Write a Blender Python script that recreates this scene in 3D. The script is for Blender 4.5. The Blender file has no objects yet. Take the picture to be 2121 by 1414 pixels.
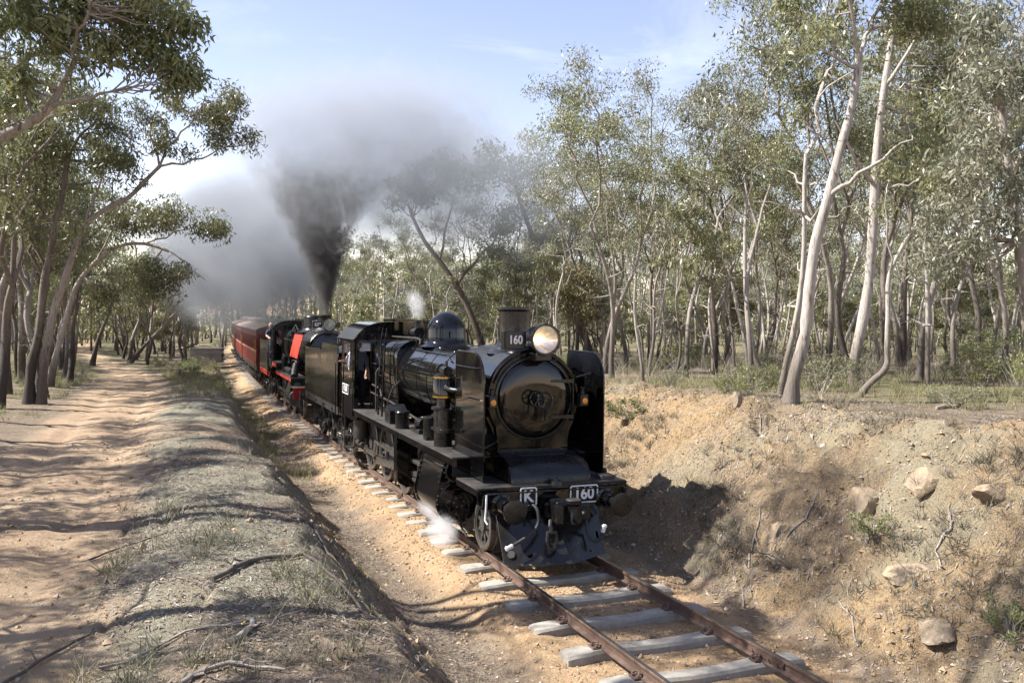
import bpy, bmesh, math, random
import numpy as np
from mathutils import Vector, Matrix

R = math.radians
rng = np.random.default_rng(7)
random.seed(7)
SC = bpy.context.scene
COL = SC.collection

# ---------------------------------------------------------------- camera
CAM_H, CAM_F, CAM_YAW, CAM_PITCH, CAM_ROLL, CAM_X, CAM_Y = 4.0412, 1868.5, .3773, .0277, .0141, -6.168, -13.56
cam_data = bpy.data.cameras.new('camera')
cam_data.sensor_width = 36
cam_data.lens = CAM_F * 36 / 2121
cam_data.clip_end = 3000
cam_data.clip_start = .05
cam = bpy.data.objects.new('camera', cam_data)
COL.objects.link(cam)
cam.location = (CAM_X, CAM_Y, CAM_H)
fw = Vector((math.sin(CAM_YAW) * math.cos(CAM_PITCH), math.cos(CAM_YAW) * math.cos(CAM_PITCH), -math.sin(CAM_PITCH)))
cam.rotation_euler = (fw.to_track_quat('-Z', 'Y') @ Matrix.Rotation(CAM_ROLL, 4, 'Z').to_quaternion()).to_euler()
SC.camera = cam

# ---------------------------------------------------------------- sky, sun, exposure
SUN_AZ = math.atan2(-.95, .31)      # the sun stands left of the track and a little behind the train
SUN_EL = R(46)
sun_dir = Vector((math.sin(SUN_AZ) * math.cos(SUN_EL), math.cos(SUN_AZ) * math.cos(SUN_EL), math.sin(SUN_EL)))
world = bpy.data.worlds.new('World')
SC.world = world
world.use_nodes = True
wn = world.node_tree
for n in list(wn.nodes): wn.nodes.remove(n)
w_out = wn.nodes.new('ShaderNodeOutputWorld')
w_bg = wn.nodes.new('ShaderNodeBackground')
w_sky = wn.nodes.new('ShaderNodeTexSky')
w_sky.sky_type = 'NISHITA'
w_sky.sun_disc = False
w_sky.sun_elevation = SUN_EL
w_sky.sun_rotation = SUN_AZ
w_sky.air_density = 1.0
w_sky.dust_density = .25
w_sky.ozone_density = 2.0
w_bg.inputs['Strength'].default_value = .10
# thin high cloud, all over the sky
w_tc = wn.nodes.new('ShaderNodeTexCoord')
w_map = wn.nodes.new('ShaderNodeMapping')
w_map.inputs['Scale'].default_value = (1.2, 1.2, 4.5)
w_no = wn.nodes.new('ShaderNodeTexNoise')
w_no.inputs['Scale'].default_value = 2.6
w_no.inputs['Detail'].default_value = 8
w_no.inputs['Roughness'].default_value = .62
w_no.inputs['Distortion'].default_value = .5
w_rmp = wn.nodes.new('ShaderNodeMapRange')
w_rmp.inputs['From Min'].default_value = .55
w_rmp.inputs['From Max'].default_value = .85
w_rmp.inputs['To Max'].default_value = .35
w_mix = wn.nodes.new('ShaderNodeMix'); w_mix.data_type = 'RGBA'
w_mix.inputs[7].default_value = (5.6, 5.7, 6.1, 1)
wn.links.new(w_tc.outputs['Generated'], w_map.inputs['Vector'])
wn.links.new(w_map.outputs[0], w_no.inputs['Vector'])
wn.links.new(w_no.outputs['Fac'], w_rmp.inputs['Value'])
wn.links.new(w_rmp.outputs[0], w_mix.inputs[0])
w_tint = wn.nodes.new('ShaderNodeMix'); w_tint.data_type = 'RGBA'; w_tint.blend_type = 'MULTIPLY'
w_tint.inputs[0].default_value = 1
w_tint.inputs[7].default_value = (1.12, .86, .80, 1)
wn.links.new(w_sky.outputs[0], w_tint.inputs[6])
wn.links.new(w_tint.outputs[2], w_mix.inputs[6])
wn.links.new(w_mix.outputs[2], w_bg.inputs['Color'])
wn.links.new(w_bg.outputs[0], w_out.inputs['Surface'])
sun_data = bpy.data.lights.new('sun', 'SUN')
sun_data.energy = 4.3
sun_data.angle = R(.53)
sun_data.color = (1.0, .965, .915)
sun = bpy.data.objects.new('sun', sun_data)
COL.objects.link(sun)
sun.rotation_euler = sun_dir.to_track_quat('Z', 'Y').to_euler()
sun.location = sun_dir * 60
vs = SC.view_settings
vs.view_transform = 'Standard'
vs.look = 'None'
vs.exposure = 1.6
vs.gamma = 1
vs.use_curve_mapping = False
SC.cycles.use_denoising = True
SC.cycles.max_bounces = 8
SC.cycles.diffuse_bounces = 3
SC.cycles.glossy_bounces = 3
SC.cycles.transmission_bounces = 3
SC.cycles.transparent_max_bounces = 8
SC.cycles.volume_bounces = 2
SC.cycles.volume_step_rate = .6
SC.cycles.volume_max_steps = 160

# ---------------------------------------------------------------- helpers
def tag(o, label=None, cat=None, group=None, kind=None):
    if label: o['label'] = label
    if cat: o['category'] = cat
    if group: o['group'] = group
    if kind: o['kind'] = kind
    return o

def thing(name, label, cat, loc=(0, 0, 0), rz=0, group=None):
    o = bpy.data.objects.new(name, None)
    COL.objects.link(o)
    o.empty_display_size = .2
    o.location = loc
    o.rotation_euler = (0, 0, rz)
    return tag(o, label, cat, group)

def link(name, me, parent=None, loc=None, rot=None):
    o = bpy.data.objects.new(name, me)
    COL.objects.link(o)
    if parent is not None: o.parent = parent
    if loc is not None: o.location = loc
    if rot is not None: o.rotation_euler = rot
    return o

class MB:
    """collects polygons, then becomes ONE mesh object"""
    def __init__(s):
        s.v = []; s.f = []; s.mi = []
    def add(s, vs, fs, mi=0):
        b = len(s.v)
        s.v.extend([tuple(p) for p in vs])
        s.f.extend([tuple(b + i for i in f) for f in fs])
        s.mi.extend([mi] * len(fs))
        return s
    def box(s, x0, x1, y0, y1, z0, z1, c=0.0, mi=0):
        if x0 > x1: x0, x1 = x1, x0
        if y0 > y1: y0, y1 = y1, y0
        if z0 > z1: z0, z1 = z1, z0
        if c <= 0:
            v = [(x, y, z) for x in (x0, x1) for y in (y0, y1) for z in (z0, z1)]
            return s.add(v, [(0, 1, 3, 2), (4, 6, 7, 5), (0, 4, 5, 1), (2, 3, 7, 6), (0, 2, 6, 4), (1, 5, 7, 3)], mi)
        c = min(c, (x1 - x0) * .45, (y1 - y0) * .45, (z1 - z0) * .45)
        X, Y, Z = (x0, x1), (y0, y1), (z0, z1)
        v = []; idx = {}
        for i in (0, 1):
            for j in (0, 1):
                for k in (0, 1):
                    sx, sy, sz = (1 - 2 * i) * c, (1 - 2 * j) * c, (1 - 2 * k) * c
                    for a in range(3):
                        p = [X[i] + sx, Y[j] + sy, Z[k] + sz]
                        p[a] = (X[i], Y[j], Z[k])[a]
                        idx[(i, j, k, a)] = len(v); v.append(tuple(p))
        f = []
        g = lambda i, j, k, a: idx[(i, j, k, a)]
        for i in (0, 1):
            q = [g(i, 0, 0, 0), g(i, 1, 0, 0), g(i, 1, 1, 0), g(i, 0, 1, 0)]; f.append(q if i else q[::-1])
            q = [g(0, i, 0, 1), g(0, i, 1, 1), g(1, i, 1, 1), g(1, i, 0, 1)]; f.append(q if i else q[::-1])
            q = [g(0, 0, i, 2), g(1, 0, i, 2), g(1, 1, i, 2), g(0, 1, i, 2)]; f.append(q if i else q[::-1])
        for a, b in ((0, 1), (0, 2), (1, 2)):
            o = 3 - a - b
            for i in (0, 1):
                for j in (0, 1):
                    ks = []
                    for k in (0, 1):
                        t = [0, 0, 0]; t[a] = i; t[b] = j; t[o] = k
                        ks.append((g(*t, a), g(*t, b)))
                    f.append([ks[0][0], ks[0][1], ks[1][1], ks[1][0]])
        for i in (0, 1):
            for j in (0, 1):
                for k in (0, 1):
                    f.append([g(i, j, k, 0), g(i, j, k, 1), g(i, j, k, 2)])
        return s.add(v, f, mi)
    def lathe(s, prof, c=(0, 0, 0), axis='y', n=24, cap=True, mi=0):
        """prof: list of (distance along axis, radius)"""
        v = []; f = []
        for t, r in prof:
            for k in range(n):
                a = 2 * math.pi * k / n
                p, q = r * math.cos(a), r * math.sin(a)
                d = {'y': (p, t, q), 'x': (t, p, q), 'z': (p, q, t)}[axis]
                v.append((c[0] + d[0], c[1] + d[1], c[2] + d[2]))
        m = len(prof)
        for i in range(m - 1):
            for k in range(n):
                a, b = i * n + k, i * n + (k + 1) % n
                f.append((a, b, b + n, a + n))
        if cap:
            if prof[0][1] > 1e-4: f.append(tuple(range(n))[::-1])
            if prof[-1][1] > 1e-4: f.append(tuple((m - 1) * n + k for k in range(n)))
        return s.add(v, f, mi)
    def cyl(s, p0, p1, r0, r1=None, n=16, mi=0, cap=True):
        r1 = r0 if r1 is None else r1
        return s.tube([p0, p1], [r0, r1], n, mi, cap)
    def tube(s, path, r, n=8, mi=0, cap=True):
        path = [Vector(p) for p in path]
        m = len(path)
        rr = r if isinstance(r, (list, tuple)) else [r] * m
        v = []; f = []
        t0 = (path[1] - path[0]).normalized()
        u = t0.orthogonal().normalized()
        for i, p in enumerate(path):
            if i == 0: t = path[1] - path[0]
            elif i == m - 1: t = path[-1] - path[-2]
            else: t = (path[i + 1] - path[i]).normalized() + (path[i] - path[i - 1]).normalized()
            t = t.normalized() if t.length > 1e-9 else t0
            u = (u - t * u.dot(t))
            u = u.normalized() if u.length > 1e-6 else t.orthogonal().normalized()
            w = t.cross(u)
            for k in range(n):
                a = 2 * math.pi * k / n
                v.append(p + (u * math.cos(a) + w * math.sin(a)) * rr[i])
        for i in range(m - 1):
            for k in range(n):
                a, b = i * n + k, i * n + (k + 1) % n
                f.append((a, b, b + n, a + n))
        if cap:
            f.append(tuple(range(n))[::-1]); f.append(tuple((m - 1) * n + k for k in range(n)))
        return s.add(v, f, mi)
    def prism(s, poly, axis, a0, a1, mi=0, cap=True):
        """poly in the plane across axis: axis x -> (y,z), y -> (x,z), z -> (x,y)"""
        def P(p, a):
            return {'x': (a, p[0], p[1]), 'y': (p[0], a, p[1]), 'z': (p[0], p[1], a)}[axis]
        n = len(poly)
        v = [P(p, a0) for p in poly] + [P(p, a1) for p in poly]
        f = [(i, (i + 1) % n, n + (i + 1) % n, n + i) for i in range(n)]
        if cap: f += [tuple(range(n))[::-1], tuple(range(n, 2 * n))]
        return s.add(v, f, mi)
    def sheet(s, rows, thick=None, mi=0):
        """rows: list of equal-length point lists -> quad grid"""
        n = len(rows[0]); v = [p for r in rows for p in r]; f = []
        for i in range(len(rows) - 1):
            for k in range(n - 1):
                a = i * n + k
                f.append((a, a + 1, a + n + 1, a + n))
        return s.add(v, f, mi)
    def torus(s, c, axis, Rr, r, n=28, m=8, mi=0, a0=0, a1=2 * math.pi):
        full = abs(a1 - a0 - 2 * math.pi) < 1e-6
        pts = []
        cnt = n if full else n + 1
        for k in range(cnt):
            a = a0 + (a1 - a0) * k / n
            p, q = Rr * math.cos(a), Rr * math.sin(a)
            d = {'y': (p, 0, q), 'x': (0, p, q), 'z': (p, q, 0)}[axis]
            pts.append(Vector((c[0] + d[0], c[1] + d[1], c[2] + d[2])))
        if not full: return s.tube(pts, r, m, mi)
        v = []; f = []
        ax = {'y': Vector((0, 1, 0)), 'x': Vector((1, 0, 0)), 'z': Vector((0, 0, 1))}[axis]
        C = Vector(c)
        for p in pts:
            u = (p - C).normalized()
            for j in range(m):
                b = 2 * math.pi * j / m
                v.append(p + (u * math.cos(b) + ax * math.sin(b)) * r)
        for k in range(n):
            for j in range(m):
                a, b = k * m + j, k * m + (j + 1) % m
                c2, d2 = ((k + 1) % n) * m + j, ((k + 1) % n) * m + (j + 1) % m
                f.append((a, b, d2, c2))
        return s.add(v, f, mi)
    def mesh(s, name, mats, angle=35, fix=True):
        me = bpy.data.meshes.new(name)
        me.from_pydata(s.v, [], s.f)
        for m in (mats if isinstance(mats, (list, tuple)) else [mats]): me.materials.append(m)
        if any(s.mi): me.polygons.foreach_set('material_index', s.mi)
        if fix:
            bm = bmesh.new(); bm.from_mesh(me)
            bmesh.ops.recalc_face_normals(bm, faces=bm.faces)
            bm.to_mesh(me); bm.free()
        me.shade_smooth()
        me.set_sharp_from_angle(angle=R(angle))
        me.update()
        return me
    def build(s, name, mats, parent=None, label=None, kind=None, angle=35, loc=None, rot=None):
        o = link(name, s.mesh(name, mats, angle), parent, loc, rot)
        return tag(o, label, None, None, kind)

def np_mesh(name, verts, quads, mats, attr=None, smooth=False):
    """fast mesh from numpy arrays; quads (m,4) or (m,3); attr: dict name -> per-vertex floats"""
    me = bpy.data.meshes.new(name)
    nv, nf, k = len(verts), len(quads), quads.shape[1]
    me.vertices.add(nv); me.loops.add(nf * k); me.polygons.add(nf)
    me.vertices.foreach_set('co', np.ascontiguousarray(verts, np.float32).ravel())
    me.loops.foreach_set('vertex_index', np.ascontiguousarray(quads, np.int32).ravel())
    me.polygons.foreach_set('loop_start', np.arange(0, nf * k, k, dtype=np.int32))
    me.polygons.foreach_set('use_smooth', np.full(nf, smooth))
    for a, val in (attr or {}).items():
        at = me.attributes.new(a, 'FLOAT', 'POINT')
        at.data.foreach_set('value', np.ascontiguousarray(val, np.float32))
    for m in (mats if isinstance(mats, (list, tuple)) else [mats]): me.materials.append(m)
    me.update(calc_edges=True)
    me.validate()
    return me

def _hash(ix, iy, seed):
    h = (ix.astype(np.int64) * 374761393 + iy.astype(np.int64) * 668265263 + seed * 1442695041) & 0x7fffffff
    h = ((h ^ (h >> 13)) * 1274126177) & 0x7fffffff
    return ((h ^ (h >> 16)) & 0xffff) / 65535.0

def vnoise(x, y, seed=0):
    x = np.asarray(x, float); y = np.asarray(y, float)
    ix, iy = np.floor(x), np.floor(y)
    fx, fy = x - ix, y - iy
    fx = fx * fx * (3 - 2 * fx); fy = fy * fy * (3 - 2 * fy)
    a, b = _hash(ix, iy, seed), _hash(ix + 1, iy, seed)
    c, d = _hash(ix, iy + 1, seed), _hash(ix + 1, iy + 1, seed)
    return (a * (1 - fx) + b * fx) * (1 - fy) + (c * (1 - fx) + d * fx) * fy

def fbm(x, y, oct=4, seed=0, gain=.5):
    t = 0; a = 1; n = 0
    for i in range(oct):
        t = t + a * (vnoise(x * 2 ** i + 17.3 * i, y * 2 ** i - 9.1 * i, seed + i) - .5); n += a; a *= gain
    return t / n * 2

def sstep(a, b, x):
    t = np.clip((x - a) / (b - a), 0, 1)
    return t * t * (3 - 2 * t)

def track_x(y):
    y = np.asarray(y, float)
    return np.maximum(0, y - 15) ** 2 / 1840

def on_track(front, length):
    """place a vehicle whose front is at track distance front: location, rotation z"""
    a, b = front + .18 * length, front + .82 * length
    xa, xb = float(track_x(a)), float(track_x(b))
    rz = -math.atan2(xb - xa, b - a)
    return (xa + (front - a) * (xb - xa) / (b - a), front, 0), rz
# ---------------------------------------------------------------- materials
class NT:
    def __init__(s, name):
        s.m = bpy.data.materials.new(name); s.m.use_nodes = True
        s.t = s.m.node_tree
        for n in list(s.t.nodes): s.t.nodes.remove(n)
        s.out = s.t.nodes.new('ShaderNodeOutputMaterial')
    def n(s, kind, **kw):
        nd = s.t.nodes.new(kind)
        for k, v in kw.items():
            if k in nd.inputs.keys(): s.set(nd.inputs[k], v)
            else: setattr(nd, k, v)
        return nd
    def set(s, sock, v):
        if isinstance(v, bpy.types.NodeSocket): s.t.links.new(v, sock)
        else: sock.default_value = v
    def noise(s, scale, detail=4, rough=.55, vec=None, dist=0):
        nd = s.n('ShaderNodeTexNoise'); nd.inputs['Scale'].default_value = scale
        nd.inputs['Detail'].default_value = detail; nd.inputs['Roughness'].default_value = rough
        nd.inputs['Distortion'].default_value = dist
        if vec is not None: s.t.links.new(vec, nd.inputs['Vector'])
        return nd.outputs['Fac']
    def mr(s, v, a, b, c=0., d=1.):
        nd = s.n('ShaderNodeMapRange'); s.set(nd.inputs['Value'], v)
        for k, q in zip(('From Min', 'From Max', 'To Min', 'To Max'), (a, b, c, d)): s.set(nd.inputs[k], q)
        return nd.outputs[0]
    def mix(s, f, a, b):
        nd = s.n('ShaderNodeMix'); nd.data_type = 'RGBA'
        s.set(nd.inputs[0], f)
        for i, v in ((6, a), (7, b)): s.set(nd.inputs[i], v if isinstance(v, bpy.types.NodeSocket) else (*v[:3], 1))
        return nd.outputs[2]
    def math(s, op, a, b=0., c=0., clamp=False):
        nd = s.n('ShaderNodeMath'); nd.operation = op; nd.use_clamp = clamp
        for i, v in enumerate((a, b, c)): s.set(nd.inputs[i], v)
        return nd.outputs[0]
    def attr(s, name):
        nd = s.n('ShaderNodeAttribute'); nd.attribute_name = name
        return nd.outputs['Fac']
    def pos(s): return s.n('ShaderNodeNewGeometry').outputs['Position']
    def obj(s): return s.n('ShaderNodeTexCoord').outputs['Object']
    def mapping(s, vec, scale):
        nd = s.n('ShaderNodeMapping'); s.t.links.new(vec, nd.inputs['Vector']); nd.inputs['Scale'].default_value = scale
        return nd.outputs[0]
    def bump(s, h, strength=.5, dist=.02):
        nd = s.n('ShaderNodeBump'); nd.inputs['Strength'].default_value = strength; nd.inputs['Distance'].default_value = dist
        s.t.links.new(h, nd.inputs['Height'])
        return nd.outputs[0]
    def bsdf(s, color, rough=.5, metal=0., spec=.5, normal=None, coat=0., **kw):
        b = s.n('ShaderNodeBsdfPrincipled')
        s.set(b.inputs['Base Color'], color if isinstance(color, bpy.types.NodeSocket) else (*color[:3], 1))
        s.set(b.inputs['Roughness'], rough); s.set(b.inputs['Metallic'], metal)
        s.set(b.inputs['Specular IOR Level'], spec)
        if coat: s.set(b.inputs['Coat Weight'], coat); s.set(b.inputs['Coat Roughness'], .06)
        if normal is not None: s.t.links.new(normal, b.inputs['Normal'])
        for k, v in kw.items(): s.set(b.inputs[k], v)
        s.t.links.new(b.outputs[0], s.out.inputs['Surface'])
        return b

def simple(name, c0, c1=None, rough=.5, metal=0., scale=8., spec=.5, bump=0., coat=0., rough_var=.1, stretch=None):
    """two-tone procedural material with uneven gloss"""
    t = NT(name); o = t.obj()
    if stretch: o = t.mapping(o, stretch)
    f = t.noise(scale, 5, .6, o)
    col = t.mix(t.mr(f, .35, .68), c0, c1 or tuple(x * .7 for x in c0))
    rg = t.mr(t.noise(scale * 2.3, 3, .5, o), .3, .7, max(.02, rough - rough_var), rough + rough_var)
    nm = t.bump(t.noise(scale * 6, 3, .6, o), bump, .01) if bump else None
    t.bsdf(col, rg, metal, spec, nm, coat)
    return t.m

M = {}
def gloss_mat(name, dust):
    """polished black enamel with soot dulling, faint panel waviness and brown road dust"""
    t = NT(name); o = t.obj()
    f = t.noise(1.3, 5, .65, o); g = t.noise(7, 5, .65, t.mapping(o, (1, 1, .35))); h = t.noise(40, 3, .6, o)
    c = t.mix(t.mr(f, .42, .66), (.003, .003, .0035), (.006, .0055, .005))
    dm = t.math('MULTIPLY', t.mr(g, .52, .76), dust)
    c = t.mix(dm, c, (.085, .06, .04))
    rg = t.math('ADD', t.mr(f, .35, .7, .025, .085), t.math('MULTIPLY', dm, .5))
    rg = t.math('ADD', rg, t.mr(h, .6, .8, 0, .05))
    t.bsdf(c, rg, 0, .55, t.bump(t.noise(2.2, 2, .5, o), .035, .03))
    return t.m
M['gloss'] = gloss_mat('black_gloss_paint', .07)
M['hole'] = simple('dark_opening', (.0015, .0015, .0015), (.002, .002, .002), .9, spec=0)
M['satin'] = simple('black_satin_paint', (.006, .006, .0062), (.014, .0128, .0115), .27, scale=5, rough_var=.12, bump=.05)
M['soot'] = simple('sooty_black_metal', (.006, .006, .006), (.013, .012, .011), .42, scale=4, rough_var=.12, bump=.05)
M['grime'] = simple('oily_underframe_metal', (.018, .016, .014), (.048, .040, .032), .45, scale=7, rough_var=.15, bump=.1)
M['deck'] = simple('dusty_walkway_plate', (.03, .028, .026), (.075, .066, .056), .55, scale=4, bump=.08, stretch=(1, .5, 1))
M['rod'] = simple('oiled_bright_steel', (.30, .28, .25), (.16, .14, .12), .32, .85, scale=9)
M['steelgrey'] = simple('grey_wheel_paint', (.06, .056, .052), (.032, .029, .026), .42, .1, scale=6)
M['tyre'] = simple('worn_steel_tyre', (.20, .185, .17), (.10, .085, .07), .35, .7, scale=6)
M['brass'] = simple('polished_brass', (.62, .42, .12), (.45, .29, .08), .2, 1., scale=10)
M['copper'] = simple('dull_copper_pipe', (.26, .14, .08), (.12, .07, .05), .4, .8, scale=10)
M['white'] = simple('white_paint', (.80, .80, .79), (.68, .67, .64), .45, scale=20)
M['red'] = simple('red_buffer_beam_paint', (.30, .008, .010), (.22, .007, .008), .35, scale=4)
M['orange'] = simple('orange_red_paint', (.52, .042, .016), (.40, .028, .013), .5, scale=5)
M['plateblack'] = simple('number_plate_black', (.006, .006, .012), (.010, .010, .018), .3, scale=5)
M['amber'] = simple('amber_lamp_glass', (.80, .34, .05), (.65, .25, .04), .18, scale=12)
M['rubber'] = simple('black_rubber_hose', (.022, .022, .022), (.04, .04, .04), .55, scale=20)
M['olive'] = simple('weathered_black_tender_paint', (.0075, .0078, .006), (.014, .013, .010), .09, scale=2.5, rough_var=.06, stretch=(1, 1, .35), bump=.03)
M['coal'] = simple('coal', (.010, .010, .011), (.03, .03, .03), .35, scale=12, bump=.3)
M['skin'] = simple('skin', (.55, .33, .24), (.48, .27, .19), .5, scale=20)
M['greyshirt'] = simple('grey_blue_cotton', (.20, .23, .30), (.15, .17, .23), .8, scale=18)
M['whiteshirt'] = simple('white_cotton', (.75, .76, .80), (.6, .62, .68), .8, scale=18)
M['navy'] = simple('navy_cotton', (.015, .018, .04), (.03, .032, .06), .8, scale=18)
M['hair'] = simple('dark_hair', (.04, .028, .02), (.02, .015, .01), .6, scale=40)
M['greycap'] = simple('grey_cap_cloth', (.22, .23, .22), (.15, .16, .15), .8, scale=30)
M['carred'] = simple('carriage_red_paint', (.14, .014, .013), (.10, .010, .010), .33, scale=3, rough_var=.12)
M['carred2'] = simple('faded_carriage_red', (.175, .024, .020), (.135, .018, .016), .4, scale=4)
M['roofbrown'] = simple('dusty_brown_roof', (.36, .28, .22), (.26, .195, .15), .7, scale=2, bump=.05)
M['cabin'] = simple('dark_cab_interior', (.035, .028, .022), (.02, .017, .014), .6, scale=6)
M['timber'] = simple('varnished_timber', (.24, .11, .045), (.16, .07, .03), .4, scale=5, stretch=(6, 6, 1))
M['oldwood'] = simple('weathered_grey_sleeper_timber', (.48, .43, .37), (.22, .185, .15), .85, scale=3, bump=.5, stretch=(.6, 7, 7))

def glass_mat():
    t = NT('dark_window_glass'); o = t.obj()
    t.bsdf(t.mix(t.noise(3, 2, .5, o), (.008, .008, .008), (.02, .018, .016)), .04, 0, .6)
    return t.m
M['pane'] = glass_mat()

def lens_mat(lit):
    """silvered reflector dish behind glass: radial streaks"""
    t = NT('lit_headlight_reflector' if lit else 'headlight_reflector'); o = t.obj()
    f = t.noise(5, 3, .5, o, 1.5)
    if lit: t.bsdf(t.mix(t.mr(f, .35, .65), (.88, .84, .78), (.70, .68, .68)), .22, .95)
    else: t.bsdf(t.mix(t.mr(f, .35, .65), (.62, .68, .64), (.34, .38, .36)), .28, .7)
    return t.m
M['reflector'] = lens_mat(True)
M['reflector_off'] = lens_mat(False)

def clear_glass():
    t = NT('lamp_glass')
    a = t.n('ShaderNodeBsdfTransparent'); g = t.n('ShaderNodeBsdfGlossy'); g.inputs['Roughness'].default_value = .03
    lw = t.n('ShaderNodeLayerWeight'); lw.inputs['Blend'].default_value = .25
    mx = t.n('ShaderNodeMixShader')
    t.t.links.new(t.mr(lw.outputs['Facing'], 0, 1, .04, .5), mx.inputs[0])
    t.t.links.new(a.outputs[0], mx.inputs[1]); t.t.links.new(g.outputs[0], mx.inputs[2])
    t.t.links.new(mx.outputs[0], t.out.inputs['Surface'])
    return t.m
M['glass'] = clear_glass()

def bulb_mat():
    t = NT('glowing_lamp_filament')
    e = t.n('ShaderNodeEmission'); e.inputs['Color'].default_value = (1, .70, .34, 1)
    t.set(e.inputs['Strength'], t.mr(t.noise(12, 2, .5, t.obj()), .3, .7, 9, 14))
    t.t.links.new(e.outputs[0], t.out.inputs['Surface'])
    return t.m
M['bulb'] = bulb_mat()

def rust_rail():
    t = NT('rusty_rail'); p = t.pos()
    f = t.noise(9, 6, .65, p); g = t.noise(60, 4, .6, p)
    c = t.mix(t.mr(f, .35, .65), (.105, .066, .049), (.165, .108, .080))
    c = t.mix(t.mr(g, .45, .75), c, (.06, .04, .031))
    t.bsdf(c, .72, .15, .35, t.bump(g, .3, .004))
    return t.m
M['rail'] = rust_rail()
M['railtop'] = simple('polished_rail_head', (.24, .22, .205), (.12, .10, .088), .28, .85, scale=5, stretch=(3, .3, 1))

def concrete_mat():
    t = NT('weathered_concrete'); p = t.pos()
    f = t.noise(4, 6, .65, p); g = t.noise(70, 4, .6, p); h = t.noise(14, 4, .6, p)
    c = t.mix(t.mr(f, .35, .65), (.34, .315, .27), (.24, .22, .185))
    c = t.mix(t.mr(h, .56, .78), c, (.17, .14, .105))
    c = t.mix(t.mr(g, .60, .80, 0, .6), c, (.14, .13, .11))
    t.bsdf(c, .88, 0, .3, t.bump(t.math('ADD', g, t.math('MULTIPLY', h, 1.5)), .6, .006))
    return t.m
M['concrete'] = concrete_mat()

def bark_mat(name, pale, mid, dark, darkbase=1.6):
    """smooth gum bark: pale streaked, with rough dark bark near the foot"""
    t = NT(name); o = t.obj(); p = t.pos()
    v = t.mapping(o, (5, 5, .9))
    f = t.noise(1.6, 6, .62, v, .6); g = t.noise(9, 4, .6, v)
    c = t.mix(t.mr(f, .36, .62), pale, mid)
    c = t.mix(t.mr(t.noise(3.3, 5, .6, v, 1.), .55, .66), c, dark)
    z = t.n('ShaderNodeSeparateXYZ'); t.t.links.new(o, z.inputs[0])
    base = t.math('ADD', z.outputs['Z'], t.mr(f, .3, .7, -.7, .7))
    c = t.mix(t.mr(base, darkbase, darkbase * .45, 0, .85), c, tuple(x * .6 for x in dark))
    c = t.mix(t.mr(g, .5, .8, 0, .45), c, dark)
    t.bsdf(c, .8, 0, .25, t.bump(t.math('ADD', f, t.math('MULTIPLY', g, .6)), .55, .03))
    return t.m
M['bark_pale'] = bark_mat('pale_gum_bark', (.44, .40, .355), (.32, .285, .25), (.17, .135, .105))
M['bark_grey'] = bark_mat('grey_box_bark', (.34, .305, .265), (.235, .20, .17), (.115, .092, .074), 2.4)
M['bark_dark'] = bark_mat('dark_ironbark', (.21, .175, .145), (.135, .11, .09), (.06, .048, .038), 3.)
M['deadwood'] = simple('bleached_dead_wood', (.33, .29, .25), (.17, .14, .115), .85, scale=5, bump=.5, stretch=(3, 3, 3))

def leaf_mat(name, c0, c1, c2, gloss=.42, trans=.22):
    t = NT(name)
    a = t.attr('tint')
    oi = t.n('ShaderNodeObjectInfo').outputs['Random']
    c = t.mix(t.mr(a, 0, .6), c0, c1)
    c = t.mix(t.mr(a, .72, 1.), c, c2)
    hs = t.n('ShaderNodeHueSaturation'); t.t.links.new(c, hs.inputs['Color'])
    t.set(hs.inputs['Value'], t.mr(oi, 0, 1, .85, 1.2)); t.set(hs.inputs['Hue'], t.mr(oi, 0, 1, .488, .512))
    b = t.bsdf(hs.outputs[0], gloss, 0, .5)
    tr = t.n('ShaderNodeBsdfTranslucent'); t.t.links.new(hs.outputs[0], tr.inputs['Color'])
    mx = t.n('ShaderNodeMixShader'); mx.inputs[0].default_value = trans
    t.t.links.new(b.outputs[0], mx.inputs[1]); t.t.links.new(tr.outputs[0], mx.inputs[2])
    t.t.links.new(mx.outputs[0], t.out.inputs['Surface'])
    return t.m
M['leaf'] = leaf_mat('gum_leaves', (.118, .127, .052), (.222, .226, .110), (.34, .27, .14), .42, .34)
M['leaf_left'] = leaf_mat('dark_gum_leaves', (.11, .128, .055), (.205, .212, .102), (.30, .26, .12), .38, .36)
M['leaf_blue'] = leaf_mat('blue_grey_gum_leaves', (.15, .16, .105), (.25, .255, .175), (.34, .28, .17), .38, .3)
M['leaf_brown'] = leaf_mat('scorched_leaves', (.12, .11, .05), (.19, .165, .08), (.27, .16, .07))
M['leaf_bush'] = leaf_mat('shrub_leaves', (.105, .115, .045), (.18, .185, .075), (.26, .235, .11), .5)
M['leaf_scrub'] = leaf_mat('dry_scrub_leaves', (.10, .10, .055), (.17, .16, .095), (.25, .22, .14), .6)
M['grass'] = leaf_mat('dry_grass', (.125, .132, .055), (.22, .205, .10), (.36, .30, .17), .6, .3)
M['litter'] = leaf_mat('dry_leaf_litter', (.09, .066, .048), (.225, .185, .145), (.38, .335, .28), .7, .05)
M['dryweed'] = leaf_mat('dry_brown_weeds', (.075, .066, .045), (.14, .125, .085), (.21, .19, .13), .7, .2)
M['brush'] = leaf_mat('grey_twiggy_brush', (.12, .10, .08), (.22, .19, .155), (.32, .28, .23), .8, .05)
M['flower'] = leaf_mat('yellow_flowers', (.55, .42, .02), (.65, .5, .03), (.7, .55, .05), .6)

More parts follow.
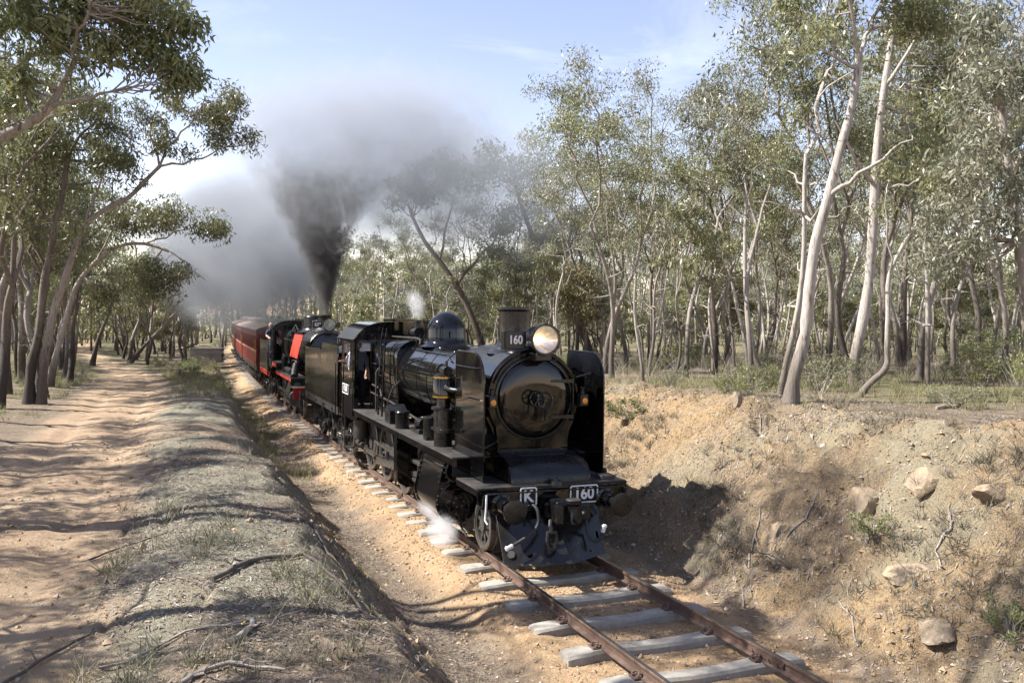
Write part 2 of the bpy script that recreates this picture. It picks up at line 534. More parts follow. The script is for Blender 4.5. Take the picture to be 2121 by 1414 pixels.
def stone_mat(name, a, b, c):
    t = NT(name); f = t.attr('tint'); p = t.pos()
    col = t.mix(t.mr(f, 0, .6), a, b); col = t.mix(t.mr(f, .7, 1), col, c)
    g = t.noise(40, 3, .6, p)
    col = t.mix(t.mr(g, .4, .7, 0, .5), col, (.12, .08, .05))
    t.bsdf(col, .85, 0, .3, t.bump(g, .4, .01))
    return t.m
M['gravel'] = stone_mat('tan_gravel', (.22, .145, .085), (.38, .27, .165), (.48, .41, .33))

def rock_mat():
    t = NT('lichen_rock'); p = t.pos()
    f = t.noise(3.5, 6, .65, p); g = t.noise(18, 5, .6, p)
    c = t.mix(t.mr(f, .38, .62), (.31, .235, .15), (.20, .155, .11))
    c = t.mix(t.mr(g, .58, .70), c, (.30, .28, .215))
    t.bsdf(c, .9, 0, .3, t.bump(g, .7, .03))
    return t.m
M['rock'] = rock_mat()
M['quartz'] = simple('white_quartz_rock', (.70, .68, .62), (.5, .47, .4), .7, scale=10, bump=.3)

def ground_mat():
    t = NT('cutting_soil'); p = t.pos()
    big = t.noise(.35, 5, .6, p); mid = t.noise(2.2, 6, .65, p); fine = t.noise(14, 6, .7, p); grit = t.noise(75, 4, .65, p)
    vor = t.n('ShaderNodeTexVoronoi'); vor.inputs['Scale'].default_value = 38; t.t.links.new(p, vor.inputs['Vector'])
    pebble = vor.outputs['Color']
    sep = t.n('ShaderNodeSeparateColor'); t.t.links.new(pebble, sep.inputs[0]); pv = sep.outputs[0]
    # forest floor: grey-brown litter
    lit = t.mix(t.mr(fine, .38, .64), (0.198, 0.148, 0.102), (0.369, 0.295, 0.215))
    lit = t.mix(t.mr(mid, .42, .66, 0, .8), lit, (0.139, 0.107, 0.072))
    lit = t.mix(t.mr(grit, .56, .70), lit, (0.461, 0.394, 0.304))
    lit = t.mix(t.mr(t.noise(34, 5, .7, p), .53, .62), lit, (0.092, 0.070, 0.048))
    # road
    rd = t.mix(t.mr(big, .36, .64), (0.443, 0.320, 0.206), (0.351, 0.240, 0.151))
    rd = t.mix(t.mr(mid, .44, .66, 0, .6), rd, (0.510, 0.394, 0.266))
    rd = t.mix(t.mr(grit, .57, .76, 0, .7), rd, (0.584, 0.497, 0.358))
    rd = t.mix(t.mr(fine, .60, .74, 0, .6), rd, (0.248, 0.180, 0.119))
    # track bed: ochre gravel
    bl = t.mix(t.mr(mid, .36, .62), (0.491, 0.334, 0.188), (0.378, 0.249, 0.141))
    bl = t.mix(t.mr(pv, .55, 1., 0, .7), bl, (0.561, 0.412, 0.258))
    bl = t.mix(t.mr(fine, .54, .68, 0, .8), bl, (0.234, 0.160, 0.096))
    # raw bank: ochre clay, stone, grey lichen
    bk = t.mix(t.mr(mid, .38, .62), (0.409, 0.276, 0.141), (0.322, 0.220, 0.122))
    bk = t.mix(t.mr(big, .42, .56, 0, .85), bk, (0.252, 0.189, 0.119))
    bk = t.mix(t.mr(fine, .50, .64, 0, .9), bk, (0.143, 0.100, 0.059))
    bk = t.mix(t.mr(pv, .62, .8, 0, .45), bk, (0.192, 0.143, 0.093))
    bk = t.mix(t.mr(t.noise(28, 5, .75, p), .53, .63, 0, .85), bk, (0.125, 0.092, 0.061))
    bk = t.mix(t.mr(grit, .53, .66, 0, .9), bk, (0.570, 0.438, 0.268))
    c = t.mix(t.attr('m_road'), lit, rd)
    c = t.mix(t.attr('m_bank'), c, bk)
    c = t.mix(t.attr('m_bed'), c, bl)
    gm = t.math('MULTIPLY', t.attr('m_green'), t.mr(fine, .36, .62))
    c = t.mix(gm, c, (0.143, 0.148, 0.051))
    lm = t.math('MULTIPLY', t.attr('m_lichen'), t.mr(t.noise(24, 5, .75, p), .38, .56))
    c = t.mix(t.math('MULTIPLY', lm, .8), c, (0.286, 0.295, 0.215))
    h = t.math('ADD', t.math('MULTIPLY', fine, .8), t.math('ADD', t.math('MULTIPLY', grit, .35), t.math('MULTIPLY', pv, .12)))
    t.bsdf(c, .92, 0, .2, t.bump(h, 1., .09))
    return t.m
M['ground'] = ground_mat()
# ---------------------------------------------------------------- terrain
def ground_profile(x, y):
    u = x - track_x(y)
    left_h = np.interp(y, [-40, 0, 10, 20, 30, 40, 52, 70, 130], [1.12, 1.08, 1.0, 1.0, .8, .42, .12, .05, .3])
    left_c = np.interp(y, [-40, 0, 10, 20, 30, 45], [4.4, 4.38, 4.25, 4.0, 3.6, 3.2]) + .6 * (vnoise(y * .55, y * 0 + 3.1, 5) - .5) + .35 * (vnoise(y * 1.7, y * 0 + 7.7, 15) - .5)
    right_h = np.interp(y, [-40, -6, 0, 8, 20, 40, 60, 130], [2.55, 2.5, 2.3, 2.12, 1.75, 1.0, .6, .8])
    right_c = np.interp(y, [-40, 0, 8, 25, 50], [5.5, 5.3, 5.0, 4.8, 4.4]) + .6 * (vnoise(y * .35, y * 0 + 8.1, 6) - .5)
    zd = np.interp(y, [0, 40, 60], [-.46, -.40, -.28])
    bed = np.interp(y, [-2, 2.5, 6], [-.285, -.225, -.205]) + 0 * u
    a = -u
    zl = bed + (zd - bed) * sstep(1.35, 2.15, a)
    tt = np.clip((a - 2.45) / (left_c - 2.45), 0, 1)
    zl = zl + (left_h - zd) * (.55 * tt ** 1.25 + .45 * sstep(.1, 1, tt))
    zl = zl + .10 * sstep(0, .7, a - left_c) - .20 * sstep(1.2, 2.6, a - left_c)
    zl = zl + sstep(9, 14, a) * .2 + np.clip(a - 10, 0, 200) * .006
    t2 = np.clip((u - 1.95) / (right_c - 1.95), 0, 1)
    zr = bed - .06 * sstep(1.3, 1.9, u)
    zr = zr + (right_h + .33) * (.6 * t2 ** .85 + .4 * sstep(0, 1, t2))
    zr = zr + np.clip(u - 5.5, 0, 18) * .014
    z = np.where(u < 0, zl, zr)
    return z, u, a, left_c, right_c, tt, t2

def road_x(y):
    return -np.interp(y, [-40, -6, 5, 25, 40, 48, 60, 90], [8.35, 8.3, 7.75, 7.15, 7.2, 7.6, 9.5, 13.5])

def height(x, y, parts=False):
    x = np.asarray(x, float); y = np.asarray(y, float)
    z, u, a, lc, rc, tt, t2 = ground_profile(x, y)
    d = x - road_x(y)
    roadw = np.interp(y, [-40, 0, 40, 50, 70], [1.55, 1.4, 1.35, 1.2, .9])
    edge = .45 * fbm(x * .8, y * .8, 3, 40)
    road = 1 - sstep(-.3, .45, np.abs(d) - roadw + edge)
    spur = (1 - sstep(1., 2.6, np.abs(y - 46 - .12 * (x + 6)))) * sstep(-8.5, -6.5, x) * (1 - sstep(-2.6, -1.6, x - track_x(y)))
    road = np.maximum(road, spur * .85)
    bed = (1 - sstep(1.55, 2.2, np.abs(u) + .35 * fbm(x * 1.1, y * 1.1, 3, 21)))
    bank_r = sstep(.02, .12, t2) * (1 - sstep(.2, 1.7, u - rc + .7 * fbm(x * .6, y * .6, 3, 31)))
    bank_l = sstep(.12, .3, tt) * (1 - sstep(.72, 1.0, tt + .18 * fbm(x * 1.5, y * 1.5, 3, 33)))
    fade = sstep(70, 40, y) * 1.0
    bank = np.maximum(bank_r, bank_l * .8) * (.25 + .75 * fade)
    green = np.maximum(sstep(8.8, 11, a) * sstep(-.25, .35, fbm(x * .3, y * .3, 3, 51)),
                       sstep(.3, 2.5, u - rc) * sstep(-.35, .4, fbm(x * .25, y * .25, 3, 52)))
    green = np.maximum(green, sstep(25, 34, y) * sstep(2.2, 3., a) * (1 - sstep(5.3, 6., a)) * .8)
    green = np.maximum(green, (1 - sstep(.15, .7, np.abs(a - 2.55))) * sstep(.05, .4, fbm(x * .9, y * .5, 3, 53)) * .8)
    green = np.maximum(green, .75 * sstep(25, 55, y) * sstep(5.5, 9, np.abs(u)))
    green = green * (1 - road) * (1 - bed)
    lich = np.where(u < 0, sstep(-.3, .2, fbm(x * .55 + 4, y * .55, 4, 61)), sstep(.05, .45, fbm(x * .55 + 4, y * .55, 4, 61))) * (1 - road) * (1 - bed) * np.where(u < 0, (a > 3.2) * (a < 7.5), (u > 2.2) * (u < 7) * .7) * sstep(35, 15, y)
    rough = np.clip(.35 + .9 * bank_r + .5 * bank_l - .25 * road, .1, 1.6)
    z = z + .05 * fbm(x * .5, y * .5, 3, 1) * (1 - .7 * bed) + bed * .075 * sstep(.95, 1.25, np.abs(u)) * (.25 + fbm(x * 1.3, y * 1.3, 3, 15))
    z = z + rough * (.06 * fbm(x * 2.1, y * 2.1, 4, 2) + .042 * fbm(x * 6, y * 6, 3, 3) * (1 - .6 * road)) * (1 - .65 * bed)
    led = np.abs(fbm(x * .7 + .25 * y, y * .38, 3, 77))
    z = z - bank_r * .26 * (1 - sstep(0, .16, led)) + bank_r * .15 * fbm(x * 1.0, y * .9, 3, 78)
    crag = fbm(x * 1.9 + .8 * z, y * 1.5, 4, 81)
    z = z + bank_r * (.085 * sstep(.02, .14, crag) - .07 * sstep(-.12, -.26, crag))
    z = z + bank_r * .05 * np.abs(fbm(x * 5, y * 4, 3, 83))
    z = z - bank_l * .16 * (1 - sstep(0, .2, np.abs(fbm(x * 2.2, y * 1.4, 3, 79)))) + bank_l * .06 * fbm(x * 4, y * 3, 3, 84)
    z = z - .045 * road * (np.exp(-((np.abs(d) - .68) / .24) ** 2)) + .03 * road * fbm(x * 1.4, y * .5, 3, 90)
    if parts: return z, dict(m_road=road, m_bed=bed, m_bank=bank * (1 - bed), m_green=green, m_lichen=lich)
    return z

def gz(x, y): return float(height(np.array([x]), np.array([y]))[0])

def growing(c0, c1, step, far0, far1, g):
    a = list(np.arange(c0, c1 + 1e-6, step))
    s = step
    while a[-1] < far1: s *= g; a.append(a[-1] + s)
    s = step; b = []
    x = c0
    while x > far0: s *= g; x -= s; b.append(x)
    return np.array(b[::-1] + a)

gx = growing(-9.0, 7.2, .06, -700, 700, 1.055)
gy = growing(-8.6, 6.5, .06, -60, 1100, 1.03)
GX, GY = np.meshgrid(gx, gy)
Z, MK = height(GX.ravel(), GY.ravel(), True)
V = np.c_[GX.ravel(), GY.ravel(), Z]
nx, ny = len(gx), len(gy)
ii, jj = np.meshgrid(np.arange(nx - 1), np.arange(ny - 1))
A0 = (jj * nx + ii).ravel()
Q = np.c_[A0, A0 + 1, A0 + nx + 1, A0 + nx]
fr = MK['m_road'][Q].mean(1); fb = MK['m_bed'][Q].mean(1)
cls = np.where(fb > .5, 2, np.where(fr > .5, 1, 0))
for k, nm in ((0, 'ground'), (1, 'dirt_road'), (2, 'ballast')):
    q = Q[cls == k]
    used, inv = np.unique(q.ravel(), return_inverse=True)
    me = np_mesh(nm, V[used], inv.reshape(-1, 4), M['ground'], {a: b[used] for a, b in MK.items()}, smooth=True)
    tag(link(nm, me), kind='structure')
del GX, GY, Z, V, Q, MK

# ---------------------------------------------------------------- railway track
track = thing('railway_track', 'rusty railway track on concrete sleepers running along the cutting', 'railway track', (0, 0, 0))
ry = np.r_[np.arange(-12, 16, 1.), np.arange(16, 96, 2.)]
prof = [(-.065, -.152), (.065, -.152), (.065, -.140), (.012, -.122), (.010, -.045), (.034, -.036), (.035, -.008), (.027, 0), (-.027, 0), (-.035, -.008), (-.034, -.036), (-.010, -.045), (-.012, -.122), (-.065, -.140)]
rails = []
for sx in (-1, 1):
    mb = MB(); n = len(prof); vs_ = []
    for y in ry:
        for px, pz in prof: vs_.append((sx * .835 + px + float(track_x(y)), y, pz))
    fs = []; mi = []
    for i in range(len(ry) - 1):
        for k in range(n):
            fs.append((i * n + k, i * n + (k + 1) % n, (i + 1) * n + (k + 1) % n, (i + 1) * n + k))
            mi.append(1 if k == 7 else 0)
    mb.v = vs_; mb.f = fs; mb.mi = mi
    rails.append(mb.build('rail', [M['rail'], M['railtop']], track, angle=30))
def fishplate(sx, side, y):
    r = rails[0 if sx < 0 else 1]
    x = sx * .835 + side * .012
    mb = MB().prism([(y - .34, -.125), (y + .34, -.125), (y + .34, -.04), (y - .34, -.04)], 'x', x, x + side * .022)
    mb.box(x, x + side * .034, y - .335, y + .335, -.095, -.07)
    mb.build('fishplate', M['rail'], r)
    for k in (-.24, -.08, .08, .24):
        MB().cyl((x + side * .02, y + k, -.082), (x + side * .056, y + k, -.082), .018, n=6).build('bolt', M['rail'], r)
for sx, y in ((1, -4.55), (-1, 6.9), (1, 14.), (-1, -10.5)):
    fishplate(sx, -1, y); fishplate(sx, 1, y)

def sleeper_mesh(seed):
    r = random.Random(seed)
    st = [(-1.37, .135, -.182), (-1.30, .155, -.162), (-1.06, .155, -.152), (-.98, .128, -.153), (-.70, .128, -.153), (-.58, .122, -.162), (-.25, .118, -.180), (.25, .118, -.180), (.58, .122, -.162), (.70, .128, -.153), (.98, .128, -.153), (1.06, .155, -.152), (1.30, .155, -.162), (1.37, .135, -.182)]
    rows = []
    for x, w, z in st:
        j = lambda a: r.uniform(-a, a) * 1.8
        rows.append([(x + j(.006), -w * 1.22, -.45), (x + j(.006), -w * 1.06 + j(.004), z - .035), (x, -w + .022 + j(.003), z + j(.003)), (x, w - .022 + j(.003), z + j(.003)), (x + j(.006), w * 1.06 + j(.004), z - .035), (x, w * 1.22, -.45)])
    mb = MB().sheet(rows)
    mb.f.append(tuple(range(6))[::-1]); mb.f.append(tuple(range(len(mb.v) - 6, len(mb.v)))); mb.mi += [0, 0]
    return mb.mesh('sleeper', M['concrete'], 28)
sl_meshes = [sleeper_mesh(i) for i in range(5)]
clip = MB()
clip.box(-.055, .055, -.075, .075, -.015, .012, .006)
clip.tube([(-.01, -.055, .01), (.02, -.05, .045), (.045, 0, .06), (.02, .05, .045), (-.03, .045, .03), (-.035, 0, .028)], .013, 6)
clip_me = clip.mesh('rail_clip', M['rail'])
sl_y = list(np.arange(-11.6, 2.2, 1.025)) + list(np.arange(2.55, 70, .80))
for i, y in enumerate(sl_y):
    x = float(track_x(y)); rz = -math.atan(max(0, y - 15) / 920) + random.uniform(-.012, .012)
    s_ = link('sleeper', sl_meshes[i % 5], track, (x + random.uniform(-.015, .015), y, random.uniform(-.006, .0)), (0, 0, rz + (math.pi if i % 2 else 0)))
    if y < 14:
        for cx in (-.835, .835):
            for d in (-1, 1):
                link('rail_clip', clip_me, s_, (cx + d * .105, 0, -.138), (0, 0, 0 if d < 0 else math.pi))
# ---------------------------------------------------------------- rolling stock: shared builders
def text_mesh(txt, size, mat, bold=.012, depth=.004):
    cu = bpy.data.curves.new('lettering', 'FONT')
    cu.body = txt; cu.size = size; cu.align_x = 'CENTER'; cu.align_y = 'CENTER'
    cu.extrude = depth; cu.offset = bold * size * 2.2
    o = bpy.data.objects.new('lettering', cu); COL.objects.link(o)
    dg = bpy.context.evaluated_depsgraph_get()
    me = bpy.data.meshes.new_from_object(o.evaluated_get(dg))
    bpy.data.objects.remove(o); bpy.data.curves.remove(cu)
    me.name = 'lettering'
    me.materials.clear(); me.materials.append(mat)
    return me

def rounded_rect(w, h, r, n=5):
    pts = []
    for cx, cy, a0 in ((w / 2 - r, h / 2 - r, 0), (-w / 2 + r, h / 2 - r, 90), (-w / 2 + r, -h / 2 + r, 180), (w / 2 - r, -h / 2 + r, 270)):
        for k in range(n + 1):
            a = R(a0 + 90 * k / n)
            pts.append((cx + r * math.cos(a), cy + r * math.sin(a)))
    return pts

def frame_ring(mb, w, h, r, t, d0, d1):
    """raised rim: rounded rectangle ring in local x,y, thickness along z"""
    o, i = rounded_rect(w, h, r), rounded_rect(w - 2 * t, h - 2 * t, max(.004, r - t))
    n = len(o)
    v = [(x, y, d0) for x, y in o] + [(x, y, d1) for x, y in o] + [(x, y, d0) for x, y in i] + [(x, y, d1) for x, y in i]
    f = []
    for k in range(n):
        q = (k + 1) % n
        f += [(k, q, n + q, n + k), (n + k, n + q, 3 * n + q, 3 * n + k), (3 * n + k, 3 * n + q, 2 * n + q, 2 * n + k)]
    return mb.add(v, f)

def number_plate(parent, txt, w, h, loc, rot, size, rim=True, bold=.012, stretch=1.):
    """plate in local x,y facing +z, turned by rot"""
    mb = MB().prism(rounded_rect(w, h, .04 * h / .3), 'z', 0, .012)
    p = mb.build('number_plate', M['plateblack'], parent, loc=loc, rot=rot)
    if rim: frame_ring(MB(), w - .01, h - .01, .04 * h / .3, .07 * h, .008, .022).build('plate_rim', M['white'], p)
    t = link('lettering', text_mesh(txt, size, M['white'], bold), p, (0, 0, .016))
    t.scale = (stretch, 1, 1)
    return p

def buffer(parent, x, y, z, mat, length=.5, head=.19):
    """buffer pointing to -y from the beam face at y"""
    b = MB().lathe([(0, .0), (0, .185), (-.035, .185), (-.045, .15), (-.05, .135), (-.20, .115), (-.27, .105), (-.27, .0)], (x, y, z), 'y', 20)
    for k in range(8):
        a = 2 * math.pi * k / 8 + .2
        b.cyl((x + .16 * math.cos(a), y - .03, z + .16 * math.sin(a)), (x + .16 * math.cos(a), y - .06, z + .16 * math.sin(a)), .014, n=6)
    o = b.build('buffer', mat, parent)
    MB().lathe([(-.25, .0), (-.25, .075), (-length + .05, .075), (-length + .035, head * .8), (-length + .03, head), (-length + .012, head), (-length, head * .7), (-length - .004, 0)], (x, y, z), 'y', 28).build('buffer_head', M['satin'], o)
    return o

def spoked_wheel_meshes(r, nsp, face=.05, width=.13, counter=False, hub=.16):
    """disc in the yz plane about the origin, outer face towards -x"""
    ty = MB().lathe([(-width / 2, r - .075), (-width / 2, r - .012), (-width / 2 + .01, r), (width / 2 - .03, r + .004), (width / 2 - .025, r + .03), (width / 2, r + .03), (width / 2, r - .075), (-width / 2, r - .075)], (0, 0, 0), 'x', 44, cap=False)
    ri = r - .07
    w = MB().lathe([(-face, ri - .045), (-face, ri), (face, ri), (face, ri - .045), (-face, ri - .045)], (0, 0, 0), 'x', 44, cap=False)
    w.lathe([(-face - .02, 0), (-face - .03, hub * .5), (-face - .02, hub * .95), (-face + .01, hub), (face, hub), (face + .02, 0)], (0, 0, 0), 'x', 20)
    for k in range(nsp):
        a = 2 * math.pi * k / nsp
        c, s_ = math.cos(a), math.sin(a)
        d = Vector((0, c, s_)); e = Vector((0, -s_, c))
        pts = []
        for rad, wd, th in ((hub * .8, .05, .035), (ri - .02, .03, .025)):
            for sx, se in ((-1, -1), (1, -1), (1, 1), (-1, 1)):
                pts.append(d * rad + e * (se * wd * (.55 + .45 * r)) + Vector((sx * th, 0, 0)))
        w.add(pts, [(0, 1, 5, 4), (1, 2, 6, 5), (2, 3, 7, 6), (3, 0, 4, 7)])
    if counter:
        arc = [(ri - .03, R(200 + 140 * k / 10)) for k in range(11)]
        poly = [(rr * math.cos(a), rr * math.sin(a)) for rr, a in arc]
        w.prism(poly, 'x', -.045, .045)
    return w.mesh('wheel', M['steelgrey'], 40), ty.mesh('tyre', M['tyre'], 40)

def wheelset(parent, name, meshes, y, r, x=.835, spin=0, axle=True):
    ws = []
    for sx in (-1, 1):
        w = link(name, meshes[0], parent, (sx * x, y, r), (spin, 0, 0 if sx < 0 else math.pi))
        link('tyre', meshes[1], w)
        ws.append(w)
    if axle: MB().cyl((-x, y, r), (x, y, r), .075, n=12).build('axle', M['grime'], parent)
    return ws

def disc_wheel_meshes(r):
    w = MB().lathe([(-.05, 0), (-.06, .09), (-.03, .13), (-.005, .2), (-.01, r - .12), (-.05, r - .08), (.05, r - .08), (.03, r - .14), (.02, .18), (.05, 0)], (0, 0, 0), 'x', 32)
    ty = MB().lathe([(-.065, r - .085), (-.065, r - .01), (-.055, r), (.035, r + .004), (.04, r + .028), (.065, r + .028), (.065, r - .085), (-.065, r - .085)], (0, 0, 0), 'x', 36, cap=False)
    return w.mesh('wheel', M['grime'], 40), ty.mesh('tyre', M['tyre'], 40)
WH_SMALL = disc_wheel_meshes(.46)

def bogie(parent, y, wb=1.75, r=.46, frame=None, x=1.0):
    """four-wheel truck: cast side frames with axleboxes and coil springs"""
    frame = frame or M['grime']
    for sx in (-1, 1):
        mb = MB()
        h = wb / 2
        top = [(-h - .28, r + .17), (-h - .12, r + .25), (-.45, r + .20), (-.3, r + .12), (.3, r + .12), (.45, r + .20), (h + .12, r + .25), (h + .28, r + .17)]
        bot = [(h + .28, r + .05), (h - .26, r + .03), (.34, r - .22), (-.34, r - .22), (-h + .26, r + .03), (-h - .28, r + .05)]
        mb.prism([(y + a, b) for a, b in top + bot], 'x', sx * x - .035, sx * x + .035)
        sf = mb.build('bogie_side_frame', frame, parent)
        for d in (-h, h):
            ab = MB().box(sx * x - .04, sx * (x + .13), y + d - .13, y + d + .13, r - .15, r + .13, .02)
            ab.lathe([(0, .0), (0, .09), (.03, .085), (.035, 0)] if sx > 0 else [(0, 0), (0, .09), (-.03, .085), (-.035, 0)], (sx * (x + .13), y + d, r), 'x', 14)
            ab.build('axlebox', frame, sf)
        for d in (-.17, 0, .17):
            sp = MB()
            pts = [(sx * (x + .05) + .05 * math.cos(t * .9), y + d + .05 * math.sin(t * .9), r - .19 + .28 * t / 28) for t in range(29)]
            sp.tube(pts, .014, 5)
            sp.build('coil_spring', frame, sf)
    for d in (-wb / 2, wb / 2): wheelset(parent, 'bogie_wheel', WH_SMALL, y + d, r)
    mb = MB().box(-x, x, y - .14, y + .14, r - .02, r + .22, .02)
    mb.build('bogie_bolster', frame, parent)

def rivet_rows(rows, nrm, r=.013, step=.09):
    """small round heads along 3D segments; nrm = outward direction"""
    mb = MB(); nv = Vector(nrm).normalized()
    for a, b in rows:
        a, b = Vector(a), Vector(b); L = (b - a).length; k = max(2, int(L / step))
        for i in range(k + 1):
            p = a.lerp(b, i / k)
            mb.tube([p - nv * .004, p + nv * r * .5, p + nv * r * .8], [r, r * .8, r * .3], 6)
    return mb

def hose(parent, pts, name='brake_hose', end=True):
    P = [Vector(p) for p in pts]
    sm = []
    for i in range(len(P) - 1):
        a, b = P[max(0, i - 1)], P[i]; c, d = P[i + 1], P[min(len(P) - 1, i + 2)]
        for k in range(5):
            t = k / 5
            sm.append(.5 * ((2 * b) + (c - a) * t + (2 * a - 5 * b + 4 * c - d) * t * t + (3 * b - a - 3 * c + d) * t ** 3))
    sm.append(P[-1])
    o = MB().tube(sm, .028, 8).build(name, M['rubber'], parent)
    if end:
        d = (sm[-1] - sm[-2]).normalized()
        MB().tube([sm[-1] - d * .01, sm[-1] + d * .08, sm[-1] + d * .09, sm[-1] + d * .12], [.036, .036, .048, .03], 10).build('hose_coupling', M['white'], o)
    return o

def headlight(parent, c, r, length, lit, mat):
    x, y, z = c
    b = MB().lathe([(length, .0), (length, r * .55), (length - .03, r * .85), (length * .6, r * .98), (.03, r * 1.0), (0, r * 1.08), (-.03, r * 1.08), (-.03, r * .97), (.02, r * .94)], c, 'y', 32, cap=False)
    o = b.build('headlight', mat, parent)
    MB().lathe([(.02, r * .93), (.06, r * .8), (.12, r * .55), (.155, r * .28), (.165, .0)], c, 'y', 32, cap=False).build('reflector', M['reflector'] if lit else M['reflector_off'], o)
    MB().lathe([(-.012, r * .95), (-.016, r * .6), (-.018, 0)], c, 'y', 28, cap=False).build('lamp_glass', M['glass'], o)
    if lit: MB().lathe([(.04, 0), (.05, .022), (.08, .028), (.12, .015), (.14, 0)], c, 'y', 12).build('lamp_bulb', M['bulb'], o)
    else: MB().lathe([(.05, 0), (.06, .02), (.1, .02), (.13, 0)], c, 'y', 10).build('lamp_bulb', M['white'], o)
    k = MB()
    for a in range(6):
        t = math.pi * 2 * a / 6 + .5
        k.box(x + r * 1.09 * math.cos(t) - .012, x + r * 1.09 * math.cos(t) + .012, y - .03, y + .05, z + r * 1.09 * math.sin(t) - .012, z + r * 1.09 * math.sin(t) + .012)
    tag(k.build('bezel_clips', mat, o), kind='stuff')
    MB().box(x - r * .6, x + r * .6, y + .05, y + length * .8, z - r * 1.5, z - r * .92, .02).build('lamp_bracket', mat, o)
    return o

def smoke_deflector_poly():
    y0, y1, zb, zt, rr = .42, 1.92, 1.30, 3.42, .50
    pts = [(y0, zb), (y1, zb + .02), (y1, zt - .12)]
    pts += [(y1 - .12 + .12 * math.cos(R(a)), zt - .12 + .12 * math.sin(R(a))) for a in (30, 60, 90)]
    pts += [(y0 + rr + rr * math.cos(R(a)), zt - rr + rr * math.sin(R(a))) for a in range(90, 181, 10)]
    return pts
# ---------------------------------------------------------------- front locomotive (local y runs back from the buffer beam)
loc1 = thing('steam_locomotive', 'gloss black steam locomotive with smoke deflectors and lit headlight leading the train', 'locomotive', (0, 0, 0))
BZ = 2.62                       # boiler centre line
G_, S_, K_ = M['gloss'], M['satin'], M['soot']
# frames, beam, front deck
mb = MB()
for sx in (-1, 1): mb.box(sx * .60, sx * .655, .3, 11.2, .62, 1.24)
for y in (2.6, 5.4, 7.2, 9.0, 10.9): mb.box(-.6, .6, y, y + .05, .7, 1.15)
mb.build('main_frame', M['grime'], loc1)
mb = MB().prism([(-1.35, 1.24), (-1.35, 1.02), (-1.1, .86), (1.1, .86), (1.35, 1.02), (1.35, 1.24)], 'y', 0, .035)
beam = mb.build('buffer_beam', G_, loc1)
MB().box(-1.36, 1.36, -.012, .06, 1.238, 1.262, .004).build('beam_top_angle', S_, beam)
tag(rivet_rows([((-1.3, -.002, 1.2), (-.7, -.002, 1.2)), ((.85, -.002, 1.2), (1.3, -.002, 1.2)), ((-.25, -.002, .9), (.2, -.002, .9))], (0, -1, 0), .012, .11).build('rivets', G_, beam), kind='stuff')
MB().tube([(-1.27, .0, 1.12), (-1.25, -.05, 1.16), (-1.2, -.06, 1.185), (1.25, -.06, 1.185), (1.29, -.05, 1.15), (1.29, 0, 1.0)], .014, 8).build('uncoupling_rod', S_, beam)
MB().tube([(-1.22, -.06, 1.18), (-1.23, -.08, 1.0), (-1.25, -.09, .78), (-1.22, -.13, .72)], .016, 6).build('uncoupling_lever', M['white'], beam)
number_plate(loc1, 'K', .31, .32, (-.475, -.008, 1.10), (R(90), 0, 0), .27)
number_plate(loc1, '160', .53, .31, (.535, -.008, 1.09), (R(90), 0, 0), .27, stretch=.92)
for sx in (-1, 1): buffer(loc1, sx * .94, -.004, .99, G_, .62, .195)
mb = MB().box(-1.35, 1.35, .03, 1.12, 1.245, 1.27)
mb.build('front_deck', M['deck'], loc1)
for sx in (-1, 1): MB().box(sx * 1.35, sx * 1.33, .05, 1.1, 1.14, 1.244).build('deck_valance', G_, loc1)
# curved apron up to the smokebox saddle
rows = []
for k in range(13):
    a = R(90 * k / 12)
    y, z = .98 - .86 * math.cos(R(90) - a), 1.274 + .44 * math.sin(R(90) - a) ** .85
    rows.append([(-.70, y, z), (.70, y, z)])
apron = MB().sheet(rows).build('curved_apron', S_, loc1)
for sx in (-1, 1):
    poly = [(r_[0][1], r_[0][2] + .018) for r_ in rows] + [(.98, 1.272)]
    MB().prism(poly, 'x', sx * .70, sx * .722).build('apron_side', G_, apron)
tag(rivet_rows([((-.725, .3 + .1 * k, 1.33), (-.725, .32 + .1 * k, 1.33 + .05 * k)) for k in range(1, 6)], (-1, 0, 0), .011, .12).build('rivets', G_, apron), kind='stuff')
MB().tube([(-.46, .52, 1.66), (-.44, .50, 1.69), (.40, .50, 1.69), (.42, .52, 1.66)], .012, 6).build('apron_handrail', S_, apron)
fl = MB().cyl((.02, -.02, 1.262), (.02, -.02, 1.40), .022, n=8); fl.lathe([(0, 0), (.0, .11), (.07, .09), (.10, .03), (.1, 0)], (.02, -.02, 1.265), 'z', 16)
fl.build('lamp_iron', S_, loc1)
MB().box(.95, 1.22, .16, .42, 1.272, 1.34, .01).build('deck_box', M['deck'], loc1)
MB().lathe([(0, 0), (0, .06), (.1, .055), (.13, .03), (.13, 0)], (1.2, .55, 1.272), 'z', 12).build('deck_filler', G_, loc1)
# V-shaped plough with slots
L0, L1, C0, C1 = Vector((-.93, -.14, .06)), Vector((-.93, .30, .86)), Vector((.03, -.68, .12)), Vector((.03, .22, .86))
R0, R1 = Vector((.93, -.06, .06)), Vector((.93, .30, .86))
mb = MB()
Mi = Vector((-.0, -.42, .42))
mb.add([L0, C0, C1, L1], [(0, 1, 2, 3)]); mb.add([R0, C0, C1, R1], [(0, 1, 2, 3)])
o = Vector((0, .025, 0))
mb.add([L0 + o, C0 + o, C1 + o, L1 + o], [(3, 2, 1, 0)]); mb.add([R0 + o, C0 + o, C1 + o, R1 + o], [(3, 2, 1, 0)])
mb.add([L0, C0, C0 + o, L0 + o], [(0, 1, 2, 3)]); mb.add([R0, C0, C0 + o, R0 + o], [(0, 1, 2, 3)]); mb.add([L0, L1, L1 + o, L0 + o], [(0, 1, 2, 3)]); mb.add([R0, R1, R1 + o, R0 + o], [(0, 1, 2, 3)])
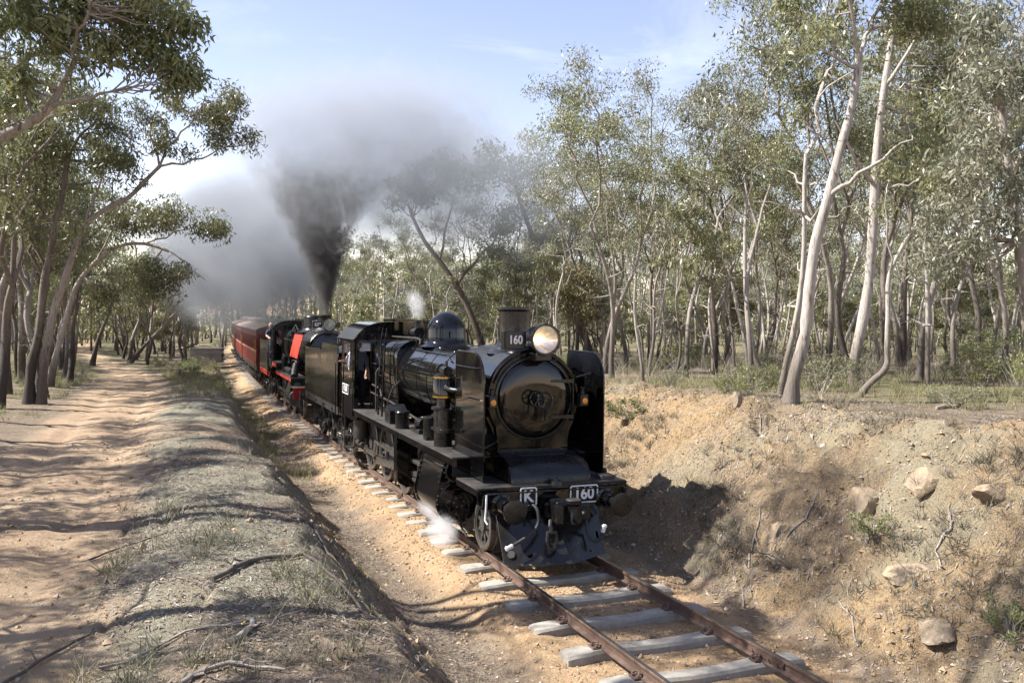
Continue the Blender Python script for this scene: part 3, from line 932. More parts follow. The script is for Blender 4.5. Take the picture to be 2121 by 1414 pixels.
plough = mb.build('plough', simple('black_plough_paint', (.010, .010, .011), (.024, .021, .018), .17, scale=4, rough_var=.07), loc1, angle=20)
def plough_slot(a0, a1, c0, c1, u, v, du, h, name, mat, w=.05, lift=.006):
    """capsule on the plough face at (u across, v up) with half height h"""
    P = lambda u_, v_: (a0.lerp(c0, u_)).lerp(a1.lerp(c1, u_), v_)
    p0, p1 = P(u - du, v - h), P(u + du, v + h)
    n = (c0 - a0).cross(a1 - a0); n = n if n.y < 0 else -n; n.normalize()
    d = (p1 - p0).normalized(); e = d.cross(n)
    pts = []
    for k in range(9): a = math.pi * k / 8; pts.append(p1 + e * w * math.cos(a) + d * w * math.sin(a))
    for k in range(9): a = math.pi + math.pi * k / 8; pts.append(p0 + e * w * math.cos(a) + d * w * math.sin(a))
    m2 = MB(); m2.add([q + n * lift for q in pts] + [q - n * .003 for q in pts], [tuple(range(18))] + [(i, (i + 1) % 18, 18 + (i + 1) % 18, 18 + i) for i in range(18)])
    return m2.build(name, mat, plough)
for u, v, h in ((.38, .30, .14), (.42, .74, .09), (.80, .27, .15), (.66, .78, .05)):
    plough_slot(L0, L1, C0, C1, u, v, -.03, h, 'slot', M['hole'])
    plough_slot(R0, R1, C0, C1, u, v, -.03, h, 'slot', M['hole'])
plough_slot(L0, L1, C0, C1, .13, .17, 0, .002, 'cover_plate', M['steelgrey'], .062, .012)
plough_slot(R0, R1, C0, C1, .13, .40, 0, .05, 'slot', M['hole'], .035)
# coupler, link, hoses
mb = MB().box(-.13, .13, -.02, -.36, .80, 1.06, .03)
mb.prism([(-.20, -.34), (.10, -.30), (.22, -.40), (.22, -.60), (.10, -.68), (.06, -.60), (.10, -.52), (.02, -.46), (-.10, -.50), (-.12, -.62), (-.22, -.60)], 'z', .76, 1.02)
mb.lathe([(-.30, 0), (-.30, .10), (-.26, .125), (-.22, .105), (.0, .10), (.03, .13), (.06, .13), (.06, 0)], (.12, -.48, 1.02), 'z', 18)
mb.box(-.2, .32, -.0, -.12, .74, 1.0, .03)
coup = mb.build('coupler', S_, loc1)
MB().lathe([(0, 0), (.0, .115), (.018, .125), (.03, .11), (.03, 0)], (.12, -.48, 1.085), 'z', 20).build('coupler_cap', M['steelgrey'], coup)
mb = MB().tube([(-.24, -.40, .78), (-.27, -.45, .70), (-.25, -.46, .63)], .035, 8)
mb.tube([(-.33, -.47, .60), (-.17, -.47, .60)], .032, 8)
mb.tube([(-.32, -.47, .6), (-.335, -.48, .45), (-.30, -.49, .34), (-.25, -.49, .31), (-.20, -.49, .34), (-.165, -.48, .45), (-.18, -.47, .6)], .026, 8)
mb.build('coupling_link', M['grime'], coup)
mb = MB().box(.34, .62, -.03, -.16, .70, .95, .03); mb.cyl((.44, -.12, .83), (.44, -.30, .78), .09, .07, n=14); mb.cyl((.6, -.05, .86), (.68, -.14, .74), .07, n=12)
mb.build('cable_connector_box', S_, loc1)
hose(loc1, [(-.46, -.03, .93), (-.43, -.15, .98), (-.40, -.24, .90), (-.40, -.27, .72), (-.52, -.31, .58), (-.74, -.33, .46), (-.88, -.34, .40)])
hose(loc1, [(.50, -.03, .86), (.50, -.18, .72), (.50, -.24, .5), (.58, -.30, .36), (.68, -.34, .38), (.72, -.37, .52)])
hose(loc1, [(-.52, -.02, .98), (-.53, -.08, 1.02), (-.545, -.10, .96), (-.55, -.1, .86)], 'pipe_cock', False)
# smokebox, saddle, front plate, door
sb = MB().lathe([(.98, .0), (.98, .855), (1.0, .872), (3.05, .872), (3.07, .83), (3.07, 0)], (0, 0, BZ), 'y', 56).build('smokebox', G_, loc1)
mb = MB(); pts = []
for k in range(0, 33):
    a = R(-35 + 250 * k / 32); pts.append((.852 * math.cos(a), BZ + .852 * math.sin(a)))
pts = pts + [(-.70, BZ - .52), (-.66, BZ - .74), (-.66, 1.62), (.66, 1.62), (.66, BZ - .74), (.70, BZ - .52)]
mb.prism(pts, 'y', .93, .979)
mb.build('smokebox_front', gloss_mat('warm_black_gloss', .2), loc1, angle=25)
MB().prism([(-.66, 1.2), (-.66, 1.9), (-.86, 2.3), (.86, 2.3), (.66, 1.9), (.66, 1.2)], 'y', 1.0, 2.9).build('smokebox_saddle', G_, loc1)
MB().lathe([(.93, .72), (.905, .735), (.895, .715), (.895, .695), (.93, .68)], (0, 0, BZ), 'y', 56, cap=False).build('door_ring', S_, sb)
MB().lathe([(.925, .682), (.900, .678), (.880, .655), (.862, .60), (.842, .45), (.832, .25), (.828, .0)], (0, 0, BZ), 'y', 56, cap=False).build('smokebox_door', G_, sb)
for z in (.30, -.33):
    mb = MB().prism([(.72, BZ + z - .035), (.72, BZ + z + .035), (.30, BZ + z + .022), (.27, BZ + z), (.30, BZ + z - .022)], 'y', .828, .885)
    mb.build('hinge_strap', S_, sb)
mb = MB().cyl((.735, .87, BZ - .42), (.735, .87, BZ + .42), .022, n=10)
for z in (.30, -.33): mb.cyl((.735, .87, BZ + z - .06), (.735, .87, BZ + z + .06), .04, n=10)
mb.build('hinge_pin', G_, sb)
def hand_wheel(y, r):
    m2 = MB().torus((0, y, BZ), 'y', r, .018, 28, 8)
    for k in range(6):
        a = R(60 * k + 15); m2.cyl((0, y, BZ), (r * math.cos(a), y, BZ + r * math.sin(a)), .011, n=6)
    m2.lathe([(y - .03, 0), (y - .03, .035), (y + .03, .045), (y + .03, 0)], (0, 0, BZ), 'y', 12)
    m2.tube([(0, y, BZ), (0, y + .005, BZ - r * .9), (0, y, BZ - r - .2)], .013, 6)
    return m2.build('hand_wheel', G_, sb)
hand_wheel(.79, .13); hand_wheel(.44, .135)
MB().cyl((0, .42, BZ), (0, .84, BZ), .026, n=10).build('door_spindle', S_, sb)
MB().tube([(-.58, .875, BZ + .10), (-.585, .82, BZ + .09), (-.585, .82, BZ - .09), (-.58, .875, BZ - .10)], .012, 6).build('door_handle', S_, sb)
hr = MB()
pts = [(.79 * math.cos(R(a)), .88, BZ + .79 * math.sin(R(a))) for a in range(20, 161, 7)]
hr.tube(pts, .016, 8)
for a in (22, 60, 120, 158): hr.cyl((.79 * math.cos(R(a)), .94, BZ + .79 * math.sin(R(a))), (.79 * math.cos(R(a)), .865, BZ + .79 * math.sin(R(a))), .026, n=8)
hr.build('front_handrail', G_, sb)
tag(rivet_rows([((-.64, .928, 1.66), (.64, .928, 1.66))] + [((s_ * .62, .928, 1.7), (s_ * .62, .928, 2.05)) for s_ in (-1, 1)], (0, -1, 0), .012, .1).build('rivets', S_, sb), kind='stuff')
# marker lamps
for sx in (-1, 1):
    mb = MB().box(sx * .86 - .075, sx * .86 + .075, .66, .84, BZ - .14, BZ + .08, .015)
    mb.lathe([(0, .05), (.04, .04), (.045, .028), (.09, .028), (.1, .045), (.115, .03), (.12, 0)], (sx * .86, .75, BZ + .08), 'z', 12)
    mb.box(sx * .86 - .02, sx * .86 + .02, .84, .96, BZ - .16, BZ - .10)
    ml = mb.build('marker_lamp', S_, loc1)
    MB().lathe([(0, .052), (-.015, .055), (-.025, .045), (-.032, 0)], (sx * .86, .66, BZ - .04), 'y', 18, cap=False).build('amber_lens', M['amber'], ml)
# chimney, headlight, number box
ch = MB().lathe([(3.36, .52), (3.44, .43), (3.50, .36), (3.57, .315), (3.68, .29), (3.9, .285), (4.13, .295), (4.14, .315), (4.165, .335), (4.20, .335), (4.215, .315), (4.215, .27), (3.9, .25)], (0, 1.88, 0), 'z', 40, cap=False)
ch.build('chimney', S_, loc1)
headlight(loc1, (0.02, .50, 3.655), .25, .5, True, S_)
number_plate(loc1, '160', .37, .27, (-.455, .70, 3.64), (R(90), 0, 0), .2, False, stretch=.85)
MB().box(-.66, -.25, .712, .86, 3.49, 3.79, .01).build('number_box', S_, loc1)
# boiler barrel, bands, Belpaire firebox
bo = MB().lathe([(3.05, .0), (3.05, .80), (5.2, .815), (7.25, .84), (7.25, 0)], (0, 0, BZ), 'y', 56).build('boiler_barrel', G_, loc1)
for y, r in ((3.12, .812), (3.95, .818), (4.85, .823), (5.6, .83), (7.1, .848)):
    MB().lathe([(y, r - .01), (y + .001, r - .002), (y + .024, r - .002), (y + .025, r - .01)], (0, 0, BZ), 'y', 56, cap=False).build('boiler_band', G_, bo)
fbx = []
def fire_section(y, w, top, rr):
    pts = []
    for k in range(9): a = R(90 * k / 8); pts.append((w - rr + rr * math.sin(a) * 1. - 0, y, top - rr + rr * math.cos(a)))
    right = [(w - rr + rr * math.sin(R(90 * k / 8)), y, top - rr + rr * math.cos(R(90 * k / 8))) for k in range(9)]
    right += [(w - .01, y, 2.5), (w - .06, y, 2.1), (w - .10, y, 1.62)]
    left = [(-p[0], y, p[2]) for p in right[::-1]]
    return left + right
rows = [fire_section(7.2, .86, 3.43, .42), fire_section(7.45, .93, 3.43, .34), fire_section(9.35, .93, 3.42, .34)]
fb = MB().sheet(rows)
n_ = len(rows[0]); fb.f.append(tuple(range(n_))); fb.f.append(tuple(range(2 * n_, 3 * n_))[::-1]); fb.mi += [0, 0]
fbo = fb.build('firebox', G_, loc1, angle=32)
for y in (7.5, 8.4, 9.25):
    a, b = fire_section(y, .936, 3.433, .34), fire_section(y + .05, .936, 3.433, .34)
    MB().sheet([a, b]).build('firebox_band', G_, fbo)
stay = []
for i in range(7):
    for j in range(9): stay.append(((-.925, 7.62 + i * .24, 1.78 + j * .125), (-.925, 7.621 + i * .24, 1.78 + j * .125)))
sb2 = MB()
for sx in (-1, 1):
    for a, b in stay: sb2.cyl((sx * (.90 if a[2] > 2.3 else .87 if a[2] > 2.0 else .83), a[1], a[2]), (sx * (.945 if a[2] > 2.3 else .915 if a[2] > 2.0 else .875), a[1], a[2]), .02, n=6)
tag(sb2.build('stay_heads', S_, fbo), kind='stuff')
for y in (4.4, 5.2, 6.6):
    for sx in (-1, 1): pass
dome = MB().lathe([(3.34, .62), (3.38, .53), (3.43, .475), (3.49, .45), (3.56, .44), (3.72, .438), (3.80, .425), (3.90, .385), (3.99, .315), (4.06, .225), (4.11, .12), (4.13, .0)], (0, 6.05, 0), 'z', 44, cap=False)
dome.build('steam_dome', G_, loc1)
mb = MB()
for x, y in ((-.1, 8.15), (.14, 8.15)):
    mb.lathe([(3.40, .09), (3.52, .09), (3.54, .065), (3.84, .065), (3.86, .10), (3.92, .10), (3.92, 0)], (x, y, 0), 'z', 14)
mb.box(-.25, .32, 8.0, 8.3, 3.40, 3.50, .01)
mb.build('safety_valves', S_, loc1)
mb = MB().cyl((-.28, 7.35, 3.62), (-.28, 7.95, 3.62), .10, n=16); mb.cyl((-.28, 7.5, 3.4), (-.28, 7.5, 3.6), .05, n=10); mb.cyl((-.28, 7.85, 3.4), (-.28, 7.85, 3.6), .05, n=10)
mb.lathe([(0, 0), (0, .13), (.05, .13), (.05, 0)], (-.28, 7.32, 3.62), 'y', 16); mb.lathe([(.6, 0), (.6, .125), (.66, .12), (.66, 0)], (-.28, 7.32, 3.62), 'y', 16)
mb.cyl((-.05, 7.45, 3.55), (.35, 7.45, 3.55), .07, n=12)
mb.build('turbo_generator', S_, loc1)
mb = MB().tube([(-.28, 7.6, 3.72), (-.28, 7.6, 3.84), (-.25, 7.65, 3.9)], .03, 8); mb.lathe([(3.7, .05), (3.75, .05), (3.78, .03), (3.9, .03), (3.92, .045), (3.95, .02), (3.95, 0)], (-.02, 7.0, 0), 'z', 12); mb.cyl((-.02, 7.0, 3.38), (-.02, 7.0, 3.72), .04, n=10)
mb.tube([(-.42, 7.1, 3.36), (-.34, 7.12, 3.52), (-.28, 7.2, 3.56)], .012, 6)
mb.build('whistle', S_, loc1)
mb = MB()
for p in ([(-.45, 9.3, 3.48), (-.45, 6.9, 3.50), (-.45, 6.6, 3.47), (-.50, 6.5, 3.36)], [(-.36, 9.3, 3.47), (-.36, 7.95, 3.49)], [(.3, 9.3, 3.48), (.3, 8.3, 3.5)]): mb.tube(p, .024, 7)
mb.build('steam_pipes', M['grime'], loc1)
for sx in (-1, 1):
    mb = MB().tube([(sx * .985, 9.3, 2.80), (sx * .985, 7.3, 2.80), (sx * .93, 6.9, 2.81), (sx * .90, 3.2, 2.84)], .019, 8)
    for y in (9.0, 8.1, 7.3): mb.cyl((sx * .90, y, 2.80), (sx * 1.0, y, 2.80), .022, n=8)
    for y in (6.3, 5.2, 4.1, 3.3): mb.cyl((sx * .80, y, 2.82), (sx * .925, y, 2.82), .022, n=8)
    mb.build('boiler_handrail', G_, loc1)
    # top edge pipe along the boiler shoulder
    MB().tube([(sx * .60, 8.9, 3.30), (sx * .62, 7.3, 3.27), (sx * .56, 7.0, 3.25), (sx * .55, 4.2, 3.23), (sx * .66, 3.6, 3.12)], .016, 7).build('conduit', G_, loc1)
# running plates
for sx in (-1, 1):
    rp = MB().box(sx * 1.42, sx * .72, 1.12, 9.45, 1.585, 1.61).build('running_plate', M['deck'], loc1)
    MB().box(sx * 1.42, sx * 1.395, 1.12, 9.45, 1.47, 1.584).build('valance', G_, rp)
    MB().box(sx * 1.42, sx * 1.0, 1.105, 1.13, 1.272, 1.584).build('step_riser', G_, rp)
    MB().prism([(9.45, 1.468), (9.45, 1.25), (9.2, 1.36), (8.9, 1.468)], 'x', sx * 1.42, sx * 1.40).build('valance_bracket', G_, rp)
    d = smoke_deflector_poly()
    sd = MB().prism(d, 'x', sx * 1.10, sx * 1.112).build('smoke_deflector', G_, loc1)
    MB().tube([(sx * 1.106, y, z) for y, z in d[1:] + d[:1]], .014, 6).build('edge_bead', G_, sd)
    MB().tube([(sx * 1.112, .62, 2.62), (sx * 1.16, .64, 2.62), (sx * 1.16, 1.25, 2.62), (sx * 1.112, 1.27, 2.62)], .012, 6).build('grab_handle', M['rod'], sd)
    MB().tube([(sx * 1.112, .75, 3.16), (sx * 1.15, .78, 3.16), (sx * 1.15, 1.75, 3.16), (sx * 1.112, 1.78, 3.16)], .012, 6).build('grab_handle', S_, sd)
    MB().tube([(sx * 1.10, 1.7, 3.1), (sx * .80, 1.75, 2.95)], .016, 6).build('stay_rod', S_, sd)
    MB().tube([(sx * 1.10, .9, 3.05), (sx * .80, 1.05, 2.95)], .016, 6).build('stay_rod', S_, sd)
    rr = rivet_rows([((sx * 1.113, .45, 1.86), (sx * 1.113, 1.9, 1.9)), ((sx * 1.113, 1.0, 1.34), (sx * 1.113, 1.0, 1.84))], (sx, 0, 0), .012, .085)
    rr2 = rivet_rows([((sx * 1.099, 1.0, 1.4), (sx * 1.099, 1.0, 3.2)), ((sx * 1.099, .46, 1.88), (sx * 1.099, 1.0, 1.88))], (-sx, 0, 0), .012, .15)
    rr.add(rr2.v, rr2.f)
    tag(rr.build('rivets', S_, sd), kind='stuff')
# compressor on the near running plate, twin on the far side
for sx in (-1, 1):
    x, y = sx * 1.16, 2.42
    cp = MB().lathe([(1.612, .17), (1.9, .17), (1.93, .23), (1.97, .23), (1.98, .185), (2.28, .185), (2.30, .23), (2.34, .23), (2.35, .13), (2.52, .12)], (x, y + .08, 0), 'z', 24)
    cp.lathe([(1.98, .13), (2.3, .13)], (x + sx * .06, y - .24, 0), 'z', 18); cp.lathe([(1.9, .16), (1.93, .19), (1.97, .19), (1.98, .16)], (x + sx * .06, y - .24, 0), 'z', 18)
    cp.lathe([(2.28, .12), (2.33, .13), (2.34, .07)], (x + sx * .03, y - .2, 0), 'z', 14)
    cp.box(x - .10, x + .10, y - .22, y + .1, 2.30, 2.34)
    cpo = cp.build('air_compressor', S_, loc1)
    MB().lathe([(2.52, .0), (2.52, .228), (2.90, .228), (2.93, .21), (2.93, 0)], (x, y, 0), 'z', 26).build('steam_cylinder', G_, cpo)
    for z in (2.53, 2.885): MB().lathe([(z, .226), (z, .235), (z + .03, .235), (z + .03, .226)], (x, y, 0), 'z', 26, cap=False).build('brass_band', M['brass'], cpo)
    m2 = MB().cyl((x, y - .18, 3.02), (x, y + .18, 3.02), .09, n=14); m2.lathe([(0, 0), (0, .12), (.06, .12), (.06, 0)], (x, y + .17, 3.02), 'y', 14); m2.lathe([(2.93, .17), (2.97, .17), (2.99, .07), (3.1, .05), (3.16, .02), (3.16, 0)], (x, y, 0), 'z', 14)
    m2.cyl((x, y - .08, 3.05), (x, y - .08, 3.2), .025, n=8)
    m2.build('valve_head', S_, cpo)
    MB().tube([(x + sx * .05, y - .2, 2.72), (x + sx * .02, y - .40, 2.70), (x - sx * .1, y - .55, 2.68)], .055, 12).build('steam_pipe', S_, cpo)
    MB().tube([(x, y + .18, 2.80), (x + sx * .03, y + .30, 2.74), (x + sx * .02, y + .24, 2.58), (x, y + .15, 2.42)], .018, 7).build('drain_pipe', M['steelgrey'], cpo)
    # smaller cylinders and boxes along the plate
    m3 = MB().lathe([(1.612, .155), (2.0, .155), (2.03, .165), (2.06, .16), (2.07, 0)], (sx * 1.12, 3.42, 0), 'z', 20); m3.cyl((sx * 1.12, 3.3, 1.86), (sx * 1.12, 2.9, 1.84), .045, n=10); m3.cyl((sx * 1.24, 3.3, 1.612), (sx * 1.24, 3.3, 1.68), .04, n=8)
    m3.build('air_strainer', S_, loc1)
    MB().lathe([(1.612, .15), (1.92, .15), (1.96, .165), (1.985, .15), (1.99, 0)], (sx * 1.22, 5.25, 0), 'z', 22).build('lubricator', S_, loc1)
    m3 = MB().cyl((sx * 1.0, 4.35, 1.80), (sx * 1.0, 4.72, 1.80), .10, n=16); m3.cyl((sx * 1.15, 4.5, 1.72), (sx * .95, 4.5, 1.72), .06, n=10); m3.box(sx * .9, sx * 1.15, 4.2, 4.8, 1.612, 1.70, .01)
    m3.build('feed_pump', S_, loc1)
    m3 = MB().tube([(sx * .95, 4.4, 1.80), (sx * .92, 4.0, 2.02), (sx * .95, 3.5, 2.02), (sx * 1.0, 3.3, 1.9)], .03, 8); m3.build('feed_pipe', S_, loc1)
    pts = [(5.95 + .62 * k / 8, 1.90 + .12 * math.sin(math.pi * k / 8)) for k in range(9)]
    m3 = MB().prism([(6.02, 1.612), (6.02, 1.9)] + pts[1:-1] + [(6.5, 1.9), (6.5, 1.612)], 'x', sx * .95, sx * 1.3); m3.sheet([[(sx * 1.33, y_, z_ + .012) for y_, z_ in pts], [(sx * .93, y_, z_ + .012) for y_, z_ in pts]])
    m3.build('tool_box', S_, loc1)
    # ladder beside the firebox
    ld = MB()
    for y in (7.55, 7.95): ld.tube([(sx * 1.12, y, 1.612), (sx * 1.10, y, 2.4), (sx * 1.06, y, 3.35), (sx * 1.0, y + .05, 3.72)], .024, 7)
    lo = ld.build('ladder', G_, loc1)
    for k in range(7): MB().cyl((sx * (1.12 - .006 * k), 7.55, 1.82 + k * .25), (sx * (1.12 - .006 * k), 7.95, 1.82 + k * .25), .016, n=6).build('rung', G_, lo)
    m3 = MB()
    for q in ([(sx * 1.0, 9.2, 2.05), (sx * 1.0, 7.2, 2.0), (sx * .9, 6.0, 1.85), (sx * .85, 4.9, 1.75)], [(sx * .98, 9.2, 2.25), (sx * .99, 8.3, 2.22), (sx * .98, 8.1, 2.0), (sx * .95, 7.9, 1.7)], [(sx * 1.02, 8.6, 1.62), (sx * 1.02, 8.6, 2.6), (sx * .96, 8.6, 2.7)], [(sx * 1.0, 7.35, 1.62), (sx * 1.02, 7.35, 2.0), (sx * .95, 7.2, 2.3), (sx * .86, 6.9, 2.5)]): m3.tube(q, .024, 7)
    m3.build('injector_pipes', M['grime'], loc1)
    m3 = MB()
    for q in ([(sx * .5, 3.0, 3.26), (sx * .62, 3.02, 3.14), (sx * .80, 3.0, 2.9), (sx * .86, 2.95, 2.62), (sx * .92, 2.9, 2.4), (sx * 1.0, 2.75, 2.2)],): m3.tube(q, .03, 8)
    m3.build('exhaust_pipe', S_, loc1)
# cylinders
def hull2(c0, r0, c1, r1, n=40):
    pts = [(c0[0] + r0 * math.cos(2 * math.pi * k / n), c0[1] + r0 * math.sin(2 * math.pi * k / n)) for k in range(n)] + [(c1[0] + r1 * math.cos(2 * math.pi * k / n), c1[1] + r1 * math.sin(2 * math.pi * k / n)) for k in range(n)]
    pts = sorted(set((round(a, 5), round(b, 5)) for a, b in pts))
    def half(ps):
        h = []
        for p in ps:
            while len(h) >= 2 and (h[-1][0] - h[-2][0]) * (p[1] - h[-2][1]) - (h[-1][1] - h[-2][1]) * (p[0] - h[-2][0]) <= 0: h.pop()
            h.append(p)
        return h
    return half(pts)[:-1] + half(pts[::-1])[:-1]
for sx in (-1, 1):
    c0, c1 = (sx * 1.17, .76), (sx * 1.19, 1.30)
    poly = hull2(c0, .375, c1, .235)
    cb = MB().prism(poly, 'y', 1.62, 2.95).build('cylinder_block', G_, loc1, angle=25)
    po = hull2(c0, .40, c1, .255)
    MB().prism(po, 'y', 1.585, 1.62).build('cylinder_flange', G_, cb, angle=25)
    MB().prism(po, 'y', 2.95, 2.985).build('cylinder_flange', G_, cb, angle=25)
    MB().lathe([(1.585, .355), (1.555, .352), (1.54, .335), (1.53, .22), (1.525, 0)], (c0[0], 0, c0[1]), 'y', 36, cap=False).build('cylinder_cover', G_, cb)
    MB().lathe([(1.585, .215), (1.56, .213), (1.55, .19), (1.60, .18), (1.62, 0)], (c1[0], 0, c1[1]), 'y', 30, cap=False).build('valve_cover', K_, cb)
    MB().lathe([(1.53, .125), (1.505, .12), (1.50, 0)], (c0[0], 0, c0[1]), 'y', 20, cap=False).build('centre_boss', S_, cb)
    bl = MB()
    for (cx, cz), rr, y in ((c0, .375, 1.585), (c1, .225, 1.585), (c0, .09, 1.503)):
        k = 6 if rr < .1 else 16
        for i in range(k):
            a = 2 * math.pi * i / k + .1
            bl.cyl((cx + rr * math.cos(a), y - .022, cz + rr * math.sin(a)), (cx + rr * math.cos(a), y + .002, cz + rr * math.sin(a)), .014, n=6)
    for y in (1.66, 2.9):
        for k in range(8): bl.cyl((sx * 1.50, y, .66 + .09 * k), (sx * (1.557 - .017 * k), y, .66 + .09 * k), .012, n=6)
    tag(bl.build('bolts', M['rod'], cb), kind='stuff')
    for y in (1.95, 2.45):
        MB().box(sx * 1.24, sx * 1.34, y, y + .12, 1.50, 1.545, .012).build('relief_valve', K_, cb)
    MB().tube([(sx * 1.06, 1.7, .40), (sx * 1.08, 1.65, .30), (sx * 1.1, 1.35, .24), (sx * 1.1, 1.2, .2)], .02, 7).build('drain_cock', M['grime'], cb)
    # motion
    for z in (.98, .60): MB().box(sx * 1.03, sx * 1.13, 2.985, 5.0, z - .035, z + .035, .008).build('slide_bar', M['rod'], loc1)
    MB().box(sx * 1.0, sx * 1.17, 3.55, 3.85, .62, .96, .02).build('crosshead', M['rod'], loc1)
    MB().cyl((sx * 1.08, 2.98, .77), (sx * 1.08, 3.6, .77), .045, n=12).build('piston_rod', M['rod'], loc1)
    mb = MB().prism([(sx * 1.42, 1.46), (sx * 1.44, 1.40), (sx * 1.44, .70), (sx * 1.38, .50), (sx * 1.18, .40), (sx * .98, .42), (sx * .95, 1.58), (sx * 1.36, 1.58)], 'y', 4.92, 4.985)
    mb.prism([(4.86, 1.55), (4.83, 1.4), (4.84, .62), (4.95, .44), (5.06, .62), (5.07, 1.4), (5.04, 1.55)], 'x', sx * 1.445, sx * 1.415)
    mb.build('motion_bracket', G_, loc1)
    MB().prism([(3.25, 1.52), (3.33, 1.52), (3.40, .9), (3.36, .28), (3.24, .24), (3.26, .9)], 'x', sx * 1.20, sx * 1.245).build('combination_lever', M['rod'], loc1)
    MB().tube([(sx * 1.22, 3.3, .28), (sx * 1.15, 3.5, .26), (sx * 1.1, 3.7, .34), (sx * 1.09, 3.75, .6)], .04, 8).build('union_link', M['rod'], loc1)
    MB().box(sx * 1.17, sx * 1.21, 3.3, 4.95, 1.38, 1.44, .008).build('radius_rod', M['rod'], loc1)
    MB().cyl((sx * 1.14, 2.98, 1.3), (sx * 1.14, 3.35, 1.3), .035, n=10).build('valve_spindle', M['rod'], loc1)
# wheels and rods
DW = spoked_wheel_meshes(.70, 15, counter=True)
PW = spoked_wheel_meshes(.43, 9, hub=.12)
wheelset(loc1, 'leading_wheel', PW, 1.02, .43, spin=.3)
phase = R(-40)
WY = (4.60, 6.28, 7.96, 9.64)
for y in WY: wheelset(loc1, 'driving_wheel', DW, y, .70, spin=phase - R(90))
for sx in (-1, 1):
    ph = phase if sx < 0 else phase + math.pi / 2
    cy, cz = .33 * math.cos(ph), .33 * math.sin(ph)
    for k, y in enumerate(WY):
        MB().cyl((sx * .88, y + cy, .70 + cz), (sx * (1.16 if k == 2 else 1.04), y + cy, .70 + cz), .06, n=12).build('crank_pin', M['rod'], loc1)
        MB().lathe([(sx * .94, 0), (sx * .94, .115), (sx * 1.02, .115), (sx * 1.02, 0)], (0, y + cy, .70 + cz), 'x', 16).build('rod_bush', M['rod'], loc1)
    for a, b in zip(WY[:-1], WY[1:]):
        z = .70 + cz
        MB().prism([(a + cy, z + .085), (a + cy + .18, z + .05), (b + cy - .18, z + .05), (b + cy, z + .085), (b + cy, z - .085), (b + cy - .18, z - .05), (a + cy + .18, z - .05), (a + cy, z - .085)], 'x', sx * .955, sx * 1.005).build('coupling_rod', M['rod'], loc1)
    y1, z1 = WY[2] + cy, .70 + cz
    MB().prism([(3.7, .83), (3.95, .815), (y1 - .25, z1 + .08), (y1, z1 + .12), (y1 + .1, z1), (y1, z1 - .12), (y1 - .25, z1 - .08), (3.95, .725), (3.7, .71)], 'x', sx * 1.06, sx * 1.12).build('connecting_rod', M['rod'], loc1)
    MB().prism([(y1 - .05, z1 + .06), (y1 + .05, z1 + .03), (WY[2] - .1 + .1, .70 + .28), (WY[2] - .1, .70 + .26)], 'x', sx * 1.14, sx * 1.18).build('return_crank', M['rod'], loc1)
    MB().prism([(5.3, 1.0), (5.3, .93), (WY[2], .93), (WY[2], 1.0)], 'x', sx * 1.19, sx * 1.215).build('eccentric_rod', M['rod'], loc1)
    for y in (5.44, 7.12, 8.80):
        MB().prism([(y - .03, 1.1), (y + .03, 1.1), (y + .08, .55), (y + .02, .4), (y - .06, .55)], 'x', sx * .80, sx * .86).build('brake_hanger', M['grime'], loc1)
    # injector, steps and pipe below the cab
    mb = MB().lathe([(0, 0), (0, .2), (.5, .2), (.52, 0)], (sx * 1.05, 10.2, .75), 'z', 20); mb.cyl((sx * 1.05, 9.9, .6), (sx * 1.05, 10.6, .6), .07, n=10)
    mb.build('ash_ejector', M['grime'], loc1)
    MB().tube([(sx * 1.2, 12.0, .42), (sx * 1.25, 11.2, .30), (sx * 1.22, 10.6, .28), (sx * 1.2, 10.3, .34), (sx * 1.15, 10.2, .5)], .05, 8).build('suction_hose', M['steelgrey'], loc1)
    st = MB().box(sx * 1.10, sx * 1.38, 10.75, 11.15, .72, .75); st.box(sx * 1.10, sx * 1.38, 10.75, 11.15, .40, .43)
    for y in (10.75, 11.13): st.box(sx * 1.36, sx * 1.38, y, y + .02, .40, 1.28)
    st.build('cab_steps', M['grime'], loc1)
    MB().torus((sx * 1.2, 10.9, .72), 'x', .2, .02, 20, 6).build('pipe_loop', M['steelgrey'], loc1)
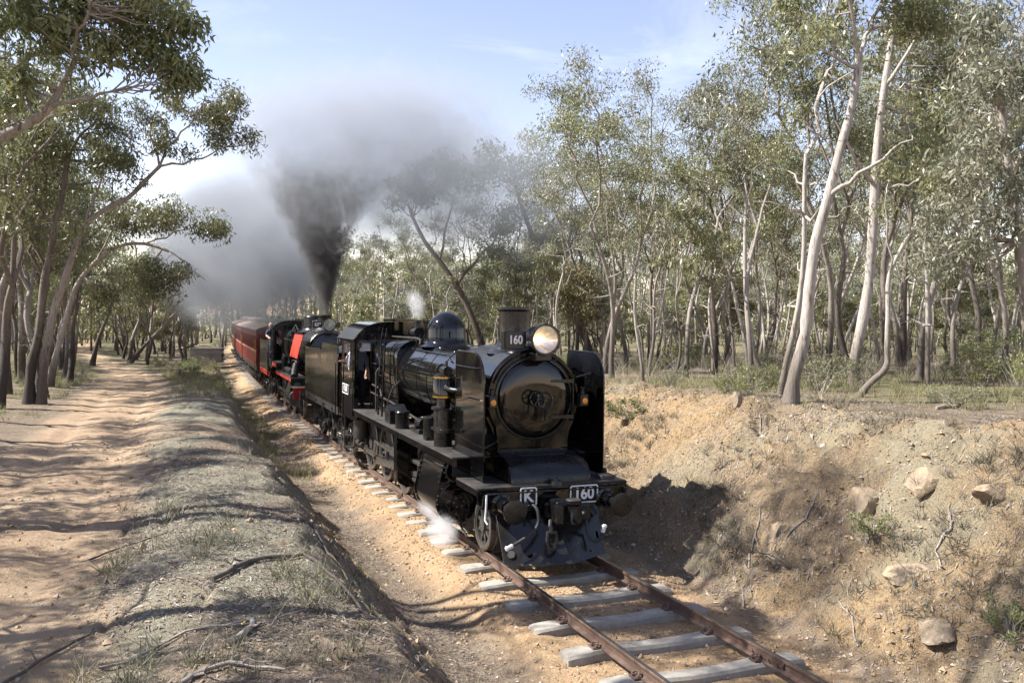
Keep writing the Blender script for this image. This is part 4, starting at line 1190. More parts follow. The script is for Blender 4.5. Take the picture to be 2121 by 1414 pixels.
# cab
def cab(parent, y0, y1, hw, zf, ze, zt, mat, inner, plate=None, doorx=(.97, 1.30), ztop=None, number=None, cut=(.35, .95)):
    """front wall with door openings, side sheets with window cut-out, arched roof"""
    arc = lambda x: ze + (zt - ze) * (1 - (abs(x) / hw) ** 4.5)
    for sx in (-1, 1):
        f = MB()
        # front wall pieces: outer strip, lintel
        f.prism([(sx * hw, zf), (sx * hw, ze), (sx * doorx[1], arc(doorx[1])), (sx * doorx[1], zf)], 'y', y0, y0 + .02)
        xs = [doorx[0] + (doorx[1] - doorx[0]) * k / 4 for k in range(5)]
        f.prism([(sx * doorx[0], ze - .08), (sx * doorx[1], ze - .08)] + [(sx * x, arc(x)) for x in xs[::-1]], 'y', y0, y0 + .02)
        f.build('cab_front', mat, parent)
        # side sheet with window opening
        s_ = MB(); L = y1 - y0; wz0, wz1 = ze - .70, ze - .08
        a, b = y0 + cut[0] * L, y0 + cut[1] * L
        s_.box(sx * hw, sx * (hw - .02), y0 + .001, y1, zf - .32, wz0)
        s_.box(sx * hw, sx * (hw - .02), y0 + .001, a, wz0, ze - .001); s_.box(sx * hw, sx * (hw - .02), b, y1, wz0, ze - .001)
        s_.box(sx * hw, sx * (hw - .02), a, b, wz1, ze - .001)
        so = s_.build('cab_side', mat, parent)
        MB().box(sx * (hw + .015), sx * (hw - .03), a - .02, b + .02, wz0 - .025, wz0 + .005, .004).build('window_sill', inner, so)
        for y in (a, (a + b) / 2, b): MB().box(sx * (hw - .025), sx * (hw - .05), y - .02, y + .02, wz0, wz1).build('window_post', M['timber'], so)
        MB().tube([(sx * (hw + .04), y1 - .05, 1.2), (sx * (hw + .04), y1 - .05, ze - .75)], .018, 7).build('grab_rail', mat, so)
        MB().tube([(sx * (hw + .03), y0 + .04, zf - .2), (sx * (hw + .03), y0 + .04, ze - .5)], .018, 7).build('grab_rail', mat, so)
    c = MB()
    xs = [-doorx[0] + 2 * doorx[0] * k / 20 for k in range(21)]
    c.prism([(xs[0], 2.6), (xs[-1], 2.6)] + [(x, arc(x)) for x in xs[::-1]], 'y', y0, y0 + .02)
    c.build('cab_front', mat, parent)
    for sx in (-1, 1):
        MB().box(sx * .45, sx * .88, y0 - .012, y0 + .03, 3.2, 3.5, .01).build('spectacle_window', M['pane'], parent)
        MB().box(sx * (doorx[1] - .0), sx * (doorx[1] + .03), y0 - .012, y0 + .035, zf, ze - .05).build('door_frame', mat, parent)
        MB().box(sx * (doorx[0] - .02), sx * (doorx[0] + .012), y0 - .012, y0 + .035, zf, ze - .05).build('door_frame', mat, parent)
    rows, r2 = [], []
    for y in (y0 - .10, y0 + .02, y1 + .45):
        rows.append([((hw + .05) * (-1 + 2 * k / 28), y, arc(hw * (-1 + 2 * k / 28)) + .015) for k in range(29)])
    roof = MB().sheet(rows); roof.sheet([[(x, y, z - .03) for x, y, z in r_] for r_ in rows])
    ro = roof.build('cab_roof', mat, parent, angle=25)
    for sx in (-1, 1): MB().tube([(sx * (hw + .05), y0 - .1, ze + .01), (sx * (hw + .05), y1 + .45, ze + .01)], .016, 6).build('rain_gutter', mat, ro)
    MB().box(-.35, .35, y0 + .5, y0 + 1.3, zt + .01, zt + .07, .01).build('roof_ventilator', mat, ro)
    MB().box(-hw + .03, hw - .03, y0 + .05, y1 + .3, zf - .1, zf - .06).build('cab_floor', inner, parent)
    bh = MB().box(-.85, .85, y0 + .3, y0 + .36, zf - .05, 3.2); bh.build('boiler_backhead', inner, parent)
    g = MB()
    for x, z, r_ in ((-.3, 2.9, .09), (.1, 3.0, .11), (.4, 2.8, .08)): g.lathe([(0, 0), (0, r_), (.04, r_), (.05, 0)], (x, y0 + .36, z), 'y', 14)
    for x in (-.5, -.15, .3): g.tube([(x, y0 + .38, 2.2), (x, y0 + .45, 2.5), (x + .1, y0 + .4, 2.8)], .02, 6)
    g.build('cab_gauges', M['brass'], parent)
cab(loc1, 9.42, 11.1, 1.40, 1.62, 3.38, 3.86, G_, M['cabin'])
number_plate(loc1, 'K160', .80, .27, (-1.403, 10.48, 2.05), (R(90), 0, R(-90)), .21, bold=.004, stretch=.98)
number_plate(loc1, 'K160', .80, .27, (1.403, 10.48, 2.05), (R(90), 0, R(90)), .21, bold=.004, stretch=.98)

# ---------------------------------------------------------------- tender behind the front locomotive
def tender(name, label, front, length, hw, z0, zt, zb, mat, sole, bunker, group=None):
    """tank from local y=0 to length; bunker = y where the higher coal sides start behind the front"""
    loc, rz = on_track(front, length)
    t = thing(name, label, 'tender', loc, rz, group)
    poly = [(0, z0), (length, z0), (length, zt), (bunker + .15, zt), (bunker, zt + .02), (bunker - .08, zb), (.05, zb), (0, zb - .06)]
    for sx in (-1, 1):
        tk = MB().prism(poly, 'x', sx * hw, sx * (hw - .03)).build('tank_side', mat, t, angle=20)
        MB().tube([(sx * (hw - .012), y, z) for y, z in poly[1:]], .013, 6).build('edge_bead', mat, tk)
        tag(rivet_rows([((sx * hw, .1, z0 + .06), (sx * hw, length - .1, z0 + .06)), ((sx * hw, length * .5, z0 + .1), (sx * hw, length * .5, zt - .1))], (sx, 0, 0), .009, .08).build('rivets', mat, tk), kind='stuff')
        MB().tube([(sx * (hw + .05), .02, z0 - .2), (sx * (hw + .05), .0, zb - .5)], .018, 7).build('grab_rail', M['gloss'], tk)
        MB().box(sx * (hw - .06), sx * (hw - .02), 0, length + .1, z0 - .24, z0 - .005).build('sole_bar', sole, t)
        for k in range(4): MB().box(sx * (hw - .018), sx * (hw + .03), .8 + k * (length - 1.6) / 3, .95 + k * (length - 1.6) / 3, z0 - .17, z0 - .10).build('tank_bracket', M['steelgrey'] if sole is not M['orange'] else M['orange'], t)
    MB().box(-hw + .03, hw - .03, length - .03, length, z0, zt).build('tank_rear', mat, t)
    MB().box(-hw + .03, hw - .03, .03, .06, z0, zt - .1).build('tank_front', mat, t)
    MB().box(-hw + .03, hw - .03, bunker, length - .03, zt - .06, zt - .03).build('tank_top', M['soot'], t)
    rows = []
    r = random.Random(front)
    for i in range(15):
        y = .1 + (bunker - .1) * i / 14
        rows.append([((hw - .06) * (-1 + 2 * k / 12), y + r.uniform(-.05, .05), zb - .25 + .35 * math.sin(math.pi * k / 12) * (1 - .4 * abs(i / 7 - 1)) + r.uniform(-.05, .06)) for k in range(13)])
    tag(MB().sheet(rows).build('coal', M['coal'], t, angle=5), kind='stuff')
    MB().box(-hw + .04, hw - .04, .1, length, z0 - .05, z0 - .006).build('underframe', M['grime'], t)
    MB().lathe([(zt - .03, .28), (zt + .12, .28), (zt + .14, .3), (zt + .17, .28), (zt + .19, 0)], (0, length - .8, 0), 'z', 20).build('filler_hatch', M['soot'], t)
    MB().box(-hw + .05, hw - .05, length + .1, length + .14, z0 - .42, z0 - .02).build('rear_beam', sole, t)
    for sx in (-1, 1):
        ld = MB()
        for x in (1.05, 1.30): ld.tube([(sx * x, length + .17, .32), (sx * x, length + .17, z0 + .05)], .018, 6)
        lo = ld.build('ladder', M['grime'], t)
        for k in range(3): MB().cyl((sx * 1.05, length + .17, .4 + k * .28), (sx * 1.30, length + .17, .4 + k * .28), .016, n=6).build('rung', M['grime'], lo)
        b = MB().lathe([(0, 0), (0, .17), (.03, .17), (.04, .12), (.25, .1), (.25, .06), (.44, .06), (.45, .18), (.48, .18), (.49, 0)], (sx * .94, length + .14, .99), 'y', 20); b.build('buffer', M['grime'], t)
    wb = length * .27
    for y in (length * .23, length * .78): bogie(t, y, min(1.75, wb), .46)
    mb = MB()
    for k, (a, b_) in enumerate(((.2, .7), (length - .9, length - .3))): mb.box(-.2, .2, a, b_, .5, z0 - .06)
    mb.build('drawbar', M['grime'], t)
    return t
ten1 = tender('locomotive_tender', 'black high-sided coal tender coupled behind the leading locomotive', 11.72, 5.85, 1.40, 1.45, 2.93, 3.16, M['olive'], M['grime'], 2.6)
w_ = MB().tube([(-.9, 2.3, 3.2), (-.9, 2.35, 3.34), (-.85, 2.2, 3.38)], .012, 6); w_.tube([(-1.1, 1.6, 3.16), (-1.1, 1.6, 3.32), (-1.02, 1.6, 3.36)], .012, 6)
w_.build('fire_iron_hooks', M['rod'], ten1)
MB().box(-1.37, -1.05, 3.1, 3.14, 2.93, 3.04).build('tool_rack', M['steelgrey'], ten1)
# ---------------------------------------------------------------- second locomotive
F2 = 20.45
loc_, rz_ = on_track(F2, 8.7)
loc2 = thing('steam_locomotive', 'smaller black steam locomotive with red buffer beam and orange side boards, second in the train', 'locomotive', loc_, rz_)
D_ = M['satin']; BZ2 = 2.62
beam2 = MB().box(-1.40, 1.40, 0, .04, .86, 1.25, .004).build('buffer_beam', M['red'], loc2)
MB().box(-1.41, 1.41, -.01, .05, 1.252, 1.275).build('beam_top_angle', M['orange'], beam2)
for sx in (-1, 1): buffer(loc2, sx * .94, -.004, 1.0, M['satin'], .5, .19)
mb = MB().box(-.12, .12, -.02, -.4, .82, 1.05, .02); mb.box(-.2, .2, -.4, -.58, .78, 1.06, .04); mb.build('coupler', M['grime'], loc2)
MB().tube([(-1.15, -.02, 1.15), (-1.15, -.1, 1.0), (-1.18, -.12, .6), (-1.1, -.14, .4)], .03, 7).build('brake_hose', M['rubber'], loc2)
MB().box(-1.38, 1.38, .05, 1.0, 1.25, 1.27).build('front_deck', M['deck'], loc2)
for sx in (-1, 1): MB().box(sx * .60, sx * .65, .2, 8.4, .6, 1.24).build('main_frame', M['grime'], loc2)
sm2 = MB().lathe([(.72, 0), (.72, .80), (.75, .83), (2.6, .83), (2.62, .78), (2.62, 0)], (0, 0, BZ2), 'y', 48).build('smokebox', M['satin'], loc2)
MB().lathe([(.72, .74), (.69, .75), (.685, .70), (.72, .69)], (0, 0, BZ2), 'y', 44, cap=False).build('door_ring', M['gloss'], sm2)
MB().lathe([(.715, .69), (.68, .67), (.62, .5), (.60, .3), (.59, 0)], (0, 0, BZ2), 'y', 44, cap=False).build('smokebox_door', simple('dark_blue_grey_paint', (.016, .018, .028), (.024, .025, .034), .3, scale=3), sm2)
MB().tube([(.77 * math.cos(R(a)), .64, BZ2 + .77 * math.sin(R(a))) for a in range(25, 156, 8)], .016, 7).build('front_handrail', M['rod'], sm2)
MB().torus((0, .52, BZ2), 'y', .12, .016, 24, 6).build('hand_wheel', M['soot'], sm2)
for z in (.25, -.25): MB().box(.15, .7, .60, .66, BZ2 + z - .03, BZ2 + z + .03, .01).build('hinge_strap', M['soot'], sm2)
MB().prism([(-.62, 1.2), (-.62, 2.0), (.62, 2.0), (.62, 1.2)], 'y', .8, 2.4).build('smokebox_saddle', M['soot'], loc2)
MB().lathe([(3.36, .46), (3.44, .36), (3.52, .29), (3.6, .25), (3.9, .245), (3.93, .26), (3.95, .275), (3.985, .275), (4.0, .25), (4.0, .215), (3.8, .2)], (0, 1.55, 0), 'z', 32, cap=False).build('chimney', M['soot'], loc2)
headlight(loc2, (.0, .42, 3.63), .235, .4, False, M['satin'])
number_plate(loc2, '639', .34, .24, (-.43, .55, 3.63), (R(90), 0, 0), .19, False, stretch=.85)
MB().box(-.61, -.25, .562, .70, 3.5, 3.76, .01).build('number_box', M['satin'], loc2)
MB().box(.25, .42, .50, .62, 3.5, 3.72, .01).build('number_box', M['satin'], loc2)
bo2 = MB().lathe([(2.6, 0), (2.6, .75), (6.2, .77), (6.2, 0)], (0, 0, BZ2), 'y', 44).build('boiler_barrel', D_, loc2)
for y in (2.7, 3.7, 4.8, 6.1): MB().lathe([(y, .745), (y, .78), (y + .05, .78), (y + .05, .745)], (0, 0, BZ2), 'y', 44, cap=False).build('boiler_band', M['gloss'], bo2)
MB().lathe([(3.27, .66), (3.33, .56), (3.39, .49), (3.46, .46), (3.54, .45), (3.86, .445), (3.92, .43), (3.965, .38), (3.985, .26), (3.99, 0)], (0, 4.15, 0), 'z', 36, cap=False).build('steam_dome', D_, loc2)
MB().lathe([(3.28, .40), (3.36, .30), (3.7, .28), (3.78, .2), (3.8, 0)], (0, 2.95, 0), 'z', 28, cap=False).build('sand_dome', D_, loc2)
f2 = [fire_section(6.15, .84, 3.36, .55), fire_section(7.4, .86, 3.36, .55)]
fb2 = MB().sheet(f2); fb2.f.append(tuple(range(len(f2[0])))); fb2.mi.append(0); fb2.build('firebox', D_, loc2)
mb = MB()
for x in (-.12, .12): mb.lathe([(3.34, .07), (3.7, .06), (3.72, .09), (3.78, .09), (3.78, 0)], (x, 6.6, 0), 'z', 12)
mb.build('safety_valves', M['soot'], loc2)
for k, q in enumerate(([(-.45, 7.3, 3.1), (-.62, 6.3, 3.3), (-.5, 6.2, 3.55), (-.4, 6.1, 3.3)], [(-.55, 6.6, 3.2), (-.7, 6.3, 3.15), (-.75, 5.9, 3.05)], [(-.85, 7.4, 2.9), (-.86, 2.9, 2.9)], [(-.9, 7.3, 2.2), (-.95, 6.0, 2.1), (-.95, 5.2, 1.9)], [(-.6, 5.5, 3.2), (-.7, 5.2, 3.3), (-.62, 5.0, 3.2)])):
    MB().tube(q, .022, 6).build('boiler_pipe', M['rod'] if k < 3 else M['grime'], loc2)
for sx in (-1, 1):
    rp = MB().box(sx * 1.36, sx * .7, 1.0, 6.0, 1.55, 1.575).build('running_plate', M['deck'], loc2)
    MB().box(sx * 1.365, sx * 1.335, 1.0, 6.0, 1.44, 1.549).build('valance', M['orange'], rp)
    MB().box(sx * 1.36, sx * .7, .98, 1.01, 1.272, 1.549).build('step_riser', M['satin'], rp)
    rp2 = MB().box(sx * 1.36, sx * .7, 6.02, 7.5, 1.86, 1.885).build('running_plate', M['deck'], loc2)
    MB().box(sx * 1.365, sx * 1.335, 6.02, 7.5, 1.70, 1.859).build('valance', M['orange'], rp2)
    MB().box(sx * 1.34, sx * .72, 6.0, 6.018, 1.3, 1.859).build('step_riser', M['satin'], rp2)
    # slatted orange boards hung along the smokebox side
    bt = [(sx * 1.00, 3.22), (sx * 1.07, 2.95), (sx * 1.15, 2.62), (sx * 1.20, 2.34)]
    fr = MB()
    for z, x in ((3.15, .985), (2.42, 1.15)): fr.box(sx * (x - .03), sx * (x - .01), .55, 2.75, z - .03, z + .03)
    bd = fr.build('side_board_rail', M['satin'], loc2)
    for k in range(18):
        y0 = .42 + k * .125
        rows = [[(x, y0 + .006, z), (x, y0 + .119, z)] for x, z in bt]
        m2 = MB().sheet(rows); m2.sheet([[(x - sx * .018, y, z) for x, y, z in r_] for r_ in rows]); m2.build('orange_board', M['orange'], bd, angle=20)
    MB().tube([(sx * 1.15, 1.0, 2.25), (sx * 1.2, 2.0, 2.2), (sx * 1.1, 2.2, 1.58)], .02, 6).build('board_stay', M['rod'], bd)
    MB().tube([(sx * .9, 1.9, 2.2), (sx * 1.05, 1.8, 2.0), (sx * 1.15, 1.55, 1.75), (sx * 1.2, 1.3, 1.60)], [.15, .16, .15, .13], 14).build('blast_pipe', M['grime'], loc2)
    m3 = MB().lathe([(1.576, .11), (1.9, .11), (1.95, .13), (2.2, .13), (2.25, .05), (2.3, 0)], (sx * 1.12, 4.9, 0), 'z', 16); m3.cyl((sx * 1.1, 3.4, 1.7), (sx * 1.1, 4.2, 1.7), .09, n=12); m3.build('air_pump', M['soot'], loc2)
    m3 = MB().cyl((sx * 1.1, 2.6, 1.72), (sx * 1.1, 4.4, 1.72), .12, n=14); m3.build('air_reservoir', M['soot'], loc2)
    cb = MB().prism(hull2((sx * 1.10, .80), .34, (sx * 1.12, 1.26), .2), 'y', 1.1, 2.2).build('cylinder_block', M['satin'], loc2, angle=25)
    MB().lathe([(1.1, .33), (1.02, .3), (.98, .15), (.97, 0)], (sx * 1.1, 0, .80), 'y', 28, cap=False).build('cylinder_cover', M['steelgrey'], cb)
    MB().lathe([(1.1, .18), (1.0, .17), (.96, .1), (.95, 0)], (sx * 1.12, 0, 1.27), 'y', 24, cap=False).build('valve_cover', M['steelgrey'], cb)
    MB().box(sx * 1.02, sx * 1.10, 2.2, 7.0, .72, .80, .01).build('connecting_rod', M['rod'], loc2)
    MB().box(sx * .95, sx * 1.0, 3.4, 6.6, .58, .68, .01).build('coupling_rod', M['rod'], loc2)
    MB().prism([(2.9, 1.5), (3.0, 1.5), (3.0, .5), (2.9, .5)], 'x', sx * 1.3, sx * .95).build('motion_bracket', M['grime'], loc2)
    st = MB().box(sx * 1.10, sx * 1.36, 8.1, 8.4, .7, .73); st.box(sx * 1.1, sx * 1.36, 8.1, 8.4, .4, .43); st.box(sx * 1.34, sx * 1.36, 8.1, 8.12, .4, 1.6); st.box(sx * 1.34, sx * 1.36, 8.38, 8.4, .4, 1.6)
    st.build('cab_steps', M['grime'], loc2)
DW2 = spoked_wheel_meshes(.78, 15, counter=True)
for y in (1.2, ): wheelset(loc2, 'leading_wheel', PW, y, .43)
for y in (3.5, 5.1, 6.7): wheelset(loc2, 'driving_wheel', DW2, y, .78, spin=.4)
cab(loc2, 7.45, 8.7, 1.36, 1.90, 3.34, 3.72, M['satin'], M['cabin'], doorx=(.95, 1.26), cut=(.25, .95))
number_plate(loc2, '639', .52, .2, (-1.363, 8.1, 2.25), (R(90), 0, R(-90)), .18, False)
ten2 = tender('locomotive_tender', 'low grey-black tender with orange sole bar coupled behind the second locomotive', 29.75, 4.7, 1.32, 1.32, 2.72, 2.72, M['olive'], M['orange'], 1.9)

# ---------------------------------------------------------------- red carriages
def carriage_proto(L):
    t = thing('passenger_carriage', 'red timber passenger carriage with clerestory roof directly behind the second tender', 'carriage')
    hw, z0, ze = 1.36, 1.18, 3.12
    nb = int(round(L / .92)); pw = L / nb
    wz0, wz1 = 2.05, 2.82
    MB().box(-hw + .06, hw - .06, .05, L - .05, z0, z0 + .06).build('floor_frame', M['grime'], t)
    for sx in (-1, 1):
        w = MB()
        w.box(sx * hw, sx * (hw - .05), 0, L, z0, wz0); w.box(sx * hw, sx * (hw - .05), 0, L, wz1, ze)
        for k in range(nb + 1):
            y = k * pw; w.box(sx * hw, sx * (hw - .05), max(0, y - .08), min(L, y + .08), wz0 + .0, wz1)
        wo = w.build('body_side', M['carred2'], t)
        for k in range(nb):
            y0, y1 = k * pw + .08, (k + 1) * pw - .08
            wi = MB()
            wi.box(sx * (hw - .012), sx * (hw - .04), y0, y1, wz0, wz0 + .05); wi.box(sx * (hw - .012), sx * (hw - .04), y0, y1, wz1 - .05, wz1)
            wi.box(sx * (hw - .012), sx * (hw - .04), y0, y0 + .05, wz0 + .05, wz1 - .05); wi.box(sx * (hw - .012), sx * (hw - .04), y1 - .05, y1, wz0 + .05, wz1 - .05)
            wi.box(sx * (hw - .012), sx * (hw - .04), (y0 + y1) / 2 - .02, (y0 + y1) / 2 + .02, wz0 + .05, wz1 - .05)
            wn_ = wi.build('window', M['carred'], t)
            MB().box(sx * (hw - .03), sx * (hw - .036), y0 + .05, y1 - .05, wz0 + .05, wz1 - .05).build('pane', M['pane'], wn_)
            MB().box(sx * (hw + .012), sx * hw, y0 + .0, y1 - .0, z0 + .12, wz0 - .16, .006).build('side_panel', M['carred2'], wo)
            MB().box(sx * (hw + .012), sx * hw, y0 + .0, y1 - .0, wz1 + .05, ze - .06, .006).build('side_panel', M['carred'], wo)
        MB().box(sx * (hw + .022), sx * hw, -.01, L + .01, wz0 - .09, wz0 - .05).build('waist_moulding', M['roofbrown'], wo)
        MB().box(sx * (hw - .02), sx * (hw - .10), 0, L, z0 - .22, z0 - .01).build('sole_bar', M['grime'], t)
        tr = MB().tube([(sx * 1.2, 1.9, z0 - .2), (sx * 1.2, L * .36, .55), (sx * 1.2, L * .64, .55), (sx * 1.2, L - 1.9, z0 - .2)], .022, 6)
        for y in (L * .36, L * .64): tr.cyl((sx * 1.2, y, .55), (sx * 1.2, y, z0 - .1), .03, n=6)
        tr.build('truss_rod', M['grime'], t)
        MB().box(sx * 1.5, sx * 1.2, .3, L - .3, .62, .66).build('footboard', M['grime'], t)
        for y in (.2, L - .2): MB().tube([(sx * (hw + .05), y, 1.3), (sx * (hw + .05), y, 2.6)], .016, 6).build('grab_rail', M['brass'], t)
    arc = lambda x: ze + .30 * (1 - (abs(x) / (hw + .06)) ** 2.2)
    for y0, y1 in ((0, .05), (L - .05, L)):
        xs = [(-hw + 2 * hw * k / 16) for k in range(17)]
        e = MB().prism([(-hw + .05, z0), (hw - .05, z0)] + [(x * .96, arc(x) - .01) for x in xs[::-1]], 'y', y0, y1)
        eo = e.build('end_wall', M['carred'], t)
        yy = y0 - .012 if y0 == 0 else y1 + .012
        for x in (-.9, .9): MB().box(x - .28, x + .28, yy, y0 if y0 == 0 else y1, 1.4, 2.9, .005).build('end_panel', M['carred'], eo)
        MB().box(-.36, .36, yy, y0 if y0 == 0 else y1, 1.3, 3.1, .005).build('end_door', M['carred2'], eo)
        MB().box(-1.3, 1.3, yy * 1.0 - (.08 if y0 == 0 else -.08), y0 if y0 == 0 else y1, .82, 1.16).build('headstock', M['grime'], t)
        for sx in (-1, 1):
            d = -1 if y0 == 0 else 1
            MB().lathe([(0, .13), (d * .2, .1), (d * .2, .06), (d * .4, .06), (d * .41, .17), (d * .44, .17), (d * .44, 0)], (sx * .94, yy, .99), 'y', 16).build('buffer', M['grime'], t)
    rows = [[((hw + .07) * (-1 + 2 * k / 20), y, arc((hw + .06) * (-1 + 2 * k / 20)) + .02) for k in range(21)] for y in (-.12, L + .12)]
    rf = MB().sheet(rows); rf.sheet([[(x, y, z - .03) for x, y, z in r_] for r_ in rows]); ro = rf.build('roof', M['roofbrown'], t)
    cl = .62
    pr = [(-cl, 3.3), (-cl, 3.56), (-cl - .06, 3.58), (-cl * .5, 3.70), (0, 3.73), (cl * .5, 3.70), (cl + .06, 3.58), (cl, 3.56), (cl, 3.3)]
    rows = [[(x, y, z) for x, z in pr] for y in (.55, L - .55)]
    rows = [[(x * .8, .1, min(z, 3.42)) for x, z in pr]] + rows + [[(x * .8, L - .1, min(z, 3.42)) for x, z in pr]]
    c = MB().sheet(rows); c.build('clerestory', M['roofbrown'], ro, angle=25)
    for sx in (-1, 1):
        for k in range(nb): MB().box(sx * (cl + .008), sx * (cl - .01), .8 + k * (L - 1.6) / nb, .8 + (k + .7) * (L - 1.6) / nb, 3.40, 3.54).build('clerestory_light', M['roofbrown'], ro)
    for y in (2., L / 2, L - 2): MB().lathe([(3.7, .06), (3.8, .06), (3.82, .13), (3.86, .1), (3.88, 0)], (.0, y, 0), 'z', 12).build('roof_vent', M['soot'], ro)
    for y in (2.0, L - 2.0): bogie(t, y, 1.75, .46)
    return t
def copy_tree(o, parent=None):
    c = o.copy(); COL.objects.link(c); c.parent = parent
    for ch in list(o.children): copy_tree(ch, c)
    return c
CL = 12.2
car = carriage_proto(CL)
labs = ['red timber passenger carriage with clerestory roof directly behind the second tender', 'red passenger carriage, the second one behind the locomotives', 'red passenger carriage at the tail, mostly hidden by the carriages before it']
for k in range(3):
    c = car if k == 0 else copy_tree(car)
    loc_, rz_ = on_track(36.1 + k * (CL + .95), CL)
    c.location = loc_; c.rotation_euler = (0, 0, rz_)
    c['label'] = labs[k]; c['group'] = 'red carriages of the train'

# ---------------------------------------------------------------- crew
def person(label, loc, rz, J, shirt, trousers, cap=None, facing=0., sleeve=.55):
    """J: joint dict in local metres; one continuous skinned body, clothes and hair as children"""
    t = thing('person', label, 'person', loc, rz)
    names = list(J.keys()); idx = {n: i for i, n in enumerate(names)}
    rad = dict(pelvis=.155, waist=.145, chest=.17, neck0=.075, neck=.058, shl=.085, ell=.055, wrl=.036, shr=.085, elr=.055, wrr=.036, hipl=.105, knl=.072, anl=.05, tol=.045, hipr=.105, knr=.072, anr=.05, tor=.045)
    E_ = [('pelvis', 'waist'), ('waist', 'chest'), ('chest', 'neck0'), ('neck0', 'neck'), ('chest', 'shl'), ('shl', 'ell'), ('ell', 'wrl'), ('chest', 'shr'), ('shr', 'elr'), ('elr', 'wrr'), ('pelvis', 'hipl'), ('hipl', 'knl'), ('knl', 'anl'), ('anl', 'tol'), ('pelvis', 'hipr'), ('hipr', 'knr'), ('knr', 'anr'), ('anr', 'tor')]
    vs_ = [Vector(J[n]) for n in names]; es = [(idx[a], idx[b]) for a, b in E_]; rr = [rad[n] for n in names]
    # hands: palm and five fingers
    for w, e in (('wrl', 'ell'), ('wrr', 'elr')):
        d = (Vector(J[w]) - Vector(J[e])).normalized(); s_ = d.cross(Vector((0, 1, 0)));
        s_ = s_.normalized() if s_.length > .1 else Vector((1, 0, 0)); q = d.cross(s_)
        pi = len(vs_); vs_.append(Vector(J[w]) + d * .055); rr.append(.034); es.append((idx[w], pi))
        for k, (o_, ln) in enumerate(((-.033, .075), (-.011, .088), (.011, .083), (.032, .066))):
            a = len(vs_); vs_.append(Vector(J[w]) + d * .095 + s_ * o_); rr.append(.0105); es.append((pi, a))
            vs_.append(vs_[a] + d * ln * .55 + q * .006); rr.append(.0095); es.append((a, a + 1))
            vs_.append(vs_[a] + d * ln + q * .025); rr.append(.008); es.append((a + 1, a + 2))
        a = len(vs_); vs_.append(Vector(J[w]) + d * .04 - s_ * .045); rr.append(.012); es.append((pi, a))
        vs_.append(vs_[a] + d * .04 - s_ * .02); rr.append(.009); es.append((a, a + 1))
    me = bpy.data.meshes.new('body'); me.from_pydata(vs_, es, [])
    ob = bpy.data.objects.new('body', me); COL.objects.link(ob)
    md = ob.modifiers.new('skin', 'SKIN')
    for i, r_ in enumerate(rr): me.skin_vertices[0].data[i].radius = (r_, r_)
    for i in range(len(vs_)): me.skin_vertices[0].data[i].use_root = (i == idx['pelvis'])
    sbm = ob.modifiers.new('sub', 'SUBSURF'); sbm.levels = 1; sbm.render_levels = 1
    dg = bpy.context.evaluated_depsgraph_get()
    bm_ = bpy.data.meshes.new_from_object(ob.evaluated_get(dg)); bpy.data.objects.remove(ob)
    bm_.name = 'body'; bm_.materials.clear()
    for m in (shirt, trousers, M['skin'], M['soot']): bm_.materials.append(m)
    def seg_t(p, a, b):
        a, b = Vector(J[a]), Vector(J[b]); d = b - a; u = max(0, min(1, (p - a).dot(d) / d.length_squared))
        return u, (p - a.lerp(b, u)).length
    for pl in bm_.polygons:
        c = pl.center; best = min(((seg_t(c, a, b)[1] - .5 * (rad[a] + rad[b]), a, b) for a, b in E_), key=lambda k: k[0]); u = seg_t(c, best[1], best[2])[0]
        b = best[2]
        if b in ('hipl', 'hipr', 'knl', 'knr', 'anl', 'anr'): mi = 1
        elif b in ('tol', 'tor'): mi = 3
        elif b in ('wrl', 'wrr'): mi = 2 if u > sleeve - .5 else 0
        elif b == 'neck': mi = 2
        elif b == 'waist' and u < .25: mi = 1
        else: mi = 0
        pl.material_index = mi
    bm_.shade_smooth()
    link('body', bm_, t)
    # head with brow, nose, mouth, ears
    nk = Vector(J['neck']); hc = nk + Vector((0, -.02, .115))
    rot = Matrix.Rotation(facing, 3, 'Z')
    H = MB(); rows = []
    for i in range(15):
        th = math.pi * i / 14; row = []
        for k in range(24):
            ph = 2 * math.pi * k / 24
            x, y, z = .076 * math.sin(th) * math.cos(ph), .096 * math.sin(th) * math.sin(ph), .118 * math.cos(th)
            front = max(0, -y / .096)
            if z < -.03: x *= 1 - .25 * (-z - .03) / .09; y *= 1 - .12 * (-z - .03) / .09
            if front > .6:
                if abs(x) < .018 and -.045 < z < .012: y -= .022 * (1 - abs(x) / .018)
                if abs(abs(x) - .032) < .016 and .0 < z < .025: y += .01
                if abs(x) < .028 and -.068 < z < -.052: y += .006
            row.append(hc + rot @ Vector((x, y, z)))
        rows.append(row + [row[0]])
    H.sheet(rows)
    for sx in (-1, 1):
        c = hc + rot @ Vector((sx * .078, .008, -.01)); H.lathe([(-.012, 0), (-.01, .026), (.01, .03), (.012, 0)], tuple(c), 'x', 10)
    ho = H.build('head', M['skin'], t, angle=60)
    hr_ = MB(); rows = []
    for i in range(9):
        th = math.pi * .56 * i / 8; row = []
        for k in range(25):
            ph = 2 * math.pi * k / 24; y_ = math.sin(ph)
            lim = 1.0 if y_ > -.35 else .62
            t2 = th * lim
            row.append(hc + rot @ Vector((.084 * math.sin(t2) * math.cos(ph), .104 * math.sin(t2) * y_ + .004, .126 * math.cos(t2))))
        rows.append(row)
    hr_.sheet(rows); hr_.build('cap' if cap else 'hair', cap or M['hair'], t, angle=60)
